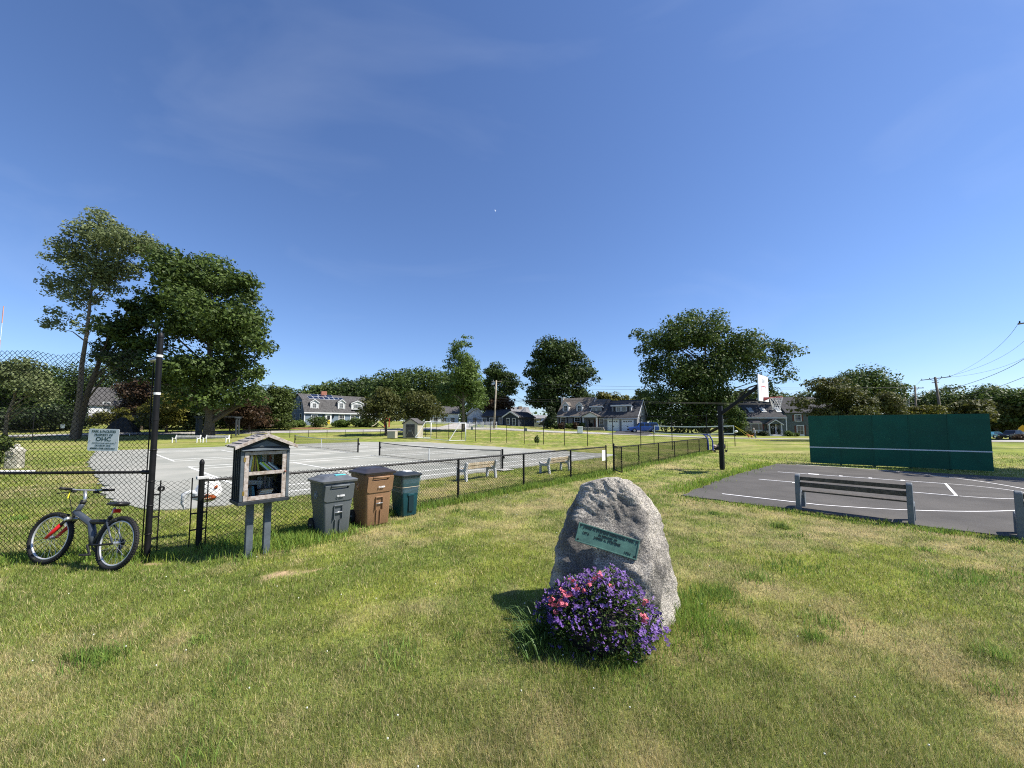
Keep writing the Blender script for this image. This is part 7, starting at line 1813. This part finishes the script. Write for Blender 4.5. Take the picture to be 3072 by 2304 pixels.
# the two big trees on the left
d = 53
tree('maple_tree', 'massive dark green maple with a thick trunk beside the white benches', base(628, d, 1304),
     [blob(590, 830, 150, 75, d), blob(720, 860, 75, 80, d), blob(640, 960, 165, 90, d), blob(470, 900, 90, 70, d), blob(430, 1010, 85, 70, d), blob(730, 1040, 90, 80, d), blob(600, 1110, 140, 80, d), blob(765, 1130, 55, 60, d), blob(490, 1120, 70, 60, d), blob(660, 1180, 90, 50, d), blob(540, 1195, 60, 38, d), blob(740, 1190, 70, 40, d), blob(610, 1225, 50, 25, d)],
     58000, .34, L_mid, .7, sub=170, sub_r=.30, limbs=46, seed=11, flat=.72)
d = 51
tb = base(222, d, 1308)
tree('tall_pale_tree', 'tall sparse pale green tree leaning left of the big maple', tb,
     [blob(300, 700, 80, 60, d), blob(380, 730, 85, 50, d), blob(450, 750, 50, 40, d), blob(225, 760, 60, 55, d), blob(290, 800, 75, 60, d), blob(190, 850, 55, 55, d), blob(245, 890, 55, 50, d), blob(165, 960, 45, 40, d), blob(260, 970, 45, 40, d), blob(300, 640, 28, 28, d), blob(150, 785, 35, 30, d), blob(350, 800, 60, 45, d), blob(420, 800, 45, 35, d), blob(330, 860, 45, 40, d)],
     25000, .25, L_silver, .36, M_bark2, sub=150, sub_r=.34, limbs=60, seed=12, flat=.85, trunk_pts=[tb - Vector((0, 0, .4)), P(238, 1200, d), P(246, 1090, d), P(262, 990, d), P(275, 860, d), P(300, 680, d)])
tb = base(232, d + .6, 1307)
tree('leaning_tree', 'dark leaning trunk tree rising right from the tall pale tree', tb,
     [blob(345, 985, 60, 50, d), blob(400, 940, 55, 45, d), blob(330, 1060, 60, 45, d), blob(385, 1090, 60, 55, d)],
     9000, .32, L_dark, .36, sub=40, sub_r=.34, limbs=16, seed=13, trunk_pts=[tb - Vector((0, 0, .4)), P(262, 1180, d), P(300, 1080, d), P(335, 990, d), P(360, 930, d)])
# left background row
k = 0
for px, d, top, rx, m, lab in ((-60, 74, 1085, 120, L_dark, 'dark tree at the far left edge behind the fences'), (70, 72, 1090, 95, L_mid, 'mid green tree behind the fences at far left'), (200, 102, 1085, 90, L_dark, 'dark tree behind the leaning trunks'), (330, 108, 1085, 85, L_dark, 'dark tree above the white farmhouse'), (470, 88, 1130, 95, L_dark, 'dark tree between the tall fence post and the maple'), (560, 86, 1140, 80, L_ever, 'dark evergreen mass left of the maple trunk'), (760, 84, 1150, 80, L_dark, 'dark tree behind the right side of the maple')):
    cy_ = (top + 1280) / 2
    tree('background_tree', lab, base(px, d), [blob(px, cy_ - 25, rx, (1280 - top) / 2 - 18, d), blob(px + rx * .4, cy_ + 20, rx * .7, 60, d), blob(px - rx * .4, cy_ + 25, rx * .7, 60, d)], 11000, .42, m, .4, sub=44, sub_r=.36, seed=30 + k, group='trees along the back of the park', limbs=10); k += 1
tree('small_pale_tree', 'small pale leaved tree with a thin trunk near the left edge', base(18, 44), [blob(40, 1120, 75, 45, 44), blob(110, 1160, 60, 40, 44), blob(135, 1195, 35, 30, 44)], 5200, .26, L_silver, .2, M_bark2, sub=36, seed=41, limbs=14)
# shrubs and small ornamental trees left
def shrub(name, label, px, d, py_base, blobs, n, leaf, m, seed, group=None, cat='shrub', r=.12, sub=18):
    return tree(name, label, base(px, d, py_base), blobs, n, leaf, m, r, sub=sub, sub_r=.36, seed=seed, limbs=6, group=group, cat=cat)
shrub('copper_tree', 'dark copper red tree behind the tall post', 425, 68, 1290, [blob(425, 1175, 55, 55, 68), blob(400, 1225, 45, 45, 68)], 7000, .32, L_red, 51, cat='tree', r=.25)
shrub('golden_tree', 'yellow green spreading tree right of the tall post', 500, 62, 1292, [blob(500, 1225, 75, 40, 62), blob(480, 1258, 80, 26, 62), blob(530, 1190, 40, 25, 62)], 8500, .28, L_gold, 52, cat='tree', r=.2, sub=34)
shrub('golden_shrub', 'yellow green shrub before the white farmhouse', 330, 62, 1290, [blob(330, 1255, 45, 20, 62), blob(365, 1240, 32, 18, 62), blob(290, 1262, 30, 16, 62)], 3000, .28, L_gold, 53)
shrub('dark_yew', 'dark evergreen bush between golden tree and maple trunk', 590, 64, 1292, [blob(590, 1240, 40, 45, 64)], 4000, .3, L_ever, 54)
shrub('copper_maple', 'low copper brown maple right of the big trunk', 748, 62, 1291, [blob(750, 1220, 65, 35, 62), blob(745, 1255, 75, 30, 62), blob(700, 1245, 40, 30, 62)], 8000, .26, L_red, 55, cat='tree', r=.2, sub=34)
shrub('thuja_tree', 'bushy green evergreen beside the blue house gable', 838, 66, 1290, [blob(838, 1215, 38, 65, 66), blob(820, 1170, 25, 30, 66), blob(842, 1262, 42, 25, 66), blob(865, 1275, 30, 14, 66)], 9000, .27, L_thuja, 56, cat='tree', r=.2, sub=40)
shrub('dark_shrub', 'dark shrub right of the arbor under the maple', 690, 64, 1291, [blob(690, 1255, 35, 30, 64)], 2500, .28, L_ever, 57)
shrub('far_hedge', 'dark hedge under the windscreen fence at far left', 120, 66, 1296, [blob(60, 1255, 70, 35, 66), blob(160, 1250, 70, 40, 66)], 6000, .32, L_ever, 58, sub=34)
shrub('edge_evergreen', 'dark evergreen bush cut by the left edge beside the stone post', -14, 15.5, 1403, [blob(-22, 1345, 36, 52, 15.5)], 3500, .1, L_thuja, 59)
for k, (px, top, rx, m, lab) in enumerate(((-30, 1215, 70, L_ever, 'dark understory thicket at the left edge'), (60, 1210, 70, L_dark, 'dark understory thicket left of the leaning trunks'), (190, 1240, 60, L_ever, 'dark understory thicket behind the leaning trunks'), (425, 1262, 45, L_ever, 'dark understory thicket beside the tarp'), (560, 1215, 60, L_dark, 'dark understory thicket left of the maple trunk'), (660, 1205, 70, L_dark, 'dark understory thicket right of the maple trunk'), (790, 1220, 60, L_ever, 'dark understory thicket before the blue house gable'))):
    shrub('understory_thicket', lab, px, 70, 1288, [blob(px, (top + 1284) / 2, rx, (1284 - top) / 2, 70), blob(px + 30, 1268, rx, 16, 70)], 4200, .36, m, 240 + k, 'thickets under the left trees', r=.15, sub=26)
# blue house planting
for k, (px, rx, py, ry, m, lab) in enumerate(((956, 28, 1266, 16, L_mid, 'rounded green shrub left of the yellow door'), (893, 24, 1272, 10, L_lite, 'low pale shrub at the corner of the blue house'), (1022, 26, 1270, 9, L_lite, 'pale grassy plants right of the yellow door'), (1066, 20, 1266, 13, L_mid, 'green shrub under the blue house wing windows'), (1092, 20, 1268, 12, L_dark, 'dark shrub at the right end of the blue house'), (1120, 16, 1272, 11, L_mid, 'shrub beside the play slide'))):
    dd_ = 71.5; shrub('garden_shrub', lab, px, dd_, 1282, [blob(px, py, rx, ry, dd_)], 2200, .22, m, 60 + k, 'shrubs before the blue house')
mu = XD(930, 68.5); o = MB().prism([(3.6 * math.cos(2 * math.pi * k / 20) * (1 + .1 * math.sin(k * 2.3)), 1.3 * math.sin(2 * math.pi * k / 20)) for k in range(20)], -.1, .06, 'z').build('mulch_bed', mat('mulch', (0.28, 0.15, 0.08), 0.95, 0.4, 3, 0.6, 8, bdist=.1), loc=mu + Vector((0, 0, .03)), rot=(R(3.5), 0, 0)); tag(o, 'reddish mulch bed on the lawn before the blue house', 'mulch bed')
# trees behind and beside the blue house
for k, (px, d, top, rx, m, lab) in enumerate(((905, 100, 1185, 40, L_olive, 'olive tree peeping over the blue house gable'), (965, 105, 1150, 65, L_mid, 'round tree behind the blue house chimney'), (1065, 108, 1130, 68, L_dark, 'dark round tree behind the blue house wing'), (1170, 104, 1105, 75, L_mid, 'bright topped tree behind the crabapples'), (1285, 108, 1100, 85, L_mid, 'broad tree left of the tall pale locust'), (1345, 112, 1110, 60, L_dark, 'dark tree behind the tall pale locust'))):
    h_ = 1272 - top
    tree('background_tree', lab, base(px, d), [blob(px, top + h_ * .34, rx, h_ * .34, d), blob(px - rx * .45, top + h_ * .55, rx * .65, h_ * .3, d), blob(px + rx * .45, top + h_ * .55, rx * .65, h_ * .3, d)], 10000, .48, m, .4, sub=48, sub_r=.34, seed=80 + k, group='trees along the back of the park', limbs=10)
for k, (px, d, top, rx, m, lab) in enumerate(((860, 118, 1160, 55, L_dark, 'dark tree left of the blue house ridge in the far row'), (1015, 122, 1138, 60, L_mid, 'far tree between the two round trees over the blue house'), (1120, 124, 1112, 60, L_dark, 'far dark tree filling behind the crabapples'), (1225, 122, 1100, 65, L_dark, 'far dark tree behind the shed'), (1430, 124, 1130, 60, L_dark, 'far dark tree right of the tall pale locust'), (1760, 126, 1188, 60, L_mid, 'far tree behind the grey house ridge'), (1920, 112, 1165, 60, L_dark, 'dark tree right behind the garage gable'), (2230, 110, 1165, 60, L_dark, 'dark tree behind the green house roof'), (2330, 112, 1170, 60, L_mid, 'mid green tree behind the basketball hoop'), (2430, 112, 1165, 60, L_dark, 'dark tree between hoop and dogwood'))):
    h_ = 1275 - top
    tree('background_tree', lab, base(px, d), [blob(px, top + h_ * .36, rx, h_ * .36, d), blob(px - rx * .4, top + h_ * .62, rx * .75, h_ * .3, d), blob(px + rx * .4, top + h_ * .62, rx * .75, h_ * .3, d)], 7000, .55, m, .4, sub=40, sub_r=.36, seed=200 + k, group='trees along the back of the park', limbs=8)
# a shade tree just outside the right edge: its shadow lies before the green wall
tree('shade_tree', 'shade tree just outside the right edge whose shadow falls on the asphalt', (26.6, 14.8, 0), [((26.2, 14.6, 9.0), (3.4, 2.6, 2.4)), ((25.2, 15.4, 8.2), (2.0, 1.6, 1.5)), ((28.6, 14.8, 9.3), (3, 2.6, 2.2))], 9000, .34, L_mid, .3, sub=44, seed=230)
d = 57
tree('crabapple_tree', 'small crabapple tree before the blue house, left of the shed', base(1158, d, 1302), [blob(1140, 1210, 62, 40, d), blob(1105, 1240, 45, 28, d), blob(1180, 1245, 45, 32, d), blob(1155, 1175, 40, 22, d)], 9500, .22, L_olive, .2, sub=60, sub_r=.32, seed=91, limbs=24, group='crabapple trees')
tree('crabapple_tree', 'small crabapple tree right behind the shed', base(1255, d + 2, 1296), [blob(1258, 1215, 65, 40, d + 2), blob(1225, 1240, 40, 26, d + 2), blob(1300, 1240, 45, 30, d + 2)], 9000, .22, L_olive, .2, sub=60, sub_r=.32, seed=92, limbs=24, group='crabapple trees')
d = 66
tree('locust_tree', 'tall light green tree rising between the picket fences', base(1390, d, 1291), [blob(1392, 1130, 60, 65, d), blob(1385, 1060, 45, 40, d), blob(1395, 1020, 25, 28, d), blob(1345, 1090, 28, 28, d), blob(1430, 1170, 45, 40, d), blob(1350, 1180, 45, 40, d), blob(1425, 1210, 40, 25, d), blob(1360, 1030, 18, 18, d)], 17000, .26, L_lite, .3, M_bark2, sub=110, sub_r=.30, seed=93, limbs=34)
d = 98
tree('dark_locust', 'dark tree behind the utility pole', base(1500, d), [blob(1485, 1120, 38, 40, d), blob(1520, 1150, 42, 40, d), blob(1500, 1185, 45, 30, d), blob(1470, 1165, 30, 30, d)], 8500, .42, L_dark, .4, M_bark2, sub=50, sub_r=.33, seed=94)
tree('copper_beech', 'rounded copper brown tree behind the navy cottage', base(1500, 96), [blob(1505, 1212, 40, 26, 96), blob(1480, 1215, 30, 24, 96)], 4500, .4, L_red, .35, sub=30, seed=95)
d = 92
tree('big_oak', 'large dense dark oak rising left of the grey house', base(1655, d), [blob(1672, 1060, 75, 52, d), blob(1625, 1110, 58, 58, d), blob(1720, 1105, 62, 55, d), blob(1650, 1170, 85, 60, d), blob(1610, 1200, 38, 45, d), blob(1765, 1130, 40, 40, d), blob(1735, 1180, 55, 40, d), blob(1690, 1225, 55, 35, d)], 36000, .42, L_dark, .75, sub=150, sub_r=.32, seed=96, limbs=40)
shrub('spruce_tree', 'small blue green spruce at the left end of the grey house', 1652, 80, 1288, [blob(1652, 1240, 16, 28, 80), blob(1650, 1268, 26, 18, 80)], 3500, .28, L_ever, 97, cat='tree')
for k, (px, m, lab) in enumerate(((1685, L_red, 'reddish hydrangea left of the grey house porch'), (1707, L_mid, 'green shrub under the grey house windows'), (1726, L_red, 'reddish hydrangea beside the grey house porch'), (1664, L_dark, 'dark shrub at the corner of the grey house'), (1745, L_mid, 'small shrub left of the porch column'))):
    shrub('garden_shrub', lab, px, 79, 1287, [blob(px, 1277, 13, 11, 79)], 1300, .2, m, 110 + k, 'shrubs before the grey house')
d = 102
tree('background_tree', 'golden green tree behind the grey house garage', base(1830, d), [blob(1830, 1200, 45, 22, d), blob(1870, 1210, 40, 25, d)], 4500, .45, L_gold, .35, sub=30, seed=120, group='trees along the back of the park')
tree('background_tree', 'thin olive tree behind the grey house ridge', base(1800, d), [blob(1800, 1195, 28, 18, d)], 1500, .4, L_olive, .25, sub=16, seed=121, group='trees along the back of the park')
d = 82
tree('broad_maple', 'huge broad maple with a long right limb between the grey and green houses', base(2120, d), [blob(2090, 990, 120, 60, d), blob(1985, 1030, 95, 55, d), blob(2200, 1040, 100, 60, d), blob(2320, 1060, 75, 50, d), blob(2355, 1120, 50, 40, d), blob(2010, 1110, 90, 60, d), blob(2110, 1120, 110, 70, d), blob(2060, 1210, 110, 60, d), blob(1965, 1190, 60, 55, d), blob(2170, 1215, 70, 50, d), blob(2260, 1120, 60, 35, d), blob(1920, 1010, 45, 30, d), blob(2290, 1165, 55, 28, d), blob(2000, 1255, 70, 35, d), blob(2140, 1260, 70, 30, d), blob(1925, 1240, 45, 40, d), blob(2060, 1278, 80, 22, d), blob(2190, 1272, 50, 24, d), blob(2130, 1180, 80, 45, d), blob(2240, 1080, 70, 40, d)], 66000, .38, L_mid, .8, sub=280, sub_r=.30, seed=130, limbs=70, flat=.75)
shrub('corner_tree', 'bushy tree at the left corner of the green house', 2205, 76, 1304, [blob(2205, 1262, 26, 38, 76), blob(2195, 1225, 20, 25, 76)], 4500, .27, L_mid, 131, cat='tree')
for k, (px, py, rx, ry, m, lab) in enumerate(((2255, 1299, 20, 7, L_olive, 'flowering shrub under the bay window'), (2290, 1300, 14, 8, L_ever, 'dark shrub left of the green house porch'), (2369, 1301, 13, 8, L_lite, 'clipped light green hedge right of the porch'), (2388, 1304, 10, 6, L_mid, 'small shrub right of the clipped hedge'), (2225, 1300, 16, 9, L_ever, 'dark shrub at the left corner of the green house'))):
    shrub('garden_shrub', lab, px, 78, py + ry, [blob(px, py, rx, ry, 78)], 1600, .18, m, 140 + k, 'shrubs before the green house')
d = 50
tree('dogwood_tree', 'spreading bronze green dogwood above the left half of the green wall', base(2490, d, 1312), [blob(2500, 1175, 75, 45, d), blob(2560, 1215, 70, 35, d), blob(2440, 1150, 40, 25, d), blob(2420, 1210, 50, 28, d), blob(2520, 1240, 100, 25, d), blob(2385, 1225, 30, 18, d)], 16000, .22, L_olive, .22, sub=90, sub_r=.30, seed=150, limbs=30, flat=.5)
d = 105
tree('background_tree', 'big rounded oak behind the dogwood', base(2600, d), [blob(2580, 1150, 95, 48, d), blob(2660, 1175, 60, 45, d), blob(2500, 1175, 50, 40, d), blob(2680, 1215, 50, 40, d)], 15000, .45, L_mid, .5, sub=90, sub_r=.32, seed=151, group='trees along the back of the park', limbs=20)
tree('background_tree', 'olive tree right of the dogwood above the green wall', base(2660, 62, 1312), [blob(2660, 1210, 45, 42, 62), blob(2690, 1245, 40, 22, 62)], 6000, .27, L_olive, .22, sub=40, seed=152, group='trees along the back of the park')
tree('background_tree', 'bronze tree below the farther utility pole', base(2770, 66, 1312), [blob(2770, 1235, 50, 22, 66), blob(2740, 1240, 40, 18, 66)], 4500, .27, L_gold, .2, sub=34, seed=153, group='trees along the back of the park')
for k, (px, d, top, rx, m, lab) in enumerate(((2745, 112, 1170, 70, L_dark, 'dark tree behind the farther utility pole'), (2850, 104, 1160, 80, L_mid, 'tree right of the leaning utility pole'), (2940, 98, 1158, 75, L_mid, 'bushy tree above the right end of the green wall'), (3030, 92, 1152, 80, L_mid, 'bushy tree above the parked cars'), (3120, 90, 1150, 90, L_mid, 'tree at the right edge above the dark vehicle'), (2905, 76, 1195, 60, L_olive, 'lower olive tree just above the green wall'), (2990, 92, 1200, 55, L_olive, 'olive thicket behind the parked cars'), (3210, 88, 1150, 100, L_mid, 'tree just outside the right edge'))):
    h_ = 1300 - top
    tree('background_tree', lab, base(px, d), [blob(px, top + h_ * .34, rx, h_ * .34, d), blob(px - rx * .45, top + h_ * .6, rx * .7, h_ * .32, d), blob(px + rx * .45, top + h_ * .6, rx * .7, h_ * .32, d)], 9500, .42, m, .35, sub=54, sub_r=.32, seed=160 + k, group='trees along the back of the park', limbs=10)
shrub('red_bush', 'dark red barberry bush at the right edge before the cars', 3066, 60, 1322, [blob(3066, 1312, 18, 10, 60)], 1800, .16, L_red, 170)
shrub('grey_bush', 'greyish bush behind the parked cars', 3010, 95, 1302, [blob(2990, 1288, 35, 10, 95), blob(3030, 1285, 30, 12, 95)], 2500, .3, L_silver, 171)
# sapling growing on the fence
o = shrub('sapling', 'thin sapling growing up the high fence', 1612, 38, 1336, [blob(1610, 1318, 7, 14, 38)], 260, .13, L_mid, 172, cat='sapling', r=.02)
# far wood closing the horizon
rng = np.random.default_rng(9); cl = []
for k in range(420):
    px = rng.uniform(-1500, 4600); d = rng.uniform(190, 260); hgt = rng.uniform(5, 11) * (.75 if 1500 < px < 1900 else 1)
    x = (px - 1536) / F * d; cl.append((np.array((x, d, hz(x, d) + hgt * .55)), np.array((7, 7, hgt * .6)), 1))
v, tint = leaves(cl, 26000, 1.6, rng)
o = raw('far_wood', v, np.arange(len(v)), 4, L_mid, tint=tint); tag(o, 'distant wood closing the horizon behind the houses', 'wood', kind='stuff')
